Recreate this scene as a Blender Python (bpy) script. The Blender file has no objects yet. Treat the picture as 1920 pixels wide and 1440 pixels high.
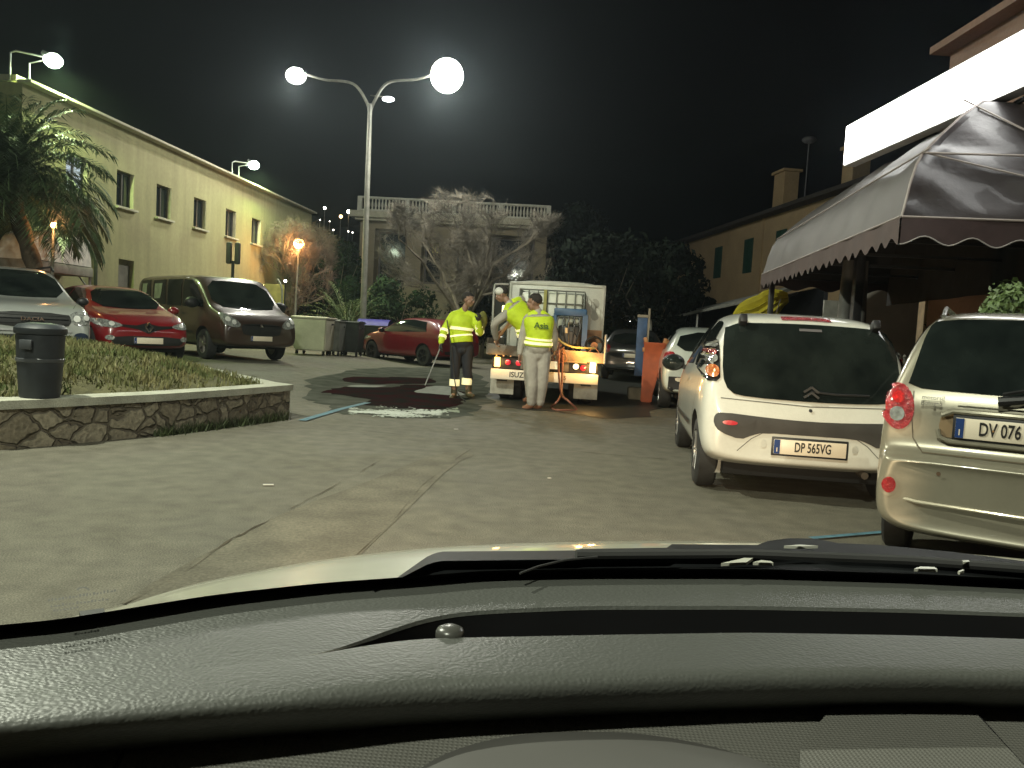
import bpy, bmesh, math, random
from mathutils import Vector, Matrix, Euler, noise
from mathutils.bvhtree import BVHTree
R = math.radians
random.seed(7)
SC = bpy.context.scene
COL = SC.collection

# ------------------------------------------------------------------ camera
FPX = 1493.0
PITCH, ROLL, CAMH = R(3.78), R(3.2), 1.18
CAMP = Vector((0, 0, CAMH))
ROT = Matrix.Rotation(R(90) - PITCH, 3, 'X') @ Matrix.Rotation(ROLL, 3, 'Z')
cam_d = bpy.data.cameras.new('camera')
cam = bpy.data.objects.new('camera', cam_d)
COL.objects.link(cam)
cam.matrix_world = Matrix.Translation(CAMP) @ ROT.to_4x4()
cam_d.sensor_width = 36.0
cam_d.lens = 36.0 * FPX / 1920
cam_d.clip_start = 0.02
cam_d.clip_end = 3000
SC.camera = cam

def ray(px, py):
    return (ROT @ Vector(((px - 960) / FPX, -(py - 720) / FPX, -1))).normalized()
def G(px, py, z=0.0):                       # point of the plane z that shows at this pixel of the photograph
    d = ray(px, py); t = (z - CAMH) / d.z
    return CAMP + d * t
def D(px, py, y):                           # point at distance y ahead
    d = ray(px, py)
    return CAMP + d * (y / d.y)

# ------------------------------------------------------------------ materials
def lin(c):
    return tuple(((x / 12.92) if x <= .04045 else ((x + .055) / 1.055) ** 2.4) for x in c)
def hexc(h):
    return lin(tuple(int(h[i:i + 2], 16) / 255 for i in (0, 2, 4)))
MATS = {}
def mat(name, col, rough=.6, metal=0, var=.15, scale=6, bump=0, bscale=40, coat=0, emit=None, es=0,
        col2=None, trans=0, spec=.5, fine=0, sheen=0, voronoi=False):
    if name in MATS: return MATS[name]
    m = bpy.data.materials.new(name); m.use_nodes = True
    nt = m.node_tree; N = nt.nodes; L = nt.links
    b = N['Principled BSDF']
    b.inputs['Roughness'].default_value = rough
    b.inputs['Metallic'].default_value = metal
    b.inputs['Coat Weight'].default_value = coat
    b.inputs['Coat Roughness'].default_value = .06
    b.inputs['Specular IOR Level'].default_value = spec
    b.inputs['Transmission Weight'].default_value = trans
    if sheen: b.inputs['Sheen Weight'].default_value = sheen
    tc = N.new('ShaderNodeTexCoord')
    nz = N.new('ShaderNodeTexNoise'); nz.inputs['Scale'].default_value = scale; nz.inputs['Detail'].default_value = 6
    L.new(tc.outputs['Object'], nz.inputs['Vector'])
    rmp = N.new('ShaderNodeValToRGB')
    c1 = tuple(x * (1 - var) for x in col); c2 = tuple(min(1, x * (1 + var)) for x in (col2 or col))
    if col2: c1 = col; c2 = col2
    rmp.color_ramp.elements[0].position = .32; rmp.color_ramp.elements[1].position = .68
    rmp.color_ramp.elements[0].color = (*c1, 1); rmp.color_ramp.elements[1].color = (*c2, 1)
    L.new(nz.outputs['Fac'], rmp.inputs['Fac'])
    out = rmp.outputs['Color']
    if fine:
        n2 = N.new('ShaderNodeTexNoise'); n2.inputs['Scale'].default_value = scale * 18; n2.inputs['Detail'].default_value = 3
        L.new(tc.outputs['Object'], n2.inputs['Vector'])
        mx = N.new('ShaderNodeMix'); mx.data_type = 'RGBA'; mx.blend_type = 'MULTIPLY'
        mr = N.new('ShaderNodeMapRange'); mr.inputs[1].default_value = .3; mr.inputs[2].default_value = .7
        mr.inputs[3].default_value = 1 - fine; mr.inputs[4].default_value = 1
        L.new(n2.outputs['Fac'], mr.inputs[0])
        cb = N.new('ShaderNodeCombineColor')
        for i in range(3): L.new(mr.outputs[0], cb.inputs[i])
        mx.inputs[0].default_value = 1
        L.new(out, mx.inputs[6]); L.new(cb.outputs[0], mx.inputs[7]); out = mx.outputs[2]
    L.new(out, b.inputs['Base Color'])
    if bump:
        if voronoi:
            n3 = N.new('ShaderNodeTexVoronoi'); n3.inputs['Scale'].default_value = bscale
            n3.feature = 'DISTANCE_TO_EDGE'; src = n3.outputs['Distance']
        else:
            n3 = N.new('ShaderNodeTexNoise'); n3.inputs['Scale'].default_value = bscale; n3.inputs['Detail'].default_value = 5
            src = n3.outputs['Fac']
        L.new(tc.outputs['Object'], n3.inputs['Vector'])
        bp = N.new('ShaderNodeBump'); bp.inputs['Strength'].default_value = bump; bp.inputs['Distance'].default_value = .02
        L.new(src, bp.inputs['Height']); L.new(bp.outputs[0], b.inputs['Normal'])
    if emit:
        b.inputs['Emission Color'].default_value = (*emit, 1); b.inputs['Emission Strength'].default_value = es
    MATS[name] = m
    return m

# ------------------------------------------------------------------ objects
def tag(o, label=None, cat=None, group=None, kind=None):
    if label: o['label'] = label
    if cat: o['category'] = cat
    if group: o['group'] = group
    if kind: o['kind'] = kind
    return o
def thing(name, label, cat, loc=(0, 0, 0), rotz=0, group=None):
    o = bpy.data.objects.new(name, None); COL.objects.link(o)
    o.empty_display_size = .2
    o.location = loc; o.rotation_euler = (0, 0, rotz)
    return tag(o, label, cat, group)
def link(name, me, m=None, parent=None, smooth=True, angle=40):
    if m and not me.materials: me.materials.append(m)
    if smooth:
        for p in me.polygons: p.use_smooth = True
        try: me.set_sharp_from_angle(angle=R(angle))
        except Exception: pass
    o = bpy.data.objects.new(name, me); COL.objects.link(o)
    if parent: o.parent = parent
    return o
def copy_tree(o, parent=None):
    c = o.copy(); COL.objects.link(c)
    if parent: c.parent = parent
    for ch in list(o.children): copy_tree(ch, c)
    return c
def evaluated(me, mods):
    """mesh after modifiers; mods: list of (type, dict)"""
    o = bpy.data.objects.new('tmp', me); COL.objects.link(o)
    for t, kw in mods:
        md = o.modifiers.new(t, t)
        for k, v in kw.items(): setattr(md, k, v)
    dg = bpy.context.evaluated_depsgraph_get(); dg.update()
    ne = bpy.data.meshes.new_from_object(o.evaluated_get(dg), depsgraph=dg)
    bpy.data.objects.remove(o)
    return ne

def frames(path):
    """parallel-transport frames along a list of Vectors"""
    ts = []
    n = len(path)
    for i in range(n):
        a = path[max(0, i - 1)]; b = path[min(n - 1, i + 1)]
        t = (b - a); ts.append(t.normalized() if t.length > 1e-9 else Vector((0, 0, 1)))
    u = ts[0].orthogonal().normalized(); out = []
    for t in ts:
        u = (u - t * u.dot(t))
        u = u.normalized() if u.length > 1e-6 else t.orthogonal().normalized()
        out.append((t, u, t.cross(u)))
    return out

class MB:
    def __init__(s): s.bm = bmesh.new()
    def box(s, c, size, rot=None, bev=0):
        c = Vector(c); hx, hy, hz = (x / 2 for x in size)
        vs = []
        for z in (-hz, hz):
            for x, y in ((-hx, -hy), (hx, -hy), (hx, hy), (-hx, hy)):
                v = Vector((x, y, z))
                if rot is not None: v = rot @ v
                vs.append(s.bm.verts.new(c + v))
        fs = [(3, 2, 1, 0), (4, 5, 6, 7), (0, 1, 5, 4), (1, 2, 6, 5), (2, 3, 7, 6), (3, 0, 4, 7)]
        faces = [s.bm.faces.new([vs[i] for i in f]) for f in fs]
        if bev:
            es = list({e for f in faces for e in f.edges})
            bmesh.ops.bevel(s.bm, geom=es, offset=bev, segments=2, affect='EDGES', profile=.5)
        return s
    def bar(s, a, b, w, h=None, bev=0):
        a = Vector(a); b = Vector(b); h = h or w
        t = (b - a).normalized()
        up = Vector((0, 0, 1)) if abs(t.z) < .95 else Vector((0, 1, 0))
        x = t.cross(up).normalized(); z = x.cross(t)
        rot = Matrix((x, t, z)).transposed()
        return s.box((a + b) / 2, (w, (b - a).length, h), rot, bev)
    def tube(s, path, rad, n=8, cap=True, sq=1.0):
        path = [Vector(p) for p in path]
        if not hasattr(rad, '__len__'): rad = [rad] * len(path)
        rings = []
        for p, r, (t, u, v) in zip(path, rad, frames(path)):
            rings.append([s.bm.verts.new(p + (u * math.cos(2 * math.pi * k / n) + v * math.sin(2 * math.pi * k / n) * sq) * r) for k in range(n)])
        for a, b in zip(rings, rings[1:]):
            for k in range(n):
                s.bm.faces.new((a[k], a[(k + 1) % n], b[(k + 1) % n], b[k]))
        if cap and n > 2:
            s.bm.faces.new(rings[0][::-1]); s.bm.faces.new(rings[-1])
        return s
    def rings(s, rs, cap=True, closed=False):
        """rs: list of rings (lists of points)"""
        vr = [[s.bm.verts.new(p) for p in r] for r in rs]
        n = len(vr[0])
        prs = list(zip(vr, vr[1:])) + ([(vr[-1], vr[0])] if closed else [])
        for a, b in prs:
            for k in range(n):
                s.bm.faces.new((a[k], a[(k + 1) % n], b[(k + 1) % n], b[k]))
        if cap and not closed:
            s.bm.faces.new(vr[0][::-1]); s.bm.faces.new(vr[-1])
        return s
    def lathe(s, prof, c=(0, 0, 0), axis='Z', n=24, closed=False):
        c = Vector(c); rs = []
        for r, h in prof:
            ring = []
            for k in range(n):
                a = 2 * math.pi * k / n; x, y = r * math.cos(a), r * math.sin(a)
                ring.append(c + (Vector((x, y, h)) if axis == 'Z' else Vector((h, x, y)) if axis == 'X' else Vector((y, h, x))))
            rs.append(ring)
        return s.rings(rs, cap=not closed, closed=closed)
    def sphere(s, c, r, sc=(1, 1, 1), n=12):
        m = Matrix.Translation(c) @ Matrix.Diagonal((r * sc[0], r * sc[1], r * sc[2], 1))
        bmesh.ops.create_uvsphere(s.bm, u_segments=n, v_segments=max(6, n * 2 // 3), radius=1, matrix=m)
        return s
    def sheet(s, rows):
        """rows: grid of points, open sheet"""
        vr = [[s.bm.verts.new(p) for p in r] for r in rows]
        for a, b in zip(vr, vr[1:]):
            for k in range(len(a) - 1):
                s.bm.faces.new((a[k], a[k + 1], b[k + 1], b[k]))
        return s
    def poly(s, pts):
        s.bm.faces.new([s.bm.verts.new(p) for p in pts]); return s
    def prism(s, pts, vec):
        vec = Vector(vec); a = [s.bm.verts.new(Vector(p)) for p in pts]; b = [s.bm.verts.new(Vector(p) + vec) for p in pts]
        s.bm.faces.new(a[::-1]); s.bm.faces.new(b); n = len(a)
        for k in range(n): s.bm.faces.new((a[k], a[(k + 1) % n], b[(k + 1) % n], b[k]))
        return s
    def mesh(s, name='m', norm=True):
        if norm: bmesh.ops.recalc_face_normals(s.bm, faces=s.bm.faces)
        me = bpy.data.meshes.new(name); s.bm.to_mesh(me); s.bm.free(); return me
    def build(s, name, m, parent=None, smooth=True, angle=40, norm=True):
        return link(name, s.mesh(name, norm), m, parent, smooth, angle)

def text_mesh(txt, size, extr=.002, bold=False, narrow=1.0):
    cu = bpy.data.curves.new('t', 'FONT'); cu.body = txt; cu.size = size; cu.extrude = extr
    cu.align_x = 'CENTER'; cu.align_y = 'CENTER'; cu.resolution_u = 3
    if bold: cu.offset = size * .018
    o = bpy.data.objects.new('t', cu); COL.objects.link(o); o.scale = (narrow, 1, 1)
    dg = bpy.context.evaluated_depsgraph_get(); dg.update()
    me = bpy.data.meshes.new_from_object(o.evaluated_get(dg), depsgraph=dg)
    bpy.data.objects.remove(o)
    me.transform(Matrix.Diagonal((narrow, 1, 1, 1)))
    return me
def text_on(name, txt, size, M, m, parent, extr=.002, bold=False, narrow=1.0):
    """M: 4x4 local matrix; text lies in its xy plane"""
    me = text_mesh(txt, size, extr, bold, narrow); me.transform(M)
    return link(name, me, m, parent, smooth=False)
def basis(loc, x, y):
    x = Vector(x).normalized(); y = Vector(y).normalized(); z = x.cross(y)
    M = Matrix((x, y, z)).transposed().to_4x4(); M.translation = Vector(loc); return M

def cut_poly(pts, res):
    """2D polygon -> bmesh cut into a grid of spacing res"""
    bm = bmesh.new()
    bm.faces.new([bm.verts.new((p[0], p[1], 0)) for p in pts])
    bmesh.ops.triangulate(bm, faces=bm.faces)
    xs = [p[0] for p in pts]; ys = [p[1] for p in pts]
    for ax, lo, hi in ((0, min(xs), max(xs)), (1, min(ys), max(ys))):
        k = lo + res
        while k < hi - 1e-6:
            co = [0, 0, 0]; co[ax] = k; no = [0, 0, 0]; no[ax] = 1
            bmesh.ops.bisect_plane(bm, geom=bm.verts[:] + bm.edges[:] + bm.faces[:], plane_co=co, plane_no=no, dist=1e-5)
            k += res
    return bm
def smooth_poly(pts, it=2):
    pts = [Vector(p[:2]) for p in pts]
    for _ in range(it):
        q = []
        for i in range(len(pts)):
            a, b = pts[i], pts[(i + 1) % len(pts)]
            q += [a.lerp(b, .25), a.lerp(b, .75)]
        pts = q
    return [(p.x, p.y) for p in pts]
def ell(cx, cy, rx, ry, n=20, rot=0):
    return [(cx + rx * math.cos(a) * math.cos(rot) - ry * math.sin(a) * math.sin(rot),
             cy + rx * math.cos(a) * math.sin(rot) + ry * math.sin(a) * math.cos(rot)) for a in (2 * math.pi * k / n for k in range(n))]
def strip2(path, w):
    path = [Vector(p) for p in path]; a = []; b = []
    for i, p in enumerate(path):
        t = (path[min(i + 1, len(path) - 1)] - path[max(0, i - 1)]).normalized(); n = Vector((-t.y, t.x)) * w / 2
        a.append(tuple(p + n)); b.append(tuple(p - n))
    return a + b[::-1]
def interp(x, xs, ys):
    if x <= xs[0]: return ys[0]
    for i in range(len(xs) - 1):
        if x <= xs[i + 1]:
            return ys[i] + (ys[i + 1] - ys[i]) * (x - xs[i]) / (xs[i + 1] - xs[i])
    return ys[-1]
def crom(pts, n=6):
    """Catmull-Rom through points (tuples/Vectors)"""
    P = [Vector(p) for p in pts]; out = []
    for i in range(len(P) - 1):
        p0 = P[max(0, i - 1)]; p1 = P[i]; p2 = P[i + 1]; p3 = P[min(len(P) - 1, i + 2)]
        for k in range(n):
            t = k / n
            out.append(.5 * ((2 * p1) + (p2 - p0) * t + (2 * p0 - 5 * p1 + 4 * p2 - p3) * t * t + (3 * p1 - p0 - 3 * p2 + p3) * t ** 3))
    out.append(P[-1]); return out
def gz(x, y):                                # the lot rises a little to the left, beyond the planter
    def sm(a, b, v):
        t = min(1, max(0, (v - a) / (b - a))); return t * t * (3 - 2 * t)
    return .16 * sm(-2.8, -6, x) * sm(8, 12.5, y)
# ================================================================== ground
def asphalt_mat():
    m = mat('asphalt', (.140, .131, .100), rough=.8, var=.0, scale=.35, bump=.5, bscale=90, col2=(.168, .157, .122), fine=.3)
    nt = m.node_tree; N = nt.nodes; L = nt.links; b = N['Principled BSDF']
    # aggregate speckle and worn patches
    src = b.inputs['Base Color'].links[0].from_socket
    tc = [n for n in N if n.type == 'TEX_COORD'][0]
    sp = N.new('ShaderNodeTexNoise'); sp.inputs['Scale'].default_value = 130; sp.inputs['Detail'].default_value = 2
    L.new(tc.outputs['Object'], sp.inputs['Vector'])
    r = N.new('ShaderNodeMapRange'); r.inputs[1].default_value = .35; r.inputs[2].default_value = .75; r.inputs[3].default_value = .62; r.inputs[4].default_value = 1.5
    L.new(sp.outputs['Fac'], r.inputs[0])
    v = N.new('ShaderNodeTexNoise'); v.inputs['Scale'].default_value = .9; v.inputs['Detail'].default_value = 8; v.inputs['Distortion'].default_value = 1.2
    L.new(tc.outputs['Object'], v.inputs['Vector'])
    r2 = N.new('ShaderNodeMapRange'); r2.inputs[1].default_value = .35; r2.inputs[2].default_value = .65; r2.inputs[3].default_value = .96; r2.inputs[4].default_value = 1.03
    L.new(v.outputs['Fac'], r2.inputs[0])
    mu = N.new('ShaderNodeMath'); mu.operation = 'MULTIPLY'; L.new(r.outputs[0], mu.inputs[0]); L.new(r2.outputs[0], mu.inputs[1])
    st = N.new('ShaderNodeTexNoise'); st.inputs['Scale'].default_value = 2.1; st.inputs['Detail'].default_value = 5; st.inputs['Roughness'].default_value = .65; L.new(tc.outputs['Object'], st.inputs['Vector'])
    r4 = N.new('ShaderNodeMapRange'); r4.inputs[1].default_value = .60; r4.inputs[2].default_value = .72; r4.inputs[3].default_value = 1; r4.inputs[4].default_value = .84; L.new(st.outputs['Fac'], r4.inputs[0])
    mu2 = N.new('ShaderNodeMath'); mu2.operation = 'MULTIPLY'; L.new(mu.outputs[0], mu2.inputs[0]); L.new(r4.outputs[0], mu2.inputs[1])
    vm = N.new('ShaderNodeVectorMath'); vm.operation = 'SCALE'; L.new(src, vm.inputs[0]); L.new(mu2.outputs[0], vm.inputs['Scale'])
    L.new(vm.outputs[0], b.inputs['Base Color'])
    r3 = N.new('ShaderNodeMapRange'); r3.inputs[1].default_value = .35; r3.inputs[2].default_value = .7; r3.inputs[3].default_value = .72; r3.inputs[4].default_value = .9
    L.new(v.outputs['Fac'], r3.inputs[0]); L.new(r3.outputs[0], b.inputs['Roughness']); b.inputs['Specular IOR Level'].default_value = .25
    return m
ASPH = asphalt_mat()
def axis_pts(lo, hi, a, b, st):
    o = [lo, lo * .5 + a * .5]; k = a
    while k < b: o.append(k); k += st
    return o + [b, hi * .5 + b * .5, hi]
gxs = axis_pts(-400, 400, -16, 2, .6); gys = axis_pts(-60, 900, 4, 20, .6)
g = MB(); g.sheet([[(x, y, gz(x, y)) for x in gxs] for y in gys])
tag(g.build('ground', ASPH), kind='structure')

def ground_poly(name, pts, m, z=.004, res=.6, sm=2, kind='structure', **kw):
    pts = smooth_poly(pts, sm) if sm else pts
    bm = cut_poly(pts, res)
    for v in bm.verts: v.co.z = gz(v.co.x, v.co.y) + z
    bmesh.ops.recalc_face_normals(bm, faces=bm.faces)
    me = bpy.data.meshes.new(name); bm.to_mesh(me); bm.free()
    if me.polygons and me.polygons[0].normal.z < 0: me.flip_normals()
    return tag(link(name, me, m), kind=kind, **kw)
def gp(*px): return [tuple(G(x, y).xy) for x, y in px]

PATCH = mat('asphalt_repair', (.150, .137, .103), rough=.85, spec=.2, var=.25, scale=3, bump=.3, bscale=80, fine=.35)
ground_poly('road_patch', gp((540, 958), (700, 900), (820, 848), (900, 850), (850, 870), (760, 960), (640, 1075), (480, 1120), (200, 1150), (300, 1085), (420, 1020)), PATCH, z=.003, sm=1)
CRK = mat('crack_tar', (.075, .065, .048), rough=1, var=.3, spec=.05)
def jag(path, w, seed):
    rr = random.Random(seed); P = [Vector(p) for p in path]; out = []
    for a, b in zip(P, P[1:]):
        n = max(2, int((b - a).length / .09))
        for k in range(n):
            out.append(a.lerp(b, k / n) + Vector((rr.uniform(-1, 1), rr.uniform(-1, 1))) * w * .6)
    out.append(P[-1]); a = []; b = []
    w *= .75
    for i, p in enumerate(out):
        t = (out[min(i + 1, len(out) - 1)] - out[max(0, i - 1)]).normalized(); n = Vector((-t.y, t.x)) * w * rr.uniform(.1, .9) * max(.04, min(1, .6 + 2.2 * noise.noise((p.x * 1.6, p.y * 1.6, seed))))
        a.append((p.x + n.x, p.y + n.y, .006)); b.append((p.x - n.x, p.y - n.y, .006))
    m_ = MB(); m_.sheet([a, b]); return m_
for i, (pp, w) in enumerate([(((215, 1125), (330, 1075), (420, 1020), (520, 968), (545, 955)), .022), (((235, 1135), (360, 1065), (450, 1003)), .010),
                             (((640, 1068), (740, 975), (790, 912), (860, 858), (890, 838)), .006), (((545, 955), (640, 905), (720, 860)), .010), (((860, 828), (1000, 838), (1130, 852), (1252, 862)), .018), (((590, 800), (900, 829)), .014)]):
    tag(jag([G(*q).xy for q in pp], w, i).build('road_crack', CRK, norm=False), kind='structure')

# wet ground, the red-tinted pool being washed down, foam
WET = mat('wet_asphalt', (.03, .034, .03), rough=.45, spec=.12, var=.35, scale=4, bump=.12, bscale=25, col2=(.034, .036, .032))
RED = mat('red_stained_water', (.07, .006, .012), rough=.8, var=.5, scale=3, bump=.1, bscale=18, col2=(.10, .010, .018), spec=.03)
def ragged(px, amp=.12, seed=0, sub_=3):
    pts = [Vector(q) for q in smooth_poly(gp(*px), sub_)]
    return [(p.x + amp * 2.2 * noise.noise((p.x * 2.3, p.y * 1.1, seed)) + amp * .8 * noise.noise((p.x * 8, p.y * 4, seed)), p.y + amp * 2.6 * noise.noise((p.x * 1.7, p.y * 1.3, seed + 9)) + amp * noise.noise((p.x * 7, p.y * 5, seed + 5))) for p in pts]
DAMP = mat('damp_asphalt', (.085, .088, .075), rough=.7, var=.3, scale=2.5, spec=0, bump=.3, bscale=60)
SPILL = mat('spill_water', (.014, .018, .016), rough=.55, var=.2, scale=2.2, bump=.12, bscale=25, col2=(.032, .010, .012), spec=0)
WET.node_tree.nodes['Principled BSDF'].inputs['Specular IOR Level'].default_value = .1
ground_poly('puddle', ragged(((560, 735), (600, 708), (700, 690), (850, 688), (905, 700), (925, 735), (900, 765), (860, 783), (760, 785), (640, 775), (600, 752)), .16, 4), DAMP, z=.004, sm=0)
ground_poly('puddle', ragged(((630, 712), (690, 707), (770, 707), (830, 712), (800, 720), (720, 722), (660, 719)), .10, 1), SPILL, z=.008, sm=0, res=.3)
ground_poly('puddle', ragged(((590, 734), (640, 727), (715, 727), (770, 722), (850, 728), (868, 745), (880, 762), (800, 770), (735, 766), (690, 758), (670, 744), (610, 741)), .13, 2), SPILL, z=.009, sm=0, res=.3)
ground_poly('puddle', ragged(((1140, 700), (1200, 690), (1250, 720), (1262, 760), (1180, 790), (1060, 775), (940, 765), (910, 735), (1020, 722)), .14, 3), WET, z=.006, sm=0)
PALE = mat('drying_asphalt', (.14, .15, .125), rough=.8, var=.25, scale=5, bump=.15, bscale=40)
ground_poly('washed_patch', ragged(((775, 737), (800, 726), (840, 724), (866, 735), (868, 744), (845, 743), (812, 739)), .05, 6), PALE, z=.013, sm=0)
ground_poly('washed_patch', ragged(((640, 726), (680, 723), (735, 725), (700, 728)), .04, 7), PALE, z=.013, sm=0)
# foam: a low froth of small bubbles
FOAM = mat('foam', (.30, .34, .27), rough=.5, var=.1, bump=.4, bscale=60)
rr = random.Random(3); fm = MB()
for k in range(3000):
    t = rr.uniform(0, 1); px = 655 + 205 * t
    py = 771 + 7 * math.sin(t * 3.1) * .9 + rr.gauss(0, 3.2 - 2.5 * abs(t - .5))
    if 700 < px < 800 and rr.random() < .3: py -= rr.uniform(2, 10)
    p = G(px, py); s = rr.uniform(.006, .018)
    if noise.noise((p.x * 3, p.y * 5, 1)) < rr.uniform(-.35, .25): continue
    bmesh.ops.create_icosphere(fm.bm, subdivisions=1, radius=s, matrix=Matrix.Translation((p.x, p.y, .006)) @ Matrix.Diagonal((1.6, 1.6, .35, 1)))
tag(fm.build('foam', FOAM), 'white soap foam spread along the near edge of the dark red puddle', 'foam', kind='stuff')
# blue parking lines
BLUE = mat('blue_line_paint', (.085, .20, .26), rough=.8, var=.3, scale=14, fine=.5)
for pts, w in ((((566, 790), (640, 768), (690, 756)), .10), (((1520, 1012), (1660, 1000)), .05)):
    q = strip2([G(*p).xy for p in pts], w)
    ground_poly('road_marking', q, BLUE, z=.012, sm=0, res=.5)
# bits of litter on the asphalt
for px, py, s in ((503, 911, .03), (1030, 898, .012), (855, 806, .02)):
    p = G(px, py); m_ = MB(); m_.box((p.x, p.y, .008), (s * 2.4, s, .006), Matrix.Rotation(.3, 3, 'Z'))
    tag(m_.build('paper_scrap', mat('paper', (.5, .48, .42))), {503: 'small pale paper scrap on the asphalt below the stone planter', 1030: 'tiny pale scrap on the open asphalt between the litter paper and the white hatchback', 855: 'small scrap on the asphalt just in front of the foam'}[px], 'litter')

# ================================================================== planter
def rubble():
    m = bpy.data.materials.new('rubble_stone'); m.use_nodes = True; nt = m.node_tree; N = nt.nodes; L = nt.links; b = N['Principled BSDF']
    tc = N.new('ShaderNodeTexCoord'); mp = N.new('ShaderNodeMapping'); mp.inputs['Scale'].default_value = (1, 1, 1.35)
    L.new(tc.outputs['Object'], mp.inputs[0])
    wn = N.new('ShaderNodeTexNoise'); wn.inputs['Scale'].default_value = 5; L.new(mp.outputs[0], wn.inputs['Vector'])
    ad = N.new('ShaderNodeVectorMath'); ad.operation = 'MULTIPLY_ADD'; ad.inputs[1].default_value = (.16, .16, .16)
    L.new(wn.outputs['Color'], ad.inputs[0]); L.new(mp.outputs[0], ad.inputs[2])
    v1 = N.new('ShaderNodeTexVoronoi'); v1.inputs['Scale'].default_value = 4.2; v1.feature = 'F1'
    v2 = N.new('ShaderNodeTexVoronoi'); v2.inputs['Scale'].default_value = 4.2; v2.feature = 'DISTANCE_TO_EDGE'
    L.new(ad.outputs[0], v1.inputs['Vector']); L.new(ad.outputs[0], v2.inputs['Vector'])
    sx = N.new('ShaderNodeSeparateColor'); L.new(v1.outputs['Color'], sx.inputs[0])
    st = N.new('ShaderNodeValToRGB'); st.color_ramp.elements[0].color = (.15, .125, .085, 1); st.color_ramp.elements[1].color = (.31, .275, .20, 1)
    L.new(sx.outputs[0], st.inputs[0])
    fn = N.new('ShaderNodeTexNoise'); fn.inputs['Scale'].default_value = 28; fn.inputs['Detail'].default_value = 6; L.new(tc.outputs['Object'], fn.inputs['Vector'])
    fr = N.new('ShaderNodeMapRange'); fr.inputs[1].default_value = .3; fr.inputs[2].default_value = .7; fr.inputs[3].default_value = .6; fr.inputs[4].default_value = 1.25; L.new(fn.outputs['Fac'], fr.inputs[0])
    sc = N.new('ShaderNodeVectorMath'); sc.operation = 'SCALE'; L.new(st.outputs[0], sc.inputs[0]); L.new(fr.outputs[0], sc.inputs['Scale'])
    mr = N.new('ShaderNodeMapRange'); mr.inputs[1].default_value = .02; mr.inputs[2].default_value = .07; L.new(v2.outputs['Distance'], mr.inputs[0])
    mx = N.new('ShaderNodeMix'); mx.data_type = 'RGBA'; mx.inputs[6].default_value = (.12, .10, .07, 1)
    L.new(mr.outputs[0], mx.inputs[0]); L.new(sc.outputs[0], mx.inputs[7]); L.new(mx.outputs[2], b.inputs['Base Color'])
    bp = N.new('ShaderNodeBump'); bp.inputs['Strength'].default_value = 1; bp.inputs['Distance'].default_value = .06
    am = N.new('ShaderNodeMath'); am.operation = 'MULTIPLY_ADD'; am.inputs[1].default_value = .3; L.new(fn.outputs['Fac'], am.inputs[0]); L.new(mr.outputs[0], am.inputs[2])
    L.new(am.outputs[0], bp.inputs['Height']); L.new(bp.outputs[0], b.inputs['Normal']); b.inputs['Roughness'].default_value = .85
    return m
RUB = rubble()
PH = .40
edge = [G(-260, 735, PH).xy, G(0, 752, PH).xy, G(110, 748, PH).xy, G(300, 739, PH).xy, G(450, 729, PH).xy, G(542, 722, PH).xy]
back = [G(300, 668, PH).xy, G(180, 650, PH).xy, G(-60, 622, PH).xy]
edge = [Vector(p) for p in edge]; back = [Vector(p) for p in back]
ring = edge[:-1] + [edge[-2].lerp(edge[-1], .93), edge[-1] + Vector((.02, .12)), edge[-1].lerp(back[0], .07)] + back + [Vector((-11.5, 8.5))]
cen = sum(ring, Vector((0, 0))) / len(ring)
def offset(poly, d):
    out = []; n = len(poly)
    for i in range(n):
        a, b, c = poly[i - 1], poly[i], poly[(i + 1) % n]
        n1 = (b - a).normalized(); n2 = (c - b).normalized()
        nn = Vector((-(n1.y + n2.y), n1.x + n2.x)); nn = nn.normalized() / max(.35, math.sqrt((1 + n1.dot(n2)) / 2))
        out.append(b + nn * d)
    return out
inn = offset(ring, .28)
if (inn[3] - cen).length > (ring[3] - cen).length: inn = offset(ring, -.28)
sgn = 1 if (offset(ring, .28)[3] - cen).length < (ring[3] - cen).length else -1
pl = thing('stone_planter', 'raised stone planter with pale coping and grass, in front of the parked cars', 'planter', (0, 0, 0))
wo = offset(ring, .03 * sgn)
m_ = MB(); m_.rings([[(p.x, p.y, -.02) for p in wo], [(p.x, p.y, PH - .0705) for p in wo]], cap=True); m_.build('wall', RUB, pl, smooth=False)
COP = mat('coping_concrete', (.42, .42, .34), rough=.8, var=.2, scale=5, bump=.3, bscale=50, fine=.3)
m_ = MB(); n = len(ring)
for i in range(n):
    a, b, c, d = ring[i], ring[(i + 1) % n], inn[(i + 1) % n], inn[i]
    m_.prism([(p.x, p.y, PH - .07) for p in (a, b, c, d)], (0, 0, .07))
m_.build('coping', COP, pl, smooth=False)
SOIL = mat('soil', (.085, .08, .035), rough=.95, var=.3, scale=8, bump=.6)
def mound(x, y):
    # height of the grassy mound inside the planter
    p = Vector((x, y)); dmin = 9
    for i in range(len(inn)):
        a, b = inn[i], inn[(i + 1) % len(inn)]; ab = b - a
        t = max(0, min(1, (p - a).dot(ab) / ab.dot(ab))); dmin = min(dmin, (p - a - ab * t).length)
    return PH - .05 + .30 * min(1, dmin / 1.3) ** .8 * (1 if x < -3 else .8) + .03 * noise.noise((x * 1.5, y * 1.5, 0))
def inside(x, y, poly):
    c = False; n = len(poly)
    for i in range(n):
        a, b = poly[i], poly[i - 1]
        if (a.y > y) != (b.y > y) and x < (b.x - a.x) * (y - a.y) / (b.y - a.y) + a.x: c = not c
    return c
bm = cut_poly([tuple(p) for p in inn], .35)
for v in bm.verts: v.co.z = mound(v.co.x, v.co.y)
bmesh.ops.recalc_face_normals(bm, faces=bm.faces)
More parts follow.
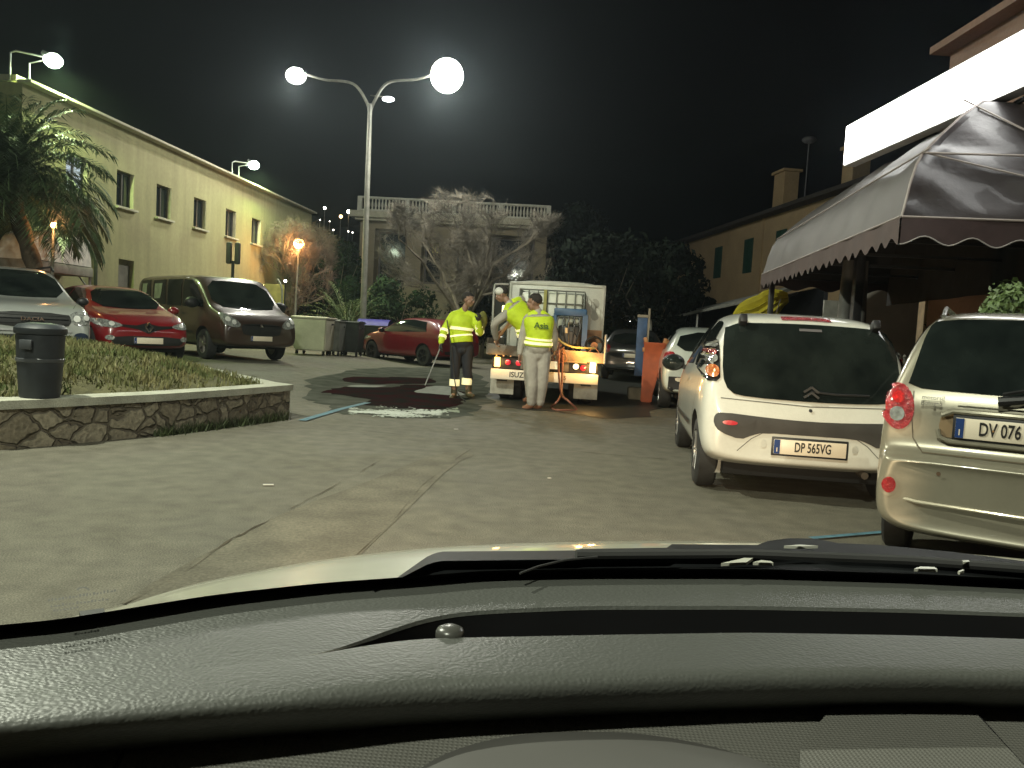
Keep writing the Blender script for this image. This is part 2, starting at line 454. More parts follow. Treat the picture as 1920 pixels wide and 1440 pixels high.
me = bpy.data.meshes.new('soil'); bm.to_mesh(me); bm.free(); link('soil', me, SOIL, pl)
GRS = mat('grass', (.06, .09, .018), rough=.7, var=.0, scale=3.5, col2=(.21, .185, .08))
gb = bmesh.new(); rr = random.Random(5); cnt = 0
while cnt < 24000:
    x = rr.uniform(-9.5, -2.2); y = rr.uniform(6, 14)
    if not inside(x, y, inn): continue
    if y > 11 and rr.random() < .4: continue
    if noise.noise((x * 1.3, y * 1.3, 7)) < rr.uniform(-.5, .12): continue
    cnt += 1; z = mound(x, y); h = rr.uniform(.02, .10) * (1.25 if noise.noise((x * 2, y * 2, 3)) > 0 else .8); a = rr.uniform(0, 6.28); w = rr.uniform(.004, .008) * (1 + y / 12)
    lx, ly = rr.gauss(0, .35) * h, rr.gauss(0, .35) * h
    dx, dy = math.cos(a) * w, math.sin(a) * w
    gb.faces.new([gb.verts.new(p) for p in ((x - dx, y - dy, z - .01), (x + dx, y + dy, z - .01), (x + dx * .6 + lx * .4, y + dy * .6 + ly * .4, z + h * .6), (x + lx, y + ly, z + h), (x - dx * .6 + lx * .4, y - dy * .6 + ly * .4, z + h * .6))])
me = bpy.data.meshes.new('grass'); gb.to_mesh(me); gb.free()
tag(link('grass', me, GRS, smooth=False), 'rough green and straw-coloured grass growing in the stone planter', 'grass', kind='stuff')
# weeds at the foot of the wall
WEED = mat('weed_leaf', (.045, .06, .02), rough=.7, var=.4)
gb = bmesh.new()
for k in range(900):
    t = rr.betavariate(4, 2); i = 3 + (t > .6); a, b = (edge[3], edge[4]) if t < .7 else (edge[4], edge[5])
    p = a.lerp(b, rr.random()); q = Vector((p.x + rr.gauss(.0, .03), p.y - abs(rr.gauss(.03, .05))))
    h = rr.uniform(.03, .14); a_ = rr.uniform(0, 6.28); w = .008
    lx, ly = rr.gauss(0, .4) * h, rr.gauss(0, .4) * h
    gb.faces.new([gb.verts.new(v) for v in ((q.x - w * math.cos(a_), q.y - w * math.sin(a_), 0), (q.x + w * math.cos(a_), q.y + w * math.sin(a_), 0), (q.x + lx, q.y + ly, h))])
me = bpy.data.meshes.new('weeds'); gb.to_mesh(me); gb.free()
tag(link('weeds', me, WEED, smooth=False), 'low weeds growing out of the foot of the stone planter wall', 'weeds', kind='stuff')
# litter bin on the coping
BINM = mat('bin_plastic', (.018, .022, .026), rough=.55, var=.25, scale=9)
bp_ = G(56, 748, PH)
t = thing('litter_bin', 'dark grey round litter bin standing on the planter coping', 'bin', (bp_.x - .02, bp_.y + .17, PH))
m_ = MB(); m_.lathe([(.135, .03), (.15, .0), (.155, .02), (.175, .3), (.185, .53), (.17, .53), (.155, .1)], n=28); m_.build('body', BINM, t)
m_ = MB(); m_.lathe([(.195, .535), (.2, .55), (.2, .585), (.17, .615), (.08, .63), (.001, .632)], n=28); m_.build('lid', BINM, t)
m_ = MB(); m_.lathe([(.176, .30), (.182, .305), (.184, .33), (.179, .335)], n=28, closed=True); m_.build('hoop', mat('bin_hoop', (.06, .065, .07), rough=.4), t)
m_ = MB(); m_.box((0, -.205, .45), (.1, .03, .08), bev=.008); m_.build('ashtray', mat('bin_hoop', (.06,) * 3), t)

# ================================================================== facades
def facade(root, L, H, ops, m, depth=8, rev=.18, wall='wall'):
    """wall along local x with openings (u0,u1,z0,z1); body of the building behind it towards +y"""
    us = sorted({0, L} | {o[0] for o in ops} | {o[1] for o in ops}); zs = sorted({0, H} | {o[2] for o in ops} | {o[3] for o in ops})
    mb = MB()
    for u0, u1 in zip(us, us[1:]):
        for z0, z1 in zip(zs, zs[1:]):
            uc, zc = (u0 + u1) / 2, (z0 + z1) / 2
            if any(o[0] < uc < o[1] and o[2] < zc < o[3] for o in ops): continue
            mb.poly([(u0, 0, z0), (u1, 0, z0), (u1, 0, z1), (u0, 0, z1)])
    for u0, u1, z0, z1 in [o[:4] for o in ops]:
        for a, b in (((u0, z0), (u1, z0)), ((u1, z0), (u1, z1)), ((u1, z1), (u0, z1)), ((u0, z1), (u0, z0))):
            mb.poly([(a[0], 0, a[1]), (b[0], 0, b[1]), (b[0], rev, b[1]), (a[0], rev, a[1])])
        mb.poly([(u0, rev, z0), (u1, rev, z0), (u1, rev, z1), (u0, rev, z1)])
    mb.poly([(0, 0, 0), (0, 0, H), (0, depth, H), (0, depth, 0)]); mb.poly([(L, 0, 0), (L, 0, H), (L, depth, H), (L, depth, 0)])
    mb.poly([(0, depth, 0), (L, depth, 0), (L, depth, H), (0, depth, H)]); mb.poly([(0, 0, H), (L, 0, H), (L, depth, H), (0, depth, H)])
    bmesh.ops.remove_doubles(mb.bm, verts=mb.bm.verts, dist=1e-4)
    return mb.build(wall, m, root, smooth=False)
GLD = mat('dark_glass', (.012, .016, .02), rough=.08, var=.2, spec=.8)
YW = mat('yellow_plaster', (.35, .33, .175), rough=.9, var=.10, scale=.5, bump=.15, bscale=30, fine=.12)
TRIM = mat('stone_trim', (.42, .40, .30), rough=.85, var=.12)
FRM = mat('window_frame_paint', (.09, .08, .07), rough=.5)
CREAM = mat('reveal_cream', (.6, .55, .38), rough=.8)
nt = YW.node_tree; N = nt.nodes; L = nt.links; b = N['Principled BSDF']; src = b.inputs['Base Color'].links[0].from_socket
tc = [n for n in N if n.type == 'TEX_COORD'][0]; mp = N.new('ShaderNodeMapping'); mp.inputs['Scale'].default_value = (2.2, 2.2, .22); L.new(tc.outputs['Object'], mp.inputs[0])
v = N.new('ShaderNodeTexNoise'); v.inputs['Scale'].default_value = 1.6; v.inputs['Detail'].default_value = 7; L.new(mp.outputs[0], v.inputs['Vector'])
r = N.new('ShaderNodeMapRange'); r.inputs[1].default_value = .35; r.inputs[2].default_value = .68; r.inputs[3].default_value = 1.03; r.inputs[4].default_value = .84; L.new(v.outputs['Fac'], r.inputs[0])
vm = N.new('ShaderNodeVectorMath'); vm.operation = 'SCALE'; L.new(src, vm.inputs[0]); L.new(r.outputs[0], vm.inputs['Scale']); L.new(vm.outputs[0], b.inputs['Base Color'])
ang = math.atan2(.997, .082)
U = lambda y: (y - 17.9) / .997
LB = thing('plaster_building', 'long two storey yellow plaster building with small square windows behind parked cars', 'building', (-10.8 + .082 * (17.9 - 22), 17.9, 0), ang)
wins = [(U(c - .42), U(c + .42), 3.95, 4.9) for c in (19.85, 21.95, 23.95, 26.2, 28.5, 30.7, 32.9)]
door = (U(21.7), U(22.45), 0, 2.55)
facade(LB, 19, 6.04, wins + [door], YW)
for k, (u0, u1, z0, z1) in enumerate(wins):
    f = MB()
    for a, b in (((u0 + .03, z0), (u0 + .03, z1)), ((u1 - .03, z0), (u1 - .03, z1)), ((u0, z0 + .03), (u1, z0 + .03)), ((u0, z1 - .03), (u1, z1 - .03)), (((u0 + u1) / 2, z0), ((u0 + u1) / 2, z1))):
        f.bar((a[0], .13, a[1]), (b[0], .13, b[1]), .05)
    if k == 0:
        for z in (4.2, 4.42, 4.64): f.bar((u0, .12, z), (u1, .12, z), .03)
    w = f.build('window', FRM, LB, smooth=False)
    p = MB(); p.box(((u0 + u1) / 2, .155, (z0 + z1) / 2), (u1 - u0 - .06, .012, z1 - z0 - .06))
    p.build('pane', mat('lit_pane', (.3, .35, .4), emit=(.75, .88, 1), es=.5) if k == 0 else GLD, w, smooth=False)
    s = MB(); s.box(((u0 + u1) / 2, -.04, z0 - .035), (u1 - u0 + .14, .13, .06), bev=.008); s.build('sill', TRIM, w, smooth=False)
    s = MB(); s.box((u1 - .012, .07, (z0 + z1) / 2), (.02, .125, z1 - z0 - .01)); s.build('shutter_edge', CREAM, w, smooth=False)
d = MB(); d.box(((door[0] + door[1]) / 2, .15, 1.2), (.75, .04, 2.4)); dd = d.build('door', mat('grey_door', (.17, .16, .13), rough=.6), LB, smooth=False)
d = MB(); d.bar((door[0] + .12, .12, 1.05), (door[0] + .12, .12, 1.2), .02); d.build('handle', mat('steel', (.5, .5, .5), metal=1, rough=.3), dd)
d = MB(); d.box((9.5, -.06, 6.07), (19.1, .34, .07), bev=.01); d.box((9.5, 4, 6.2), (18.6, 7.4, .14)); d.build('roof', TRIM, LB, smooth=False)
d = MB(); d.tube([(U(20.6), -.06, 0), (U(20.6), -.06, 3.1)], .045); d.build('downpipe', mat('pipe_grey', (.05, .05, .045)), LB)
STEEL = mat('galvanised_steel', (.33, .34, .34), rough=.45, metal=.6, var=.2)
FLM = mat('flood_lens', (.8, .9, .8), emit=(.80, 1, .72), es=90)
def flood(y, label):
    x = -10.8 + .082 * (y - 22)
    t = thing('floodlight', label, 'floodlight', (x - .48, y, 6.11), 0, 'floodlights on the yellow building roof')
    m_ = MB(); m_.tube([(0, -.7, 0), (0, -.7, .62), (.1, -.66, .68), (.45, -.2, .72)], .022); m_.tube([(0, .0, 0), (0, .0, .62), (.45, 0, .74)], .022); m_.bar((-.05, -.76, .01), (-.05, .06, .01), .12, .02)
    m_.build('bracket', STEEL, t)
    m_ = MB(); m_.box((.52, -.02, .78), (.34, .30, .1), Matrix.Rotation(R(25), 3, 'Y'), bev=.02); m_.build('housing', STEEL, t)
    m_ = MB(); m_.sphere((.56, -.02, .70), .20, (1, 1, .8)); h_ = m_.build('lens', FLM, t)
    return (x + .12, y - .02, 6.72)
FL1 = flood(18.8, 'nearer bright white floodlight on a bracket at the roof corner, above the palm')
FL2 = flood(30.1, 'farther bright floodlight on a bracket on the roof edge, past the middle windows')
# fabric awning along the building
t = thing('vaulted_awning', 'white vaulted fabric awning on thin posts behind the palm and silver car', 'awning', (0, 0, 0))
WF = mat('white_canvas', (.8, .8, .72), rough=.8, var=.15, bump=.2, bscale=8)
for y0, y1 in ((16.9, 18.1), (18.1, 19.35)):
    rows = []
    for k in range(13):
        a = math.pi * k / 12
        rows.append([((-10.3 - .72 * j / 4), (y0 + y1) / 2 - math.cos(a) * (y1 - y0) / 2 * .98, 2.15 + .66 * math.sin(a) - .05 * j / 4) for j in range(5)])
    m_ = MB(); m_.sheet(rows); m_.poly([Vector(r[0]) for r in rows]); m_.build('vault', WF, t)
m_ = MB(); m_.box((-10.66, 18.12, 2.02), (.78, 2.5, .22), bev=.02); m_.build('valance', mat('grey_canvas', (.25, .24, .2), rough=.8, var=.2), t)
for y in (16.95, 19.3):
    m_ = MB(); m_.tube([(-10.31, y, 0), (-10.31, y, 2.0)], .03); m_.tube([(-10.31, y, 1.6), (-10.6, y, 1.95)], .02); m_.build('post', STEEL, t)

# ---- balustraded building straight ahead
PEACH = mat('peach_plaster', (.27, .23, .15), rough=.9, var=.12, scale=.8, fine=.15)
DARKR = mat('loggia_shade', (.12, .11, .08), rough=.9, var=.2)
o0 = D(668, 600, 40)
BB = thing('balustrade_house', 'flat roofed house with a white balustrade terrace, behind the bare trees', 'house', (o0.x, 40, 0), R(-1.5))
ops = [(.75, 2.3, 3.1, 5.9), (3.1, 4.1, 3.3, 5.6), (4.9, 5.9, 3.3, 5.6), (6.4, 8.75, 3.1, 5.9)]
facade(BB, 9.3, 6.35, ops, PEACH, rev=1.0)
for u0, u1, z0, z1 in ops:
    m_ = MB(); m_.box(((u0 + u1) / 2, .95, (z0 + z1) / 2), (u1 - u0 - .1, .05, z1 - z0 - .1)); w = m_.build('window', FRM, BB, smooth=False)
    m_ = MB(); m_.box(((u0 + u1) / 2, .915, (z0 + z1) / 2), (u1 - u0 - .3, .012, z1 - z0 - .3)); m_.build('pane', GLD, w, smooth=False)
m_ = MB(); m_.box((1.75 + 2.9, -.25 + .2, 6.52), (10.2, 1.1, .32), bev=.04); m_.box((4.65, -.05, 6.30), (9.7, .7, .12), bev=.02); m_.build('cornice', TRIM, BB, smooth=False)
m_ = MB(); m_.box((3.8, .9, 5.15), (.55, .04, .45)); m_.build('sign_board', mat('yellow_board', (.5, .45, .12)), BB, smooth=False)
WB = mat('white_balustrade', (.5, .5, .42), rough=.8, var=.1)
m_ = MB(); m_.box((4.65, -.25, 7.36), (9.4, .2, .1), bev=.02); m_.box((4.65, -.25, 6.74), (9.4, .22, .09), bev=.01)
for u in (.0, 2.35, 4.65, 6.95, 9.3): m_.box((u, -.25, 7.05), (.22, .24, .70), bev=.015)
m_.build('balustrade_rail', WB, BB, smooth=False)
bmsh = MB(); bmsh.lathe([(.055, 0), (.055, .04), (.035, .07), (.068, .2), (.06, .28), (.03, .42), (.035, .48), (.05, .5), (.05, .53)], n=10); bme = bmsh.mesh('baluster'); bme.materials.append(WB)
for p_ in bme.polygons: p_.use_smooth = True
for k in range(54):
    u = .28 + k * .1665
    if any(abs(u - q) < .13 for q in (2.35, 4.65, 6.95)): continue
    ob = bpy.data.objects.new('baluster', bme); COL.objects.link(ob); ob.parent = BB; ob.location = (u, -.25, 6.785)

# ---- long ochre building on the right
OCH = mat('ochre_plaster', (.42, .31, .17), rough=.9, var=.12, scale=.6, fine=.12)
SHUT = mat('green_shutter', (.012, .06, .04), rough=.6, var=.2)
pA = Vector((9.3, 54)); pB = Vector((12.9, 21.5)); dv = (pB - pA); LL = dv.length
OB = thing('ochre_building', 'long dim ochre building with dark green shutters running into the distance', 'building', (pA.x, pA.y, 0), math.atan2(dv.y, dv.x))
def uat(px):
    k = (px - 960) / 1493; s = (k * pA.y - pA.x) / (dv.x - k * dv.y); return s * LL
ops = []
for pxc, hw, z0, z1 in ((1385, .5, 4.6, 6.25), (1444, .5, 4.6, 6.25), (1478, .35, 1.9, 2.6), (1508, .35, 1.9, 2.6), (1330, .5, 4.6, 6.25)):
    u = uat(pxc); ops.append((u - hw, u + hw, z0, z1))
facade(OB, LL, 7.0, ops, OCH, rev=.12)
for u0, u1, z0, z1 in ops:
    m_ = MB()
    for a, b in ((u0, (u0 + u1) / 2 - .01), ((u0 + u1) / 2 + .01, u1)):
        m_.box(((a + b) / 2, -.02, (z0 + z1) / 2), (b - a - .01, .05, z1 - z0 - .02))
        for q in range(int((z1 - z0) / .12)): m_.box(((a + b) / 2, -.052, z0 + .1 + q * .12), (b - a - .1, .02, .03))
    m_.build('shutter', SHUT, OB, smooth=False)
m_ = MB(); m_.box((LL / 2, -.15, 7.08), (LL + .2, .8, .16)); m_.prism([(0, -.5, 7.16), (0, 4, 8.4), (0, 8.2, 7.16)], (LL, 0, 0)); m_.build('roof', mat('roof_tiles_dark', (.035, .03, .025), rough=.9), OB, smooth=False)
for pxc, h, w in ((1410, 1.5, 1.1), (1530, 1.3, .8)):
    u = uat(pxc); m_ = MB(); m_.box((u, .9, 7.6 + h / 2), (w, .7, h), bev=.02); m_.box((u, .9, 7.65 + h), (w + .2, .9, .12)); m_.build('chimney', OCH, OB, smooth=False)
u = uat(1395); m_ = MB(); m_.box((u + .9, -.03, 3.5), (.16, .08, 7.0)); m_.build('pilaster', OCH, OB, smooth=False)
u = uat(1456); m_ = MB(); m_.tube([(u, .6, 7.2), (u, .6, 10.0)], .03, n=6); m_.sphere((u, .6, 10.0), .3, (1, 1, .5)); m_.build('antenna', mat('antenna_grey', (.12, .12, .13)), OB)
# low grey canopy in front of it
a = D(1190, 612, 42); b = D(1425, 562, 19)
t = thing('lean_to_canopy', 'long grey sloping canopy roof in front of the ochre building', 'canopy', (0, 0, 0))
m_ = MB(); n_ = Vector((1.6, .2, .55)); m_.prism([a, b, b + n_, a + n_], (0, 0, .08)); m_.build('roof', mat('canopy_sheet', (.10, .105, .09), rough=.7, var=.2), t, smooth=False)
for q in (0, .33, .66, 1):
    p = a.lerp(b, q) + Vector((.15, 0, 0)); m_ = MB(); m_.tube([(p.x, p.y, 0), (p.x, p.y, p.z)], .04, n=6); m_.build('post', STEEL, t)
m_ = MB(); q0 = a + Vector((1.5, 0, 0)); q1 = b + Vector((1.5, 0, 0)); m_.prism([(q0.x, q0.y, 0), (q1.x, q1.y, 0), (q1.x, q1.y, q1.z + .4), (q0.x, q0.y, q0.z + .4)], (.1, 0, 0)); m_.build('back_wall', mat('shop_back', (.02, .022, .03)), t, smooth=False)

# ---- brown building with the light box, awning
BRN = mat('brown_plaster', (.30, .19, .145), rough=.9, var=.12, scale=1, fine=.15)
e1 = Vector((5.95, 11.6)); e2 = Vector((6.35, -1.0)); dv2 = e2 - e1
CB = thing('cafe_building', 'flat roofed brown plaster building rising behind the awning', 'building', (e1.x, e1.y, 0), math.atan2(dv2.y, dv2.x))
facade(CB, dv2.length, 5.45, [(2.2, 3.4, 0, 2.3), (4.6, 6.2, .9, 2.2)], BRN, depth=6)
m_ = MB(); m_.box((dv2.length / 2, 2.9, 5.5), (dv2.length + .2, 6.3, .1)); m_.build('roof', BRN, CB, smooth=False)
SIGN = mat('lit_sign_face', (.9, .9, .9), emit=(1, 1, .97), es=9)
s1 = D(1588, 236, 11.2); s2 = D(1925, 70, 7.6); b1 = D(1588, 312, 11.2)
hs = s1.z - b1.z
s2 = Vector((s2.x, s2.y, s1.z)) if abs(s2.z - s1.z) < .25 else s2
t = thing('light_box_sign', 'long glowing white light box sign above the awning, its face burnt out', 'sign', (0, 0, 0))
ax = (s2 - s1).normalized(); nrm = Vector((-ax.y, ax.x, 0)).normalized()
if nrm.x > 0: nrm = -nrm
far_ = s1 + ax * (s2 - s1).length * 1.5
m_ = MB(); m_.prism([s1, far_, far_ - Vector((0, 0, hs)), s1 - Vector((0, 0, hs))], -nrm * .16); m_.build('housing', mat('sign_case', (.7, .7, .7)), t, smooth=False)
m_ = MB(); i_ = Vector((0, 0, .02)); m_.prism([s1 + nrm * .003 + ax * .02 - i_, far_ + nrm * .003 - ax * .02 - i_, far_ + nrm * .003 - Vector((0, 0, hs)) + i_ - ax * .02, s1 + nrm * .003 - Vector((0, 0, hs)) + i_ + ax * .02], nrm * .012); m_.build('lit_face', SIGN, t, smooth=False)
for q in (.2, .5, .8):
    p = s1.lerp(far_, q) - nrm * .16 - Vector((0, 0, hs / 2)); m_ = MB(); m_.bar(p, p - nrm * 1.0, .05); m_.build('bracket', STEEL, t)

# awning
C0 = D(1690, 410, 7.1); Cf = D(1430, 515, 13.6)
zC = (C0.z + Cf.z) / 2; C0.z = zC; Cf.z = zC
ed = (Cf - C0); AL = ed.length; ed.normalize(); rg = Vector((ed.y, -ed.x, 0))
W3 = 5.2                                     # awning runs this far to the right of its corner
def A(u, v, z): return C0 + ed * u + rg * v + Vector((0, 0, z))
CANV = mat('awning_side_canvas', (.068, .062, .057), rough=.6, var=.18, scale=2.5, bump=.35, bscale=3, coat=.05)
PVC = mat('awning_pvc', (.028, .022, .024), rough=.46, var=.25, scale=2, bump=.7, bscale=3.5, coat=.12)
VAL = mat('awning_valance_cloth', (.072, .05, .047), rough=.8, var=.15, bump=.2, bscale=12)
t = thing('cafe_awning', 'big dark red fabric awning with scalloped valance beside the white hatchback', 'awning', (0, 0, 0))
prof = [(0, 0), (.03, .12), (.07, .3), (.13, .48), (.2, .60), (.42, .82), (.7, 1.08), (.98, 1.30), (1.3, 1.38)]
def wob(u, v, z, s=1): return .035 * noise.noise((u * 1.1, v * 1.1, z * 2)) * s
NU = 48
rows = []
for v, z in prof:
    rows.append([A(AL - (AL - v) * (1 - k / NU) - (0), v, z) + rg * wob(k / 5, v, z) + Vector((0, 0, -.05 * math.sin(math.pi * ((k / NU * 4) % 1)) * (z > .05) * (z / 1.3))) for k in range(NU + 1)])
m_ = MB(); m_.sheet(rows); m_.build('side_panel', CANV, t)
def drape(u, v, z):                         # folds hanging from the frame on the front panel
    q = v / 1.55; f = abs(math.sin(q * math.pi))
    return -.10 * f * math.sin(min(1, z / 1.3) * math.pi) + .03 * noise.noise((v * 3, z * 3, 1)) + .018 * math.sin(v * 9 + z * 14 + 3 * noise.noise((v, z, 0)))
rows = []
pf = []
for (a_, b_) in zip(prof, prof[1:]):
    for k in range(4): pf.append((a_[0] + (b_[0] - a_[0]) * k / 4, a_[1] + (b_[1] - a_[1]) * k / 4))
pf.append(prof[-1])
for u, z in pf:
    rows.append([A(u, u + (W3 - u) * k / 60, z) - ed * drape(u, u + (W3 - u) * k / 60, z) * (0 if k == 0 else 1) * min(1, z * 6) for k in range(61)])
m_ = MB(); m_.sheet(rows); m_.build('front_panel', PVC, t)
def valance(fn, L, per, z0, drop, sc):
    up, lo = [], []
    n = int(L / per * 10)
    for k in range(n + 1):
        q = k / n * L; s_ = .5 - .5 * math.cos(2 * math.pi * q / per)
        up.append(fn(q, 0)); lo.append(fn(q, -drop - sc * (1 - s_)))
    mid = [a_.lerp(b_, .5) + Vector((0, 0, 0)) for a_, b_ in zip(up, lo)]
    return [up, mid, lo]
m_ = MB(); m_.sheet(valance(lambda q, z: A(q, -.012 - .01 * math.sin(q * 7), z), AL, .30, 0, .165, .07)); m_.build('side_valance', VAL, t)
FV = mat('front_valance_cloth', (.035, .020, .022), rough=.6, var=.2, bump=.2, bscale=12)
frv = valance(lambda q, z: A(-.012 - .012 * math.sin(q * 5), q, z), W3, .40, 0, .155, .075)
m_ = MB(); m_.sheet(frv); m_.build('front_valance', FV, t)
m_ = MB(); m_.tube(frv[2], .006, n=5); m_.build('valance_piping', mat('piping_grey', (.3, .28, .28)), t)
farv = valance(lambda q, z: A(AL + .02, q, z), W3, .55, 0, .16, .08)
m_ = MB(); m_.sheet(farv); m_.build('far_valance', FV, t)
m_ = MB(); m_.sheet([[A(AL * k / 16, 2.0 + .04 * math.sin(k * 2.1), z) for k in range(17)] for z in (1.36, .6, .1, -.42)]); m_.build('shade_sheet', mat('dark_sheet', (.03, .028, .03), rough=.9), t)  # dark sheet added for the deep shade below the awning
m_ = MB(); m_.sheet([[A(AL - v - .03, v + .03 + (W3 - v) * k / 16, z - .03) for k in range(17)] for v, z in prof]); m_.build('far_gable', mat('dark_sheet', (.03,) * 3), t)
m_ = MB(); PIP = mat('seam_tape', (.28, .24, .23), rough=.5)
for v, z in ((0, 0), (.2, .6)):
    m_.tube([A(AL * k / 20, v - .012, z + .01) for k in range(21)], .011, n=5)
    m_.tube([A(v - .015, v + (W3 - v) * k / 20, z + .01) for k in range(21)], .011, n=5)
m_.tube([A(v, v, z + .012) for v, z in prof], .012, n=5)
for v0 in (1.55, 3.1, 4.6): m_.tube([A(.98, v0 - .75, 1.32), A(.6, v0 - .35, .95), A(.2, v0, .62), A(.0, v0, .0)], .010, n=5)
m_.tube([A(.2, .2, .62), A(.1, 1.55, .30), A(0, 2.7, .02)], .009, n=5)
m_.build('seam', PIP, t)
AFR = mat('awning_frame_black', (.02, .02, .022), rough=.45)
m_ = MB()
for z in (-.03,):
    m_.bar(A(0.03, .03, z), A(AL, .03, z), .04); m_.bar(A(.03, .03, z), A(.03, W3, z), .04)
for q in range(1, 6): m_.bar(A(AL * q / 5, .05, -.03), A(AL * q / 5, W3, -.05), .035); m_.bar(A(AL * q / 5, .1, 0), A(AL * q / 5, 1.3, 1.3), .03)
m_.bar(A(.03, 1.3, 1.3), A(AL, 1.3, 1.3), .04)
m_.build('frame', AFR, t, smooth=False)
for (px, py, y) in ((1603, 600, 10.2),):
    p = D(px, py, y); m_ = MB(); m_.box((p.x, p.y, 1.2), (.11, .11, 2.4), bev=.01); m_.build('post', AFR, t)
for u, v in ((.1, 3.4), (AL - .1, .15), (AL - .1, 3.4)):
    p = A(u, v, 0); m_ = MB(); m_.box((p.x, p.y, p.z / 2), (.08, .08, p.z), bev=.01); m_.build('post', AFR, t)
# things under the awning
GREYC = mat('rolled_blind_cloth', (.09, .088, .082), rough=.7, var=.2)
for px, y, w in ((1583, 10.5, .12), (1612, 10.5, .08)):
    p = D(px, 600, y); m_ = MB(); m_.tube([(p.x, p.y, .1), (p.x + .01, p.y, 1.2), (p.x, p.y, 2.35)], [w * .7, w, w * .6], n=10)
    tag(m_.build('tied_curtain', GREYC), 'grey tied awning curtain hanging %s the black post' % ('on the far side of' if px < 1600 else 'close along'), 'curtain')
DW = mat('dark_rear_wall', (.42, .39, .35), rough=.9, var=.2, scale=1.2)
a = D(1614, 600, 15.5); b = D(1950, 600, 15.5)
m_ = MB(); m_.box(((a.x + b.x) / 2, 15.5, 1.35), (b.x - a.x, .2, 2.7)); tag(m_.build('grey_wall', DW, smooth=False), 'dim grey wall behind the awning and the pale pillar', 'wall')
p = D(1738, 600, 13.6); m_ = MB(); m_.box((p.x, 13.6, 1.1), (.22, .22, 2.2), bev=.01); m_.box((p.x, 13.6, 2.24), (.3, .3, .08)); tag(m_.build('pale_pillar', mat('pillar_paint', (.7, .54, .34), rough=.8), smooth=False), 'pale peach square pillar below the awning', 'pillar')
p = D(1558, 600, 18.5); m_ = MB(); m_.box((p.x, 18.5, 1.85), (.40, .06, .9), bev=.01); m_.box((p.x, 18.5, .7), (.06, .06, 1.4)); tag(m_.build('notice_board', mat('white_board', (.55, .55, .5)), smooth=False), 'white notice board on a post seen under the awning', 'notice board')
# fence with pale pickets
t = thing('picket_fence', 'dark rail fence with pale vertical bars between the two nearest cars', 'fence', (0, 0, 0))
a = D(1655, 680, 9.6); b = D(1930, 700, 8.6); a.z = b.z = 0
m_ = MB()
for z in (.15, 1.0): m_.bar(a + Vector((0, 0, z)), b + Vector((0, 0, z)), .05)
m_.build('rail', AFR, t, smooth=False)
PK = mat('picket_metal', (.16, .15, .13), rough=.6, var=.3)
for k in range(26):
    p = a.lerp(b, k / 25); m_ = MB(); m_.tube([p + Vector((0, 0, .05)), p + Vector((0, 0, 1.12))], .014, n=6)
    m_.sphere(p + Vector((0, 0, 1.14)), .024, n=8); m_.build('picket', PK, t)
# rolled yellow parasol leaning under the awning
t = thing('yellow_parasol', 'furled yellow parasol tilted between the awning and the white hatchback roof', 'parasol', (0, 0, 0))
a = D(1372, 600, 14.4); b = D(1478, 556, 14.0)
YEL = mat('yellow_cloth', (.38, .33, .02), rough=.8, var=.3, scale=3)
ps = [a.lerp(b, k / 10) + Vector((0, 0, .03 * math.sin(k))) for k in range(11)]
rads = [.03, .09, .16, .2, .215, .22, .2, .2, .17, .12, .07]; rings_ = []
for (p, r_), (tt, uu, vv) in zip(zip(ps, rads), frames(ps)):
    rings_.append([p + (uu * math.cos(q * math.pi / 14) + vv * math.sin(q * math.pi / 14)) * r_ * (1 + .22 * (1 if q % 2 else -1)) for q in range(28)])
m_ = MB(); m_.rings(rings_); m_.build('canopy', YEL, t)
m_ = MB(); m_.tube([a, a - (b - a) * .1], .02); m_.tube([b, b + (b - a) * .15], .02); m_.tube([D(1440, 600, 14.2) , Vector((D(1440, 600, 14.2).x, 14.2, 0))], .025); m_.build('pole', AFR, t)
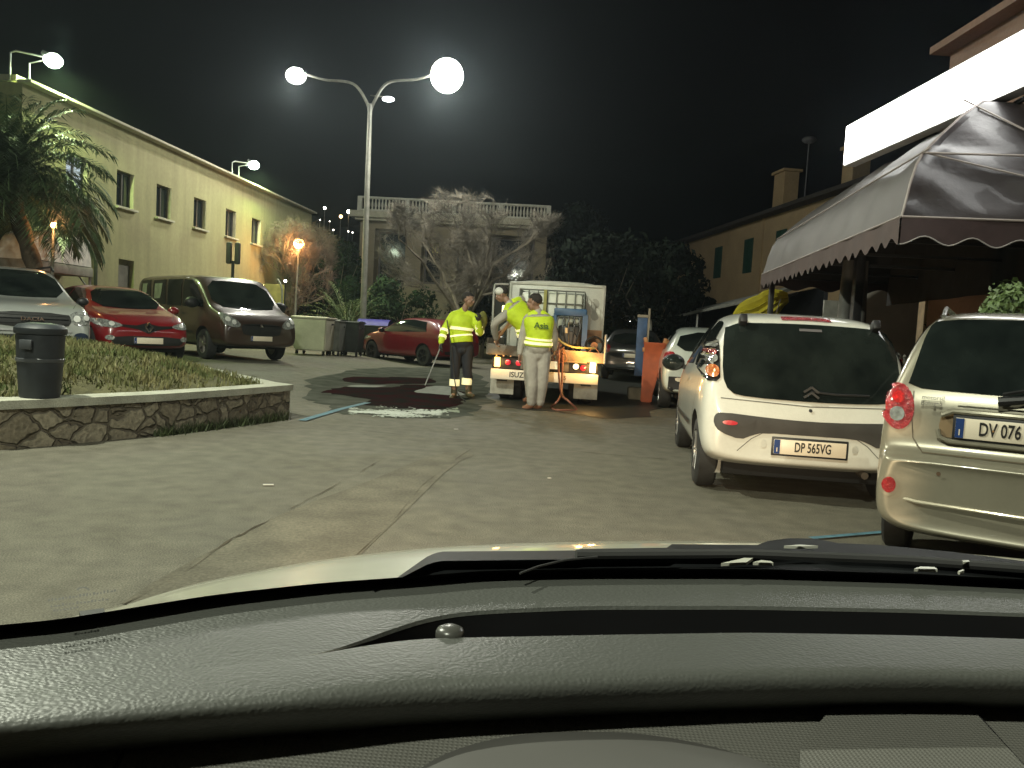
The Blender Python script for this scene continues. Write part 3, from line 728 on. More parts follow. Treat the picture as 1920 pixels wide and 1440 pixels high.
# ================================================================== trees and plants
BARK = mat('grey_bark', (.15, .13, .095), rough=.9, var=.3, bump=.4, bscale=20)
TWIG = mat('pale_twig', (.15, .135, .105), rough=.9, var=.3, scale=2)
TWIG2 = mat('reddish_twig', (.15, .11, .085), rough=.9, var=.3, scale=2)
def bare_tree(name, label, base, h, rw, seed, twigm, n_tw=2600, squash=.8, group=None, lean=0):
    rr = random.Random(seed); t = thing(name, label, 'tree', base, 0, group)
    tr = MB(); segs = []
    def branch(p, d, L, r, lvl):
        n = 4; pts = [p]; q = p.copy()
        for k in range(n):
            d = (d + Vector((rr.gauss(0, .16), rr.gauss(0, .16), rr.gauss(.03, .1)))).normalized(); q = q + d * L / n; pts.append(q.copy())
        tr.tube(pts, [r * (1 - .5 * k / n) for k in range(n + 1)], n=6 if lvl < 2 else 4, cap=False)
        if lvl >= 2: segs.append(pts)
        if lvl < 4:
            for c in range(rr.choice((3, 4)) if lvl else 5):
                f = rr.uniform(.45, 1) if c else 1; b = pts[min(n, int(f * n))]
                ax = d.orthogonal().normalized(); ax.rotate(Matrix.Rotation(rr.uniform(0, 6.28), 3, d))
                nd = (d + ax * rr.uniform(.5, 1.1)); nd.z *= squash; branch(b, nd.normalized(), L * rr.uniform(.58, .8), r * .52, lvl + 1)
    th = h * .22
    tr.tube([Vector((0, 0, 0)), Vector((lean * .3, 0, th * .5)), Vector((lean, 0, th))], [.16, .13, .11], n=9)
    for k in range(5):
        a = k * 1.256 + rr.uniform(-.3, .3)
        branch(Vector((lean, 0, th)), Vector((math.cos(a) * rw / h * 1.6, math.sin(a) * rw / h * 1.6, 1)).normalized(), h * .30, .07, 1)
    zz = sorted(p.z for s_ in segs for p in s_)[int(len(segs) * 5 * .985) - 1]; xx = sorted(Vector((p.x - lean, p.y)).length for s_ in segs for p in s_)[int(len(segs) * 5 * .97) - 1]
    fz = (h - th) / (zz - th); fx = rw / xx
    def wp(p):
        k_ = min(1, max(0, p.z / th)); p.x = lean + (p.x - lean) * (1 + (fx - 1) * k_) if p.z > th * .9 else p.x; p.y = p.y * (1 + (fx - 1) * k_) if p.z > th * .9 else p.y
        p.z = th + (p.z - th) * fz if p.z > th else p.z
        if p.z > th:
            r_ = Vector((p.x - lean, p.y)).length
            if r_ > rw * .8:
                q_ = (rw * .8 + rw * .25 * (1 - math.exp(-(r_ - rw * .8) / rw))) / r_; p.x = lean + (p.x - lean) * q_; p.y *= q_; r_ *= q_
            zl = h * (.60 + .38 * math.sqrt(max(0, 1 - (r_ / (rw * 1.1)) ** 2)) + .05 * noise.noise((p.x, p.y, seed)))
            if p.z > zl * .85: p.z = zl * .85 + zl * .17 * (1 - math.exp(-(p.z - zl * .85) / (zl * .25)))
    for v in tr.bm.verts: wp(v.co)
    for s_ in segs:
        for p in s_: wp(p)
    tr.build('trunk', BARK, t)
    cr = bmesh.new()
    for k in range(n_tw):
        pts = rr.choice(segs); i = rr.randrange(1, len(pts)); p = pts[i].lerp(pts[i - 1], rr.random())
        d = (pts[i] - pts[i - 1]).normalized() + Vector((rr.gauss(0, .75), rr.gauss(0, .75), rr.gauss(.25, .6))); d.normalize()
        L = rr.uniform(.18, .5); r = rr.uniform(.004, .009)
        q = p.copy()
        for sgm in range(2):
            d2 = (d + Vector((rr.gauss(0, .3), rr.gauss(0, .3), rr.gauss(.1, .2)))).normalized()
            e = q + d2 * L * .5; o = d2.orthogonal().normalized(); o2 = d2.cross(o)
            vs = [cr.verts.new(q + o * r), cr.verts.new(q + (-o * .5 + o2 * .87) * r), cr.verts.new(q + (-o * .5 - o2 * .87) * r), cr.verts.new(e)]
            for f in ((0, 1, 3), (1, 2, 3), (2, 0, 3)): cr.faces.new([vs[x] for x in f])
            q = e; d = d2; r *= .7
    me = bpy.data.meshes.new('crown'); cr.to_mesh(me); cr.free(); link('crown', me, twigm, t, smooth=False)
    return t
def gpos(px, y): p = D(px, 600, y); return (p.x, y, gz(p.x, y))
bare_tree('bare_tree', 'wide bare tree with pale twigs in front of the balustrade house', gpos(862, 31), 6.4, 4.3, 14, TWIG, 32000, lean=.1)
bare_tree('bare_tree', 'rounded bare tree with reddish twigs at the far end of the yellow building', gpos(548, 32), 5.1, 1.75, 23, TWIG2, 11000)

LEAFG = [mat('palm_leaf', (.075, .115, .05), rough=.5, var=.35, scale=3), mat('palm_leaf_pale', (.11, .15, .06), rough=.5, var=.3, scale=3)]
def palm(name, label, base, th, fl, nf, seed, nl=34, ll=.45, droop=1.0, m=None, lean=(0, 0), tr=.15, cat='palm', up=.9, group=None):
    rr = random.Random(seed); t = thing(name, label, cat, base, 0, group); top = Vector((lean[0], lean[1], th))
    m_ = MB(); prf = []
    for k in range(13): prf.append(tr * (1.15 if k % 2 else .92) * (1.25 if k > 10 else 1))
    m_.tube([Vector((0, 0, 0)).lerp(top, k / 12) for k in range(13)], prf, n=12); m_.build('trunk', mat('palm_trunk', (.075, .055, .035), rough=.95, var=.4, bump=.6, bscale=15), t)
    cr = bmesh.new()
    for i in range(nf):
        a = i * 2.39996 + rr.uniform(-.2, .2); el = R(80) * (1 - (i / nf)) * up + R(-18) * (i / nf)
        L = fl * rr.uniform(.8, 1.1); d = Vector((math.cos(a) * math.cos(el), math.sin(a) * math.cos(el), math.sin(el)))
        p = top + d * .05; pts = [p.copy()]; n = 12
        for k in range(n):
            d = (d + Vector((0, 0, -.16 * droop * (k / n + .25)))).normalized(); p = p + d * L / n; pts.append(p.copy())
        fr = frames(pts); side0 = d.cross(Vector((0, 0, 1))).normalized()
        for k in range(len(pts) - 1):       # rachis
            w = .018 * (1 - k / n) + .004; w2 = .018 * (1 - (k + 1) / n) + .004; z = Vector((0, 0, 1))
            s_ = side0
            vs = [cr.verts.new(x) for x in (pts[k] + s_ * w, pts[k] - s_ * w, pts[k + 1] - s_ * w2, pts[k + 1] + s_ * w2)]
            cr.faces.new(vs)
        for k in range(nl):
            f = .1 + .9 * k / nl; q = f * n; j = min(n - 1, int(q)); pp = pts[j].lerp(pts[j + 1], q - j); tt = (pts[j + 1] - pts[j]).normalized()
            for sg in (-1, 1):
                dd = (tt * rr.uniform(.55, .9) + side0 * sg + Vector((0, 0, rr.uniform(-.1, .35)))).normalized()
                l2 = ll * (math.sin(math.pi * (.12 + .8 * f)) ** .6) * rr.uniform(.8, 1.1); w = .011
                e = pp + dd * l2 + Vector((0, 0, -.22 * l2 * droop)); mm = pp + dd * l2 * .5; o = dd.cross(Vector((0, 0, 1))).normalized() * w * (1.3 if ll > .3 else 1)
                cr.faces.new([cr.verts.new(x) for x in (pp, mm + o, e, mm - o)])
    me = bpy.data.meshes.new('crown'); cr.to_mesh(me); cr.free(); link('crown', me, m or LEAFG[0], t, smooth=False)
    return t
palm('palm_tree', 'large feathery palm tree rising behind the silver car in front of the yellow building', (-9.08, 16.1, .16), 3.35, 2.1, 120, 4, nl=58, ll=.55, droop=1.25, lean=(-1.15, -.1), up=1.0)
palm('dwarf_palm', 'bushy dwarf palm around the foot of the tall twin lamp post', gpos(652, 29), .7, 1.9, 60, 8, nl=26, ll=.42, droop=.75, m=LEAFG[1], tr=.13)
palm('dwarf_palm', 'smaller dwarf palm behind the red hatchback and the standing worker', gpos(805, 29.5), .5, 1.2, 44, 9, nl=22, ll=.34, droop=.6, m=LEAFG[1], tr=.12)

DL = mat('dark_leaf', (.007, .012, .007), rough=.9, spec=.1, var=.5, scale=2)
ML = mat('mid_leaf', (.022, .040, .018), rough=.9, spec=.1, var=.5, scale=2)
def leafy(name, label, base, h, rx, seed, m, n=5200, ls=.09, trunk=True, cat='tree', group=None, zb=.25, stretch=1.0):
    rr = random.Random(seed); t = thing(name, label, cat, base, 0, group)
    m_ = MB(); m_.tube([(0, 0, 0), (.05, 0, h * .2), (0, .05, h * .45)], [.05 * rx + .03, .04 * rx + .02, .02], n=8)
    for k in range(6):
        a = k * 1.05; m_.tube([(0, 0, h * .2), (math.cos(a) * rx * .35, math.sin(a) * rx * .35, h * .5), (math.cos(a) * rx * .6, math.sin(a) * rx * .6, h * .72)], [.03, .02, .008], n=5)
    m_.build('trunk', BARK, t)
    cl = []
    for k in range(26):
        a = rr.uniform(0, 6.28); r_ = rx * math.sqrt(rr.random()) * .8; z = rr.uniform(zb, .92)
        wz = math.sin(math.pi * min(1, max(.12, (z - zb) / (1 - zb) * .85 + .12)))
        cl.append((Vector((math.cos(a) * r_ * wz, math.sin(a) * r_ * wz, z * h)), rx * rr.uniform(.22, .42)))
    cr = bmesh.new()
    for k in range(n):
        c, r_ = rr.choice(cl); v = Vector((rr.gauss(0, 1), rr.gauss(0, 1), rr.gauss(0, 1))).normalized() * r_ * rr.uniform(.65, 1.08)
        v.z *= .8 * stretch; p = c + v; nn = (v.normalized() + Vector((rr.gauss(0, .5), rr.gauss(0, .5), rr.gauss(0, .5)))).normalized()
        u = nn.orthogonal().normalized(); u.rotate(Matrix.Rotation(rr.uniform(0, 6.28), 3, nn)); w = nn.cross(u); s = ls * rr.uniform(.6, 1.4)
        cr.faces.new([cr.verts.new(x) for x in (p - u * s, p + w * s * .45, p + u * s, p - w * s * .45)])
    me = bpy.data.meshes.new('crown'); cr.to_mesh(me); cr.free(); link('crown', me, m, t, smooth=False)
    return t
leafy('evergreen_tree', 'dark evergreen between the orange lamp and the tall lamp post', gpos(628, 38), 5.2, 1.6, 31, ML, 5000, .12)
leafy('evergreen_shrub', 'dark shrub filling the space left of the dwarf palm', gpos(590, 33), 2.6, 1.1, 32, DL, 3500, .09, cat='shrub')
leafy('evergreen_shrub', 'broad dark shrub under the wide bare tree', gpos(745, 33), 3.0, 1.7, 33, ML, 4500, .09, cat='shrub')
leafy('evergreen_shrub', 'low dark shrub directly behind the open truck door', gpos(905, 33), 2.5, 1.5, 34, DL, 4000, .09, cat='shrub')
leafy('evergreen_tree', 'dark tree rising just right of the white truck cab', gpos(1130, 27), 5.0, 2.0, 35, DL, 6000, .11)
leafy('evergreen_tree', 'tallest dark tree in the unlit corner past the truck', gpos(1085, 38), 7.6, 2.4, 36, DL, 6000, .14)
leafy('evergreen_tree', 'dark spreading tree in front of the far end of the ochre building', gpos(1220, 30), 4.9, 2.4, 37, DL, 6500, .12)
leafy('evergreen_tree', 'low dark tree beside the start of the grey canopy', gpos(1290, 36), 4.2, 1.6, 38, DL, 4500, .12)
LB_ = mat('bush_leaf', (.10, .15, .05), rough=.5, var=.4, scale=3)
leafy('leafy_bush', 'green leafy bush under the awning above the gold hatchback', gpos(1878, 6.55), 1.86, .50, 39, LB_, 4600, .030, cat='bush', zb=.45)
leafy('leafy_bush', 'dim bush between the pale pillar and the gold hatchback', gpos(1790, 12.6), 1.9, .55, 40, ML, 2600, .04, cat='bush', zb=.3)

# far hill with a few lamps
m_ = MB(); rows = []
for j in range(9):
    y = 110 + j * 35
    rows.append([(x, y, max(-1, (2 + j * 6.5) * math.exp(-((x + 60 - j * 3) / 110) ** 2) + 3 * noise.noise((x * .02, j * .4, 0)))) for x in range(-330, 260, 14)])
m_.sheet(rows); tag(m_.build('hills', mat('hill_scrub', (.02, .024, .02), rough=1, var=.4, scale=.1)), kind='structure')
HL = mat('hill_lamp_glow', (1, 1, 1), emit=(1, .93, .78), es=14)
HW = mat('hill_lamp_warm', (1, .8, .5), emit=(1, .6, .25), es=12)
for k, (px, py, r_) in enumerate(((609, 390, .30), (654, 397, .42), (639, 406, .34), (625, 431, .14), (653, 434, .14), (661, 436, .14), (600, 412, .12), (618, 415, .10))):
    p = D(px, py, 104); m_ = MB(); m_.tube([Vector((p.x, p.y, max(0, p.z - 6))), p], .05, n=5); t = thing('hillside_lamp', 'tiny distant lamp glowing on the dark hill beside the balustrade house', 'lamp', (0, 0, 0), 0, 'lamps on the far hill')
    m_.build('post', STEEL, t); m_ = MB(); m_.sphere(p, r_ * .62); m_.build('bulb', HW if k == 2 else HL, t)
# ================================================================== vehicles
V3 = Vector
TYRE = mat('tyre_rubber', (.018, .018, .018), rough=.8, var=.3, scale=12)
RIM = mat('alloy_rim', (.35, .35, .34), rough=.35, metal=.7, var=.15)
RIMG = mat('rim_gold_lit', (.30, .28, .25), rough=.35, metal=.7, var=.15)
BLK = mat('black_plastic', (.014, .014, .015), rough=.5, var=.3)
WELL = mat('wheel_well_black', (.006, .006, .006), rough=.9)
GLS = mat('car_glass', (.005, .007, .007), rough=.05, scale=3.2, col2=(.016, .021, .019), spec=.5)  # paler green-grey blobs painted in for reflections and the dim cabin
CHR = mat('chrome', (.6, .6, .6), rough=.12, metal=1)
LENS = mat('headlamp_lens', (.55, .57, .55), rough=.08, metal=.6, var=.5, scale=30, coat=1)
REDL = mat('red_lens', (.20, .004, .008), rough=.12, var=.4, scale=45, col2=(.45, .02, .025), bump=.6, bscale=60, coat=1)
ORGL = mat('orange_lens', (.34, .045, .008), rough=.15, var=.6, scale=50, col2=(.62, .26, .08), bump=.8, bscale=70, coat=1)
PLATE = mat('plate_white', (.75, .66, .52), rough=.35, var=.04)
PBLUE = mat('plate_blue', (.01, .04, .16), rough=.4)
INK = mat('plate_ink', (.012, .010, .008), rough=.5)
def paint(name, c, **kw): return mat('paint_' + name, c, rough=kw.pop('rough', .32), coat=.9, var=kw.pop('var', .05), scale=2.5, fine=.05, **kw)

def section(y, zb, zl, zt, W, Wt, n=None):
    h = zt - zl; g = zl - zb
    half = [(0, zb), (.72 * W, zb), (.93 * W, zb + .035), (.985 * W, zb + .28 * g), (W, zb + .62 * g), (.975 * W, zl),
            ((.975 * W) * .52 + Wt * .48, zl + .5 * h), (Wt + .012, zl + .84 * h), (.88 * Wt, zl + .975 * h), (.45 * Wt, zl + .998 * h), (0, zt)]
    ring = [Vector((x, y, z)) for x, z in half] + [Vector((-x, y, z)) for x, z in half[-2:0:-1]]
    return ring
def wheel_mesh(r, w, spokes=7):
    m_ = MB(); m_.lathe([(r * .62, -w / 2), (r * .9, -w / 2), (r * .985, -w * .38), (r, -w * .2), (r, w * .2), (r * .985, w * .38), (r * .9, w / 2), (r * .62, w / 2)], axis='X', n=32, closed=True); ty = m_.mesh('wheel'); ty.materials.append(TYRE)
    m_ = MB(); m_.lathe([(r * .64, -w * .42), (r * .66, w * .44), (r * .6, w * .44), (r * .58, -w * .2), (.0001, -w * .2), (.0001, -w * .35)], axis='X', n=32)
    for k in range(spokes):
        a = 2 * math.pi * k / spokes; d = Vector((0, math.cos(a), math.sin(a)))
        m_.bar(Vector((w * .34, 0, 0)) + d * r * .1, Vector((w * .4, 0, 0)) + d * r * .6, r * .13, r * .07)
    m_.lathe([(r * .16, w * .25), (r * .15, w * .42), (.0001, w * .44)], axis='X', n=16)
    ri = m_.mesh('rim')
    for me in (ty, ri):
        for p in me.polygons: p.use_smooth = True
        me.set_sharp_from_angle(angle=R(40))
    return ty, ri

class Car:
    def __init__(s, name, label, cat, loc, rotz, stations, pm, wheels, group=None, sub=2, rim=RIM, spokes=7, tiltx=0):
        s.t = thing(name, label, cat, loc, rotz, group)
        s.st = stations
        m_ = MB(); m_.rings([section(*q) for q in stations], cap=True)
        me = evaluated(m_.mesh('body'), [('SUBSURF', dict(levels=sub, render_levels=sub))])
        b = bmesh.new(); b.from_mesh(me); s.bvh = BVHTree.FromBMesh(b); b.free()
        r, w, xo, ys = wheels
        cut = MB()
        for y in ys:
            for sg in (-1, 1): cut.lathe([(r * 1.17, -.2), (r * 1.17, .2)], c=(sg * (xo - .03), y, r + .01), axis='X', n=36)
        cme = cut.mesh('cut'); co = bpy.data.objects.new('cut', cme); COL.objects.link(co)
        me = evaluated(me, [('BOOLEAN', dict(operation='DIFFERENCE', object=co, solver='EXACT', use_self=False))])
        bpy.data.objects.remove(co)
        me.materials.clear(); me.materials.append(pm); me.materials.append(WELL)
        for p in me.polygons:
            c = p.center
            for y in ys:
                dd = math.hypot(c.y - y, c.z - r - .01)
                if dd < r * 1.19 and abs(c.x) < xo + .05 and (abs(p.normal.x) > .5 or p.normal.dot(Vector((0, y - c.y, r - c.z)).normalized()) > .7) and (abs(c.x) < xo - .1 or abs(p.normal.x) < .5): p.material_index = 1
        s.body = link('body', me, None, s.t, angle=50)
        ty, ri = wheel_mesh(r, w, spokes); ri.materials.append(rim)
        for y in ys:
            for sg in (1, -1):
                o = bpy.data.objects.new('wheel', ty); COL.objects.link(o); o.parent = s.t; o.location = (sg * (xo - w / 2 - .012), y, r)
                if sg < 0: o.rotation_euler = (0, 0, math.pi)
                q = bpy.data.objects.new('rim', ri); COL.objects.link(q); q.parent = o
    def patch(s, name, poly, view, m, eps=.006, res=.06, parent=None, sm=0, mirror=False, th=0):
        """poly in (x,z) for view 'front'/'rear', (y,z) for 'side' (right side; 'left' for the other), (x,y) for 'top'"""
        if sm: poly = smooth_poly(poly, sm)
        bm = cut_poly(poly, res)
        o, d = {'rear': (lambda a, b: Vector((a, -9, b)), Vector((0, 1, 0))), 'front': (lambda a, b: Vector((a, 9, b)), Vector((0, -1, 0))),
                'side': (lambda a, b: Vector((9, a, b)), Vector((-1, 0, 0))), 'left': (lambda a, b: Vector((-9, a, b)), Vector((1, 0, 0))),
                'top': (lambda a, b: Vector((a, b, 9)), Vector((0, 0, -1)))}[view]
        bad = []
        for v in bm.verts:
            p = o(v.co.x, v.co.y); hit, nrm, _, _ = s.bvh.ray_cast(p, d)
            if hit is None:
                hit, nrm, _, _ = s.bvh.find_nearest(p + d * 8.3)
            v.co = hit + nrm * eps
        if th:
            ex = bmesh.ops.extrude_face_region(bm, geom=bm.faces[:]); vs = [g for g in ex['geom'] if isinstance(g, bmesh.types.BMVert)]
            for v in vs: v.co -= d * th
        me = bpy.data.meshes.new(name); bmesh.ops.recalc_face_normals(bm, faces=bm.faces)
        if not th:
            n = sum((f.normal * f.calc_area() for f in bm.faces), Vector())
            if n.dot(d) > 0: bmesh.ops.reverse_faces(bm, faces=bm.faces)
        bm.to_mesh(me); bm.free()
        return link(name, me, m, parent or s.t, angle=60)
    def both(s, name, poly, m, **kw):
        s.patch(name, poly, 'side', m, **kw); return s.patch(name, poly, 'left', m, **kw)
    def mir(s, name, poly, view, m, **kw):
        a = s.patch(name, poly, view, m, **kw); b = s.patch(name, [(-x, z) for x, z in poly], view, m, **kw); return a, b
    def line(s, name, path, view, w=.008, m=None, eps=.003, **kw):
        return s.patch(name, strip2(path, w), view, m or BLK, eps=eps, res=.08, **kw)
    def plate(s, txt, x, y, z, front=False, w=.52, h=.11, tilt=0, narrow=.62, tx=None):
        """number plate; front: on the +y end"""
        sg = 1 if front else -1
        p = MB(); p.box((x, y, z), (w, .014, h), Matrix.Rotation(tilt, 3, 'X'), bev=.003); po = p.build('number_plate', PLATE, s.t)
        f = MB(); f.box((x, y - sg * .012, z), (w + .03, .014, h + .03), Matrix.Rotation(tilt, 3, 'X'), bev=.004); f.build('plate_frame', BLK, po)
        X = Vector((-sg, 0, 0)); Z = Matrix.Rotation(tilt, 3, 'X') @ Vector((0, 0, 1))
        lft = Vector((x, y + sg * .0078, z)) - X * (w / 2 - .022)
        q = MB(); q.box(lft + Vector((0, sg * .0005, 0)), (.043, .003, h - .004), Matrix.Rotation(tilt, 3, 'X')); bo = q.build('blue_band', PBLUE, po, smooth=False)
        text_on('band_letter', 'I', h * .4, basis(lft + Vector((0, sg * .0022, 0)) - Z * h * .22, X, Z), PLATE, po, bold=True)
        if txt: text_on('plate_lettering', txt, h * .92, basis(Vector((x if tx is None else tx, y + sg * .0085, z)) + X * (.02 if tx is None else 0), X, Z), INK, po, narrow=narrow, bold=True)
        return po
    def mirror(s, y, z, x, m, sc=1):
        for sg in (-1, 1):
            q = MB(); q.sphere((sg * (x + .10), y, z), .1 * sc, (1.15, .75, .85), n=14); q.bar((sg * (x - .05), y + .02, z - .05), (sg * (x + .07), y, z - .02), .04, .05); o = q.build('mirror', m, s.t)
            q = MB(); q.sphere((sg * (x + .105), y - .045 * sc, z), .088 * sc, (1.05, .42, .8), n=12); q.build('mirror_glass', GLS, o)

def under(c, y0, y1, w, z=.22):
    q = MB(); q.box((0, (y0 + y1) / 2, z), (w, y1 - y0, .12), bev=.02); q.build('underbody', WELL, c.t)

# ------------------------------------------------ white three-box-less hatch, rear three-quarter
C1S = [(-1.70, .34, .50, .56, .56, .48), (-1.712, .31, .52, .60, .68, .60), (-1.69, .285, .56, .66, .735, .66), (-1.63, .27, .70, .80, .775, .71), (-1.575, .25, .80, .92, .79, .70),
       (-1.51, .24, .86, 1.08, .80, .67), (-1.42, .23, .89, 1.26, .807, .63), (-1.33, .23, .90, 1.385, .81, .60), (-1.2, .22, .905, 1.425, .812, .585), (-.9, .2, .91, 1.455, .815, .575), (-.3, .2, .90, 1.475, .815, .57),
       (.25, .2, .88, 1.45, .815, .57), (.60, .2, .87, 1.33, .815, .60), (.98, .2, .86, 1.04, .812, .66), (1.2, .2, .80, .94, .80, .68), (1.5, .22, .70, .84, .77, .66), (1.65, .25, .60, .72, .70, .58), (1.70, .33, .5, .58, .58, .48)]
WHT = paint('white', (.62, .62, .56))
yaw = R(-8)
c = Car('white_hatchback', 'white small hatchback seen from behind with a black glass tailgate, plate DP 565VG', 'car', (2.26 + .23, 5.98 + 1.66, 0), yaw, C1S, WHT, (.285, .165, .80, (-1.20, 1.14)), spokes=6)
# glass tailgate reaching low down
rw = [(-.60, 1.335), (-.64, 1.2), (-.655, .93), (-.60, .80), (-.45, .775), (0, .765), (.45, .775), (.60, .80), (.655, .93), (.64, 1.2), (.60, 1.335), (.3, 1.35), (0, 1.355), (-.3, 1.35)]
c.patch('rear_window', smooth_poly(rw, 1), 'rear', GLS, eps=.012, res=.05)
c.mir('tail_light', smooth_poly([(.665, 1.27), (.70, 1.2), (.765, .98), (.78, .88), (.665, .88), (.668, 1.0)], 1), 'rear', mat('tail_glass_dark', (.02, .02, .02), rough=.08, coat=1), eps=.010, res=.04)
for sg in (-1, 1):
    for cx, cz, r_, m1 in ((.712, .955, .040, ORGL), (.705, 1.055, .028, LENS), (.70, 1.10, .020, REDL), (.69, 1.16, .018, LENS)):
        o = c.patch('lamp_lens', ell(sg * cx, cz, r_, r_ * 1.25), 'rear', m1, eps=.022, res=.03, th=0)
c.patch('brake_light', strip2([(-.19, 1.398), (-.06, 1.403), (.06, 1.403), (.19, 1.398)], .028), 'rear', REDL, eps=.008, res=.04)
for sg in (-1, 1):
    q = MB(); q.box((sg * .50, -1.372, 1.372), (.06, .10, .075), Matrix.Rotation(R(-25), 3, 'X'), bev=.014); q.build('hinge', BLK, c.t)
band = [(-.70, 0.630), (-.66, 0.655), (-.3, 0.633), (0, 0.625), (.3, 0.633), (.66, 0.655), (.70, 0.630), (.705, 0.565), (.66, 0.505), (.50, 0.455), (.42, 0.495), (.34, 0.520), (0, 0.520), (-.34, 0.520), (-.42, 0.495), (-.50, 0.455), (-.66, 0.505), (-.705, 0.565)]
c.patch('bumper_band', smooth_poly(band, 1), 'rear', mat('bumper_grey', (.035, .033, .03), rough=.6, var=.2), eps=.007, res=.05)
for sg in (-1, 1): c.patch('reflector', ell(sg * .585, .580, .055, .017), 'rear', mat('red_reflector', (.5, .004, .02), rough=.3, emit=(.6, .0, .03), es=.12), eps=.014, res=.03)  # faint glow added to imitate light the reflector returns
for x0, x1, za, zb_ in ((-.32, -.52, .53, .37), (.32, .52, .53, .37)): c.line('seam', [(x0, za), ((x0 + x1) / 2, (za + zb_) / 2 + .02), (x1, zb_)], 'rear', .006, mat('seam_shadow', (.1, .1, .09)))
c.line('seam', [(-.66, .76), (0, .735), (.66, .76)], 'rear', .007, mat('seam_shadow', (.1,) * 3))
c.patch('keyhole', ell(.0, .705, .013, .013), 'rear', BLK, eps=.01, res=.05)
c.patch('window_sticker', [(-.07, 1.318), (.10, 1.318), (.10, 1.298), (-.07, 1.298)], 'rear', mat('sticker_grey', (.10, .095, .10)), eps=.016, res=.05)
c.plate('DP 565VG', 0, -1.748, .43, narrow=.60)
for sg in (-1, 1): c.patch('plate_lamp', ell(sg * .33, .44, .022, .03), 'rear', mat('lamp_cap', (.5, .5, .45), rough=.3), eps=.02, res=.03)
for dz in (0, -.04):                      # chevrons
    q = MB(); y_ = -1.655 + dz * .35
    for sg in (-1, 1): q.bar((0, y_, .885 + dz), (sg * .055, y_ - .001, .845 + dz), .012, .016)
    q.build('emblem', mat('emblem_metal', (.05, .05, .05), metal=.3, rough=.4), c.t)
q = MB(); q.lathe([(.03, 0), (.03, .02), (.02, .035), (.001, .04)], c=(0, -1.60, .86), axis='Y', n=14); q.tube([(0, -1.63, .85), (.18, -1.655, .84), (.42, -1.64, .845)], .009, n=6); q.build('wiper', BLK, c.t)
c.both('side_window', smooth_poly([(-1.14, 1.02), (-1.0, 1.33), (-.80, 1.365), (-.28, 1.385), (-.28, .975), (-.9, .965), (-1.08, .975)], 1), GLS, res=.05)
c.both('side_window', [(-.20, .975), (-.20, 1.388), (.15, 1.372), (.42, 1.28), (.72, 1.04), (.76, .955)], GLS, res=.05)
c.patch('windscreen', [(-.60, 1.0), (-.50, 1.40), (0, 1.43), (.50, 1.40), (.60, 1.0), (0, .98)], 'front', GLS, res=.06)
for sd in ('side', 'left'):
    c.line('door_seam', [(-.24, .96), (-.24, .5), (-.26, .34)], sd); c.line('door_seam', [(-1.12, .95), (-1.13, .75), (-.95, .56), (-.80, .42), (-.78, .33), (.78, .33), (.86, .6), (.86, .9)], sd)
    c.patch('rub_strip', strip2([(-.72, .47), (.75, .46)], .05), sd, BLK, eps=.012, res=.06)
    c.patch('door_handle', ell(-.12, .83, .07, .018), sd, WHT, eps=.02, res=.03)
c.mirror(.66, .95, .80, BLK, 1.05)
q = MB(); q.tube([(0, .1, 1.46), (0, -.12, 1.62)], .005, n=5); q.build('aerial', BLK, c.t)
under(c, -1.55, 1.4, 1.2); q = MB(); q.tube([(.42, -1.70, .25), (.42, -1.2, .24)], .028); q.build('exhaust', mat('exhaust_metal', (.12, .1, .08), metal=.7, rough=.5), c.t)
for sg in (-1, 1):
    q = MB(); q.box((sg * .68, -1.02 - .42, .25), (.16, .012, .2)); q.build('mud_flap', mat('mud_flap_grey', (.2, .2, .18)), c.t)
    c.patch('headlight', ell(sg * .55, .68, .15, .07), 'front', LENS, res=.05)

# ------------------------------------------------ gold city car, near right edge
MZS = [(-1.74, 0.270, .56, .60, .60, .52), (-1.765, 0.245, .57, .615, .68, .62), (-1.75, 0.230, .59, .635, .715, .68), (-1.715, 0.220, .605, .655, .735, .69), (-1.66, 0.210, .62, .672, .742, .69),
       (-1.645, 0.200, .70, .76, .744, .69), (-1.635, 0.200, .82, .90, .745, .69), (-1.615, 0.190, .90, .985, .747, .68), (-1.56, 0.190, .95, 1.11, .748, .65), (-1.47, 0.190, .965, 1.29, .748, .61), (-1.38, 0.170, .97, 1.42, .748, .575), (-1.22, 0.300, .97, 1.475, .748, .56),
       (-.8, 0.280, .965, 1.50, .748, .555), (-.2, 0.280, .95, 1.51, .748, .555), (.3, 0.280, .93, 1.47, .748, .56), (.62, 0.280, .92, 1.36, .748, .58), (1.0, 0.280, .88, 1.05, .745, .62), (1.3, 0.280, .80, .92, .735, .62), (1.6, 0.300, .68, .82, .70, .6), (1.74, 0.340, .56, .66, .6, .5), (1.76, 0.400, .52, .58, .5, .42)]
GOLD = paint('champagne', (.27, .25, .19), metal=.35, rough=.33)
yaw2 = R(-32)
rcx, rcy = 2.62, 4.04                       # centre of the rear end
c2 = Car('gold_hatchback', 'champagne gold small hatchback at the right edge with round red tail lamp, plate DV 076', 'car', (rcx + 1.70 * math.sin(-yaw2), rcy + 1.70 * math.cos(yaw2), 0), yaw2, MZS, GOLD, (.275, .16, .735, (-1.17, 1.17)), spokes=6)
c2.patch('rear_window', smooth_poly([(-.62, 1.02), (-.60, 1.1), (-.55, 1.36), (-.50, 1.415), (0, 1.425), (.50, 1.415), (.55, 1.36), (.60, 1.1), (.62, 1.02), (.3, 1.01), (-.3, 1.01)], 1), 'rear', GLS, eps=.008, res=.05)
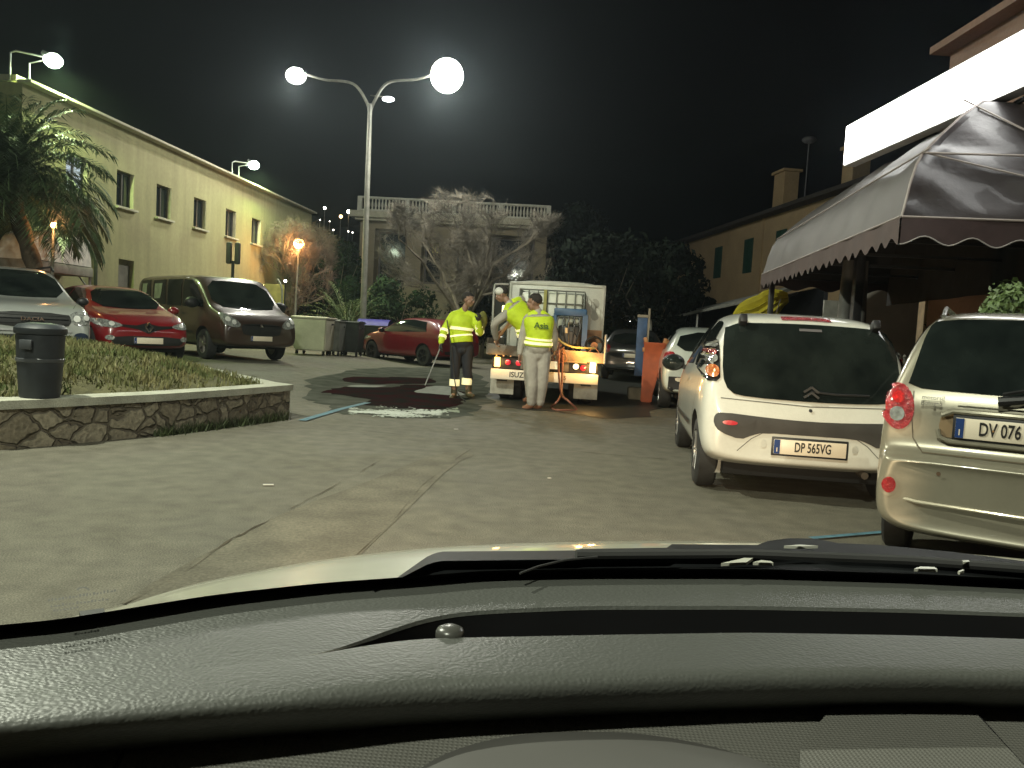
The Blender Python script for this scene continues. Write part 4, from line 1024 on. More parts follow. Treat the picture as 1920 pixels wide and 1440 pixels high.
for sg in (-1, 1):
    b_ = c2.patch('tail_light', ell(sg * .652, .905, .085, .128, 28, sg * -.12), 'rear', REDL, eps=.022, res=.025)
    for cx, cz, r_, m1 in ((.655, .865, .040, LENS), (.655, .955, .032, mat('red_lens_inner', (.5, .02, .02), rough=.1, coat=1, var=.6, scale=60))):
        c2.patch('lamp_lens', ell(sg * cx, cz, r_, r_), 'rear', m1, eps=.030, res=.03, parent=b_)
    c2.patch('fog_light', ell(sg * .655, .475, .036, .045), 'rear', REDL, eps=.012, res=.03)
    c2.patch('fog_surround', ell(sg * .655, .470, .050, .060), 'rear', GOLD, eps=.006, res=.03)
c2.t.scale = (.91, 1, .975)
# recess for the plate: dark rim above, bright lip below
c2.patch('plate_recess', smooth_poly([(-.43, .80), (-.42, .885), (-.36, .90), (.24, .90), (.30, .885), (.31, .80), (.27, .75), (-.39, .75)], 1), 'rear', mat('recess_paint', (.20, .13, .06), rough=.5), eps=.006, res=.04)
q = MB(); q.tube([(-.43, -1.655, .80), (-.42, -1.665, .76), (-.37, -1.672, .742), (.25, -1.672, .742), (.30, -1.665, .76), (.31, -1.655, .80)], .014, n=8); q.build('recess_lip', GOLD, c2.t)
q = MB(); q.tube([(-.415, -1.66, .882), (-.36, -1.67, .908), (.24, -1.67, .908), (.295, -1.66, .882)], .016, n=8); q.build('recess_brow', GOLD, c2.t)
c2.plate('DV 076', -.06, -1.683, .822, narrow=.66, tx=-.118, w=.56)
pl_ = [o for o in c2.t.children if o.name.startswith('number_plate')][0]
q = MB(); q.lathe([(.006, 0), (.006, .003), (.001, .004)], c=(-.150, -1.694, .822), axis='Y', n=10); q.build('plate_screw', mat('screw_rust', (.3, .16, .06)), pl_)
c2.patch('tailgate_trim', strip2([(-.34, .945), (.34, .945)], .012), 'rear', GOLD, eps=.018, res=.05)
c2.patch('keyhole', ell(.02, .93, .012, .012), 'rear', BLK, eps=.012, res=.05)
text_on('dealer_lettering', 'motorsil', .034, basis((-.47, -1.652, .972), (1, .02, 0), (0, .18, 1)), INK, c2.t, narrow=1.05)
text_on('dealer_lettering', 'Bologna', .034, basis((-.475, -1.659, .940), (1, .02, 0), (0, .1, 1)), INK, c2.t, narrow=1.05)
c2.line('tailgate_seam', [(-.58, 1.0), (-.575, .85), (-.56, .74), (-.50, .665), (.50, .665), (.56, .74), (.575, .85), (.58, 1.0)], 'rear', .007, mat('seam_gold', (.10, .08, .05)))
q = MB(); q.tube([(-.68, -1.705, .412), (-.5, -1.765, .400), (0, -1.785, .398), (.5, -1.765, .400), (.68, -1.705, .412)], .010, n=8); q.build('bumper_crease', paint('champagne_glint', (.55, .5, .38), metal=.3), c2.t)  # lighter copy of the body paint stands in for the lit crease
c2.patch('bumper_stud', ell(-.40, .568, .012, .012), 'rear', mat('stud_brown', (.12, .07, .04)), eps=.01, res=.04)
q = MB(); q.sphere((-.10, -1.66, .985), .032, (1, .6, 1)); q.tube([(-.14, -1.67, .980), (.05, -1.665, 1.01), (.35, -1.63, 1.09)], [.026, .020, .010], n=8); q.tube([(-.12, -1.66, 1.02), (.2, -1.61, 1.10), (.5, -1.585, 1.13)], .010, n=6); q.build('wiper', BLK, c2.t)
c2.both('side_window', [(-1.36, 1.02), (-1.28, 1.38), (-.62, 1.42), (-.62, 1.0)], GLS, res=.06); c2.both('side_window', [(-.55, 1.0), (-.55, 1.42), (.0, 1.43), (.0, .99)], GLS, res=.06)
c2.both('side_window', [(.06, .99), (.06, 1.43), (.36, 1.37), (.78, 1.05), (.82, .98)], GLS, res=.06)
c2.patch('windscreen', [(-.56, 1.0), (-.48, 1.42), (.48, 1.42), (.56, 1.0)], 'front', GLS, res=.08)
q = MB()
for sg in (-1, 1):
    zr = lambda y: c2.bvh.ray_cast(V3((sg * .49, y, 9)), V3((0, 0, -1)))[0].z
    q.tube([(sg * .49, -1.15, zr(-1.15)), (sg * .49, -1.0, zr(-1.0) + .045), (sg * .49, .1, zr(.1) + .045), (sg * .49, .25, zr(.25))], .016, n=8)
q.build('roof_rail', mat('rail_grey', (.25, .25, .24), rough=.35, metal=.6), c2.t)
c2.mirror(.68, .98, .73, GOLD)
for sd in ('side', 'left'): c2.line('door_seam', [(-.58, 1.0), (-.6, .4)], sd); c2.line('door_seam', [(.55, .95), (.55, .4), (-1.0, .36)], sd)
under(c2, -1.5, 1.4, 1.1, .28)
for sg in (-1, 1): c2.patch('headlight', ell(sg * .52, .70, .13, .09), 'front', LENS, res=.05)

# ------------------------------------------------ silver SUV (front)
DUS = [(-2.12, .38, .60, .68, .70, .62), (-2.16, .34, .70, .80, .80, .74), (-2.1, .32, .90, 1.05, .88, .80), (-1.98, .30, 1.05, 1.40, .90, .70), (-1.8, .3, 1.08, 1.6, .905, .64), (-1.3, .27, 1.08, 1.665, .91, .62), (-.4, .26, 1.06, 1.68, .91, .61),
       (.2, .26, 1.05, 1.64, .91, .62), (.55, .26, 1.04, 1.50, .91, .65), (.95, .26, 1.03, 1.20, .91, .72), (1.15, .26, 1.0, 1.115, .905, .78), (1.6, .28, .95, 1.07, .895, .78), (1.95, .30, .88, 1.02, .87, .76), (2.10, .32, .76, .94, .83, .72), (2.17, .36, .62, .78, .76, .66), (2.16, .42, .56, .64, .64, .56)]
SIL = paint('silver', (.42, .44, .42), metal=.35)
c3 = Car('silver_suv', 'silver suv facing the camera, parked behind the planter and litter bin', 'car', (-8.81, 13.9, .16), R(-50 - 90), DUS, SIL, (.34, .22, .90, (-1.33, 1.34)), spokes=5)
c3.patch('windscreen', smooth_poly([(-.70, 1.16), (-.56, 1.575), (0, 1.60), (.56, 1.575), (.70, 1.16), (0, 1.13)], 1), 'front', GLS, res=.06)
c3.patch('grille', smooth_poly([(-.50, .90), (.50, .90), (.56, .80), (.48, .68), (-.48, .68), (-.56, .80)], 1), 'front', mat('grille_black', (.012,) * 3, rough=.4), eps=.01, res=.05)
for z in (.74, .80, .86): c3.patch('grille_bar', strip2([(-.50, z), (.50, z)], .012), 'front', CHR if z == .80 else BLK, eps=.022, res=.08)
text_on('grille_lettering', 'DACIA', .075, basis((0, 2.215, .80), (-1, 0, 0), (0, 0, 1)), CHR, c3.t, extr=.006, bold=True, narrow=1.4)
for a_ in c3.mir('headlight', smooth_poly([(.53, .92), (.80, .96), (.855, .88), (.80, .74), (.60, .72), (.53, .80)], 1), 'front', LENS, eps=.012, res=.04): pass
for sg in (-1, 1):
    for dx, dz, r_ in ((.62, .82, .05), (.75, .84, .042)): c3.patch('lamp_lens', ell(sg * dx, dz, r_, r_), 'front', mat('lamp_chrome', (.75, .75, .72), rough=.35, metal=.2, coat=1), eps=.03, res=.03)
c3.patch('lower_intake', [(-.55, .56), (.55, .56), (.5, .42), (-.5, .42)], 'front', BLK, eps=.012, res=.06)
c3.patch('skid_plate', strip2([(-.55, .63), (.55, .63)], .035), 'front', mat('skid_silver', (.4, .4, .4), metal=.5), eps=.02, res=.06)
for sg in (-1, 1): c3.patch('fog_recess', ell(sg * .68, .55, .10, .06), 'front', mat('fog_blue_black', (.015, .025, .05), rough=.3), eps=.012, res=.04)
c3.both('side_window', [(-1.65, 1.14), (-1.5, 1.55), (-.7, 1.6), (-.7, 1.12)], GLS, res=.07); c3.both('side_window', [(-.62, 1.12), (-.62, 1.6), (.1, 1.585), (.1, 1.11)], GLS, res=.07)
c3.both('side_window', [(.17, 1.11), (.17, 1.575), (.42, 1.50), (.88, 1.16), (.9, 1.11)], GLS, res=.07)
c3.mirror(.82, 1.12, .87, BLK, .85); under(c3, -1.9, 1.9, 1.3, .3)
q = MB(); q.tube([(-.4, .98, 1.16), (-.1, .90, 1.22), (.35, .86, 1.24)], .010, n=5); q.build('wiper', BLK, c3.t)
c3.line('bonnet_seam', [(-.78, 1.0), (-.72, 1.6), (-.6, 2.0)], 'top'); c3.line('bonnet_seam', [(.78, 1.0), (.72, 1.6), (.6, 2.0)], 'top')
q = MB()
for sg in (-1, 1): q.tube([(sg * .6, -1.5, 1.62), (sg * .6, -1.3, 1.70), (sg * .6, .1, 1.70), (sg * .6, .3, 1.62)], .02, n=6)
q.build('roof_rail', BLK, c3.t)

# ------------------------------------------------ red supermini (front three quarter)
CLS = [(-1.96, .38, .58, .66, .66, .58), (-2.01, .34, .66, .78, .76, .70), (-1.97, .31, .82, .96, .83, .76), (-1.82, .28, .92, 1.17, .85, .68), (-1.55, .26, .95, 1.36, .86, .60), (-1.1, .24, .95, 1.43, .865, .58), (-.4, .22, .94, 1.45, .865, .575),
       (.1, .22, .92, 1.42, .865, .58), (.45, .22, .91, 1.31, .865, .61), (.95, .22, .90, 1.02, .865, .70), (1.15, .22, .88, .975, .86, .74), (1.55, .24, .80, .91, .845, .72), (1.83, .26, .70, .82, .80, .68), (1.97, .29, .60, .70, .73, .62), (2.02, .34, .52, .60, .64, .54), (2.01, .40, .5, .54, .5, .42)]
REDP = paint('red', (.20, .006, .010))
DARKGR = mat('grille_black', (.012,) * 3, rough=.4)
c4 = Car('red_hatchback', 'bright red hatchback seen from its front corner, parked between the silver suv and brown van', 'car', (-8.57, 17.0, .16), R(-46 - 90), CLS, REDP, (.31, .20, .86, (-1.27, 1.32)), spokes=10); c4.t.scale = (1.04, 1.04, 1.05)
c4.patch('windscreen', smooth_poly([(-.66, 1.02), (-.52, 1.365), (0, 1.39), (.52, 1.365), (.66, 1.02), (0, .985)], 1), 'front', GLS, res=.06)
for a_ in c4.mir('headlight', smooth_poly([(.44, .70), (.62, .755), (.80, .80), (.845, .76), (.80, .66), (.62, .63), (.46, .66)], 1), 'front', LENS, eps=.012, res=.04): pass
for sg in (-1, 1): c4.patch('lamp_lens', ell(sg * .62, .70, .042, .038), 'front', mat('lamp_chrome', (.7,) * 3), eps=.025, res=.03)
c4.patch('grille', smooth_poly([(-.46, .70), (-.2, .69), (0, .74), (.2, .69), (.46, .70), (.46, .66), (.18, .62), (0, .55), (-.18, .62), (-.46, .66)], 0), 'front', DARKGR, eps=.008, res=.05)
q = MB(); dia = [(0, 2.035, .755), (.062, 2.05, .665), (0, 2.05, .575), (-.062, 2.05, .665)]
for a_, b_ in zip(dia, dia[1:] + dia[:1]): q.bar(a_, b_, .02, .025)
q.build('emblem', CHR, c4.t)
c4.patch('lower_intake', smooth_poly([(-.60, .50), (.60, .50), (.66, .40), (.55, .33), (-.55, .33), (-.66, .40)], 1), 'front', DARKGR, eps=.010, res=.05)
c4.plate('', 0, 2.045, .42, front=True)
for sg in (-1, 1): c4.patch('fog_light', ell(sg * .66, .46, .07, .045), 'front', LENS, eps=.014, res=.03)
c4.both('side_window', [(-1.5, 1.05), (-1.25, 1.31), (-.5, 1.37), (-.5, .99)], GLS, res=.07); c4.both('side_window', [(-.42, .99), (-.42, 1.37), (.1, 1.35), (.36, 1.26), (.86, .98), (.88, .955)], GLS, res=.07)
c4.mirror(.66, 1.0, .86, REDP); under(c4, -1.8, 1.8, 1.2, .26)
c4.line('bonnet_seam', [(-.74, .95), (-.66, 1.5), (-.5, 1.85)], 'top'); c4.line('bonnet_seam', [(.74, .95), (.66, 1.5), (.5, 1.85)], 'top')
for sd in ('side', 'left'): c4.line('door_seam', [(.78, .95), (.80, .6), (.7, .32), (-.46, .3), (-.46, .98)], sd)

# ------------------------------------------------ brown-black passenger van
VAN = [(-2.44, .42, .95, 1.05, .90, .88), (-2.48, .36, 1.10, 1.30, .95, .93), (-2.48, .34, 1.18, 1.80, .97, .93), (-2.42, .33, 1.20, 1.93, .98, .935), (-2.1, .32, 1.20, 1.96, .985, .935), (-1.0, .3, 1.18, 1.97, .985, .94), (.2, .3, 1.16, 1.97, .985, .94),
       (.75, .3, 1.15, 1.95, .985, .935), (1.02, .3, 1.14, 1.85, .985, .88), (1.42, .3, 1.12, 1.52, .985, .88), (1.70, .3, 1.10, 1.25, .975, .87), (1.95, .3, 1.05, 1.16, .96, .86), (2.28, .32, .98, 1.08, .94, .84), (2.44, .34, .82, .96, .90, .80), (2.50, .38, .66, .78, .84, .74), (2.49, .44, .56, .62, .70, .62)]
VP = paint('van_bronze', (.045, .026, .018), metal=.1, rough=.35)
VGL = mat('van_glass', (.006, .007, .008), rough=.12, var=.3, spec=.15)
c5 = Car('passenger_van', 'dark bronze passenger van with orange lamp reflections along its side', 'van', (-7.53, 19.95, .16), R(-45 - 90), VAN, VP, (.345, .22, .975, (-1.55, 1.55)), rim=RIMG, spokes=5)
c5.patch('windscreen', smooth_poly([(-.80, 1.22), (-.72, 1.80), (0, 1.84), (.72, 1.80), (.80, 1.22), (0, 1.16)], 1), 'front', GLS, res=.08)
WL = mat('painted_lit_view', (.16, .19, .15), rough=.1, var=.2, coat=.6)  # pale patch on opaque glass, painted as the lit view through it
for y0, y1 in ((-2.28, -1.60), (-1.46, -.62)):
    c5.both('side_window', [(y0, 1.22), (y0 + .03, 1.80), (y1 - .03, 1.82), (y1, 1.21)], VGL, eps=.012, res=.08)
    c5.both('pane_view', [(y0 + .12, 1.34), (y0 + .14, 1.72), (y1 - .22, 1.73), (y1 - .26, 1.52), (y1 - .34, 1.36)], WL, eps=.016, res=.08)
c5.both('side_window', [(-.50, 1.20), (-.50, 1.82), (.32, 1.82), (.32, 1.19)], VGL, eps=.012, res=.08)
c5.both('side_window', smooth_poly([(.42, 1.19), (.42, 1.82), (.80, 1.80), (1.05, 1.66), (1.46, 1.30), (1.50, 1.19)], 0), VGL, eps=.012, res=.08)
for a_ in c5.mir('headlight', smooth_poly([(.50, .86), (.70, 1.0), (.86, 1.10), (.90, .98), (.86, .82), (.66, .76), (.52, .78)], 1), 'front', LENS, eps=.012, res=.05): pass
for sg in (-1, 1):
    for dx, dz, r_ in ((.66, .87, .05), (.78, .93, .05)): c5.patch('lamp_lens', ell(sg * dx, dz, r_, r_), 'front', mat('lamp_chrome', (.7,) * 3), eps=.03, res=.03)
c5.patch('grille', smooth_poly([(-.44, .86), (.44, .86), (.50, .76), (.42, .58), (-.42, .58), (-.50, .76)], 1), 'front', DARKGR, eps=.010, res=.06)
for z in (.64, .70, .77, .82): c5.patch('grille_bar', strip2([(-.42, z), (.42, z)], .012), 'front', CHR if z == .82 else BLK, eps=.02, res=.08)
q = MB(); q.lathe([(.06, 0), (.06, .02), (.001, .03)], c=(0, 2.475, .80), axis='Y', n=18); q.build('emblem', CHR, c5.t)
c5.plate('', 0, 2.505, .53, front=True)
c5.mirror(1.25, 1.28, 1.0, BLK, 1.5); under(c5, -2.2, 2.2, 1.5, .34)
for sd in ('side', 'left'):
    c5.line('door_seam', [(.37, 1.8), (.37, .36)], sd, .012); c5.line('door_seam', [(1.52, 1.2), (1.35, .9), (1.1, .7), (1.05, .36)], sd, .012); c5.line('door_seam', [(-.56, 1.8), (-.56, .36)], sd, .012)
    c5.patch('rub_strip', strip2([(-1.05, .62), (1.05, .60)], .05), sd, BLK, eps=.014, res=.1)
    c5.patch('door_handle', ell(.52, 1.02, .09, .022), sd, BLK, eps=.02, res=.04)

# ------------------------------------------------ red hatchback by the dumpsters (seen from its rear left)
c6 = Car('red_compact_car', 'dark red compact car angled away beside the dumpsters, left of the standing worker', 'car', (-3.05, 25.3, 0), R(46), CLS, paint('dark_red', (.15, .004, .010)), (.31, .20, .86, (-1.27, 1.32)), spokes=5, rim=mat('dark_rim', (.05, .05, .05), metal=.5, rough=.4))
c6.both('side_window', smooth_poly([(-1.35, 1.02), (-1.15, 1.31), (-.5, 1.37), (.1, 1.35), (.36, 1.26), (.86, .98), (.6, .955)], 0), GLS, res=.08)
c6.patch('rear_window', smooth_poly([(-.60, 1.0), (-.50, 1.30), (.50, 1.30), (.60, 1.0)], 1), 'rear', GLS, eps=.01, res=.07)
for a_ in c6.mir('tail_light', smooth_poly([(.60, .96), (.76, .98), (.80, .80), (.70, .74), (.60, .80)], 1), 'rear', REDL, eps=.012, res=.05): pass
c6.patch('bumper_band', strip2([(-.6, .42), (.6, .42)], .1), 'rear', BLK, eps=.01, res=.08); c6.plate('', 0, -2.03, .62)
c6.mirror(.66, 1.0, .86, paint('dark_red', (.2,) * 3)); under(c6, -1.8, 1.8, 1.2, .26)
for a_ in c6.mir('headlight', smooth_poly([(.44, .70), (.62, .755), (.80, .80), (.845, .76), (.80, .66), (.62, .63), (.46, .66)], 1), 'front', LENS, eps=.012, res=.05): pass
for sd in ('side', 'left'): c6.line('door_seam', [(.78, .95), (.80, .6), (.7, .32), (-.46, .3), (-.46, .98)], sd)

# ------------------------------------------------ white crossover beyond the white hatch
WH2 = paint('pearl_white', (.55, .60, .55))
c7 = Car('white_compact_car', 'white compact car with a dark rear window, half hidden beyond the white hatchback', 'car', (3.60, 15.1, 0), R(-8), CLS, WH2, (.32, .21, .87, (-1.33, 1.34)), spokes=5)
c7.patch('rear_window', smooth_poly([(-.66, 1.02), (-.54, 1.33), (.54, 1.33), (.66, 1.02), (0, .99)], 1), 'rear', GLS, eps=.01, res=.07)
for a_ in c7.mir('tail_light', smooth_poly([(.64, .98), (.80, .99), (.83, .84), (.78, .76), (.66, .82)], 1), 'rear', REDL, eps=.016, res=.05): pass
c7.patch('lower_bumper', smooth_poly([(-.74, .58), (.74, .58), (.74, .38), (.6, .30), (-.6, .30), (-.74, .38)], 0), 'rear', BLK, eps=.012, res=.07)
for sg in (-1, 1): c7.patch('reversing_lamp', smooth_poly([(sg * .64, .57), (sg * .46, .56), (sg * .48, .50), (sg * .62, .50)], 1), 'rear', mat('rev_lens', (.75, .65, .5), rough=.25), eps=.02, res=.04)
c7.plate('', 0, -2.03, .62); c7.both('side_window', smooth_poly([(-1.35, 1.02), (-1.15, 1.31), (-.5, 1.37), (.1, 1.35), (.36, 1.26), (.86, .98), (.6, .955)], 0), GLS, res=.08)
q = MB(); q.lathe([(.05, 0), (.05, .015), (.001, .02)], c=(0, -2.0, .88), axis='Y', n=14); q.build('emblem', CHR, c7.t)
c7.mirror(.66, 1.0, .86, WH2); under(c7, -1.8, 1.8, 1.2, .26)

# ------------------------------------------------ dark hatch far right of the truck, pale van beyond
c8 = Car('dark_hatchback', 'unlit dark hatchback with a pale plate, parked far beyond the truck on its right', 'car', (3.55, 23.5, 0), R(-10), CLS, paint('black', (.02, .022, .022)), (.31, .20, .86, (-1.27, 1.32)))
c8.patch('rear_window', smooth_poly([(-.60, 1.0), (-.50, 1.30), (.50, 1.30), (.60, 1.0)], 1), 'rear', GLS, eps=.01, res=.07)
for a_ in c8.mir('tail_light', smooth_poly([(.60, .96), (.76, .98), (.80, .80), (.70, .74), (.60, .80)], 1), 'rear', REDL, eps=.012, res=.05): pass
c8.plate('', 0, -2.03, .70); c8.both('side_window', [(-1.35, 1.02), (-1.15, 1.31), (-.5, 1.37), (.1, 1.35), (.36, 1.26), (.86, .98)], GLS, res=.08); c8.mirror(.66, 1.0, .86, BLK)
c9 = Car('pale_van', 'pale parked van half hidden behind the truck bed and the dark hatchback', 'van', (4.1, 29.5, 0), R(-10), VAN, paint('pale_van', (.42, .42, .38)), (.345, .22, .975, (-1.55, 1.55)))
c9.patch('rear_window', [(-.7, 1.3), (-.66, 1.75), (.66, 1.75), (.7, 1.3)], 'rear', GLS, eps=.01, res=.1); c9.both('side_window', [(.42, 1.22), (.42, 1.80), (.85, 1.76), (1.1, 1.62), (1.5, 1.26)], GLS, res=.1)
# ================================================================== small tipper truck with cleaning gear
TW = mat('truck_white', (.62, .62, .54), rough=.4, var=.12, scale=2, coat=.3, fine=.1)
BED = mat('bed_worn_amber_lit', (.30, .22, .14), rough=.6, var=.3, scale=4, fine=.3)  # warmer copy of the worn bed tone, amber lamp light put into colour
BEDG = mat('bed_grey', (.17, .15, .12), rough=.65, var=.3, scale=4, fine=.3)
CHS = mat('chassis_black', (.015, .014, .013), rough=.6, var=.3)
AMB = mat('amber_lamp_lit', (1, .6, .15), emit=(1, .50, .10), es=7)
WLM = mat('white_lamp_lit', (1, .9, .6), emit=(1, .82, .45), es=5)
RLM = mat('red_lamp_dim', (.5, .02, .03), rough=.2, emit=(.9, .03, .06), es=.5, coat=1)
T0 = D(1026, 600, 13.25)
T = thing('flatbed_truck', 'small white flatbed truck with lit amber lamps, seen from behind beside the workers', 'truck', (T0.x, 13.25, 0), R(-6))
# rear bumper
q = MB(); q.box((0, .03, .455), (1.80, .06, .17), bev=.012); bum = q.build('bumper', mat('bumper_white', (.75, .70, .58), rough=.35, var=.05), T)
text_on('bumper_lettering', 'ISUZU', .125, basis((-.42, -.0015, .455), (1, 0, 0), (0, 0, 1)), INK, bum, extr=.002, bold=True, narrow=.95)
text_on('bumper_lettering', 'ES', .09, basis((.33, -.0015, .455), (1, 0, 0), (0, 0, 1)), mat('faded_ink', (.35, .2, .08)), bum, extr=.002, bold=True)
q = MB(); q.box((0, .10, .64), (1.78, .08, .19), bev=.01); q.box((0, .7, .55), (.8, 1.2, .14)); q.build('lamp_bar', CHS, T)
for x, r_, m1, nm in ((-.80, (.055, .13), AMB, 'indicator_lamp'), (.80, (.055, .14), WLM, 'indicator_lamp')):
    q = MB(); q.box((x, .05, .655), (r_[0] * 1.8, .03, r_[1] * 1.25), bev=.012); q.build(nm, m1, T)
for x, z in ((-.62, .66), (.64, .64), (-.44, .655), (.52, .655)):
    q = MB(); q.lathe([(.05 if abs(x) > .6 else .045, 0), (.048, -.02), (.03, -.03), (.001, -.032)], c=(x, .06, z), axis='Y', n=16); q.build('tail_lamp', RLM if x != .52 else mat('rev_lamp', (1, .8, .5), emit=(1, .75, .4), es=3), T)
for x in (-.82, -.7, -.58, .60, .72, .84):
    q = MB(); q.sphere((x, .05, .765), .012, n=8); q.build('marker_bulb', mat('marker', (.9, .5, .2), emit=(1, .5, .2), es=1.0), T)
q = MB(); q.box((.09, .05, .655), (.30, .012, .13), bev=.004); q.build('number_plate', mat('truck_plate_lit', (.8, .75, .6), rough=.4, emit=(1, .78, .42), es=.55), T)  # plate glows by itself to look lamp-lit
for x in (-.72, .70):
    q = MB(); q.box((x, .22, .25), (.40, .012, .29), bev=.006); fl = q.build('mud_flap', mat('mud_flap_white', (.36, .35, .3), rough=.7, var=.3), T)
    q = MB(); q.box((x, .212, .34), (.17, .008, .025)); q.build('slot', CHS, fl)
ty, ri = wheel_mesh(.36, .20, 5); ri.materials.append(RIM)
for x, y in ((-.72, .75), (-.50, .75), (.72, .75), (.50, .75), (-.72, 3.25), (.72, 3.25)):
    o = bpy.data.objects.new('wheel', ty); COL.objects.link(o); o.parent = T; o.location = (x, y, .36); o.rotation_euler = (0, 0, 0 if x > 0 else math.pi)
    w = bpy.data.objects.new('rim', ri); COL.objects.link(w); w.parent = o
# bed
q = MB(); q.box((0, 1.2, .80), (1.98, 2.4, .05)); q.box((-.35, 1.3, .66), (.1, 2.6, .2)); q.box((.35, 1.3, .66), (.1, 2.6, .2)); q.build('bed_floor', BEDG, T)
q = MB(); q.box((-.60, -.01, .86), (.72, .05, .17), Matrix.Rotation(R(3), 3, 'Y'), bev=.008); q.build('tailboard', BEDG, T)
q = MB(); q.box((.58, -.01, .83), (.82, .05, .17), Matrix.Rotation(R(2), 3, 'Y'), bev=.008); q.box((.42, -.03, .735), (.55, .02, .03)); q.build('tailboard', BED, T)
for x in (-.99, .99):
    q = MB(); q.box((x, 1.25, .93), (.035, 2.3, .24), bev=.006); q.build('side_board', BEDG, T)
q = MB(); q.tube([(.985, -.02, .74), (.985, -.02, 1.20)], .022); q.box((.985, .25, 1.05), (.03, .5, .32)); q.build('corner_post', STEEL, T)
# cab
CAB = [(2.50, .50, 1.30, 2.14, .90, .90), (2.49, .48, 1.30, 2.19, .94, .92), (2.55, .45, 1.3, 2.22, .95, .88), (3.2, .42, 1.3, 2.24, .95, .86), (3.9, .42, 1.28, 2.18, .95, .86), (4.15, .42, 1.25, 1.9, .94, .86), (4.30, .42, 1.15, 1.45, .92, .84), (4.34, .44, .9, 1.1, .86, .78)]
m_ = MB(); m_.rings([section(*s_) for s_ in CAB]); me = evaluated(m_.mesh('cab'), [('SUBSURF', dict(levels=2, render_levels=2))]); link('cab', me, TW, T)
q = MB(); q.box((.02, 2.38, 1.50), (1.86, .10, 1.32), bev=.015); hb = q.build('headboard', TW, T)
q = MB()
for x in (-.90, .90): q.box((x, 2.31, 1.50), (.04, .03, 1.30))
q.box((.02, 2.31, 2.13), (1.84, .03, .04)); q.build('headboard_rim', mat('rim_paint', (.5, .5, .43), rough=.5), T)
stp = mat('headboard_stain', (.36, .35, .30), rough=.7)
q = MB(); q.prism([(x, 2.322, z) for x, z in smooth_poly([(.70, 1.9), (.82, 1.88), (.85, 1.75), (.76, 1.70), (.80, 1.62), (.86, 1.52), (.74, 1.46), (.68, 1.55), (.72, 1.66), (.66, 1.74), (.74, 1.82)], 1)], (0, -.004, 0)); q.build('stain', stp, hb)
q = MB(); q.box((.75, 2.30, 1.17), (.34, .03, .24)); q.build('plywood_panel', mat('plywood', (.45, .24, .12), rough=.7), T)
# open left door: frame and handle
q = MB(); q.tube(crom([(-.98, 2.65, 1.05), (-1.24, 2.60, 1.10), (-1.26, 2.60, 1.45), (-1.26, 2.60, 2.02), (-1.20, 2.60, 2.10), (-.98, 2.62, 2.11)], 5), .022, n=8); dr = q.build('open_door', mat('door_frame_grey', (.4, .4, .38), rough=.4, metal=.4), T)
q = MB(); q.box((-1.11, 2.62, .85), (.28, .04, .5), bev=.02); q.box((-1.11, 2.63, 1.55), (.25, .008, .9)); q.build('door_panel', mat('door_dark', (.02, .024, .024), rough=.2), T)
q = MB(); q.box((-1.02, 2.5, 1.60), (.10, .06, .17), bev=.02); q.build('mirror_lamp', mat('warm_lamp', (1, .85, .5), emit=(1, .82, .42), es=2.2), T)

# white tank in a steel cage, standing on the bed
K = T.matrix_basis.copy(); K = Matrix.Translation(T.location) @ Matrix.Rotation(R(-6), 4, 'Z')
def onbed(name, label, cat, x, y, z=.826, rz=0):
    p = K @ Vector((x, y, z)); return thing(name, label, cat, p, R(-6) + rz)
t = onbed('liquid_tank', 'white plastic liquid tank in a grey steel cage on the truck bed', 'tank', -.02, 1.78)
q = MB(); q.box((0, 0, .60), (1.12, .92, .98), bev=.06); q.lathe([(.1, 1.09), (.1, 1.13), (.001, 1.14)], n=16); q.build('tank', mat('tank_plastic', (.58, .60, .50), rough=.35, var=.12, scale=3), t)
CG = mat('cage_steel', (.16, .17, .15), rough=.5, metal=.5)
q = MB()
for z in (.14, .40, .66, .90, 1.13):
    q.tube([(-.59, -.49, z), (.59, -.49, z), (.59, .49, z), (-.59, .49, z), (-.59, -.49, z)], .013, n=6)
for k in range(8):
    x = -.59 + 1.18 * k / 7
    for y in (-.49, .49): q.tube([(x, y, .1), (x, y, 1.13)], .012, n=6)
for k in range(1, 6):
    y = -.49 + .98 * k / 6
    for x in (-.59, .59): q.tube([(x, y, .1), (x, y, 1.13)], .012, n=6)
q.build('cage', CG, t)
q = MB(); q.box((0, 0, .06), (1.2, 1.0, .1)); q.build('pallet', CHS, t)
q = MB(); q.tube([(-.12, -.51, 1.14), (-.12, -.51, .3)], .04, n=4); q.build('strap', mat('strap_yellow', (.32, .30, .10), rough=.8), t)
# blue framed pressure washer
t = onbed('pressure_washer', 'blue framed pressure washer unit with black hoses on the truck bed', 'machine', .36, .72)
BF = mat('machine_blue', (.02, .07, .16), rough=.45, var=.2)
q = MB(); q.box((0, 0, .735), (.56, .5, .13), bev=.02)
for x in (-.26, .26):
    for y in (-.22, .22): q.box((x, y, .35), (.05, .05, .7))
q.box((0, 0, .03), (.58, .52, .05)); q.box((.26, -.22, .35), (.09, .06, .7)); q.build('frame', BF, t)
q = MB(); q.box((0, .05, .3), (.42, .34, .42), bev=.05); q.lathe([(.13, -.2), (.14, -.1), (.14, .1), (.12, .16)], c=(.0, -.04, .28), axis='Y', n=20)
for k in range(5): q.tube(crom([(-.2 + .09 * k, -.2, .66), (-.22 + .1 * k, -.26, .45), (-.12 + .06 * k, -.25, .2), (-.2 + .1 * k, -.24, .06)], 5), .014, n=6)
q.build('engine', mat('machine_black', (.022, .02, .018), rough=.45, var=.5, scale=12), t)
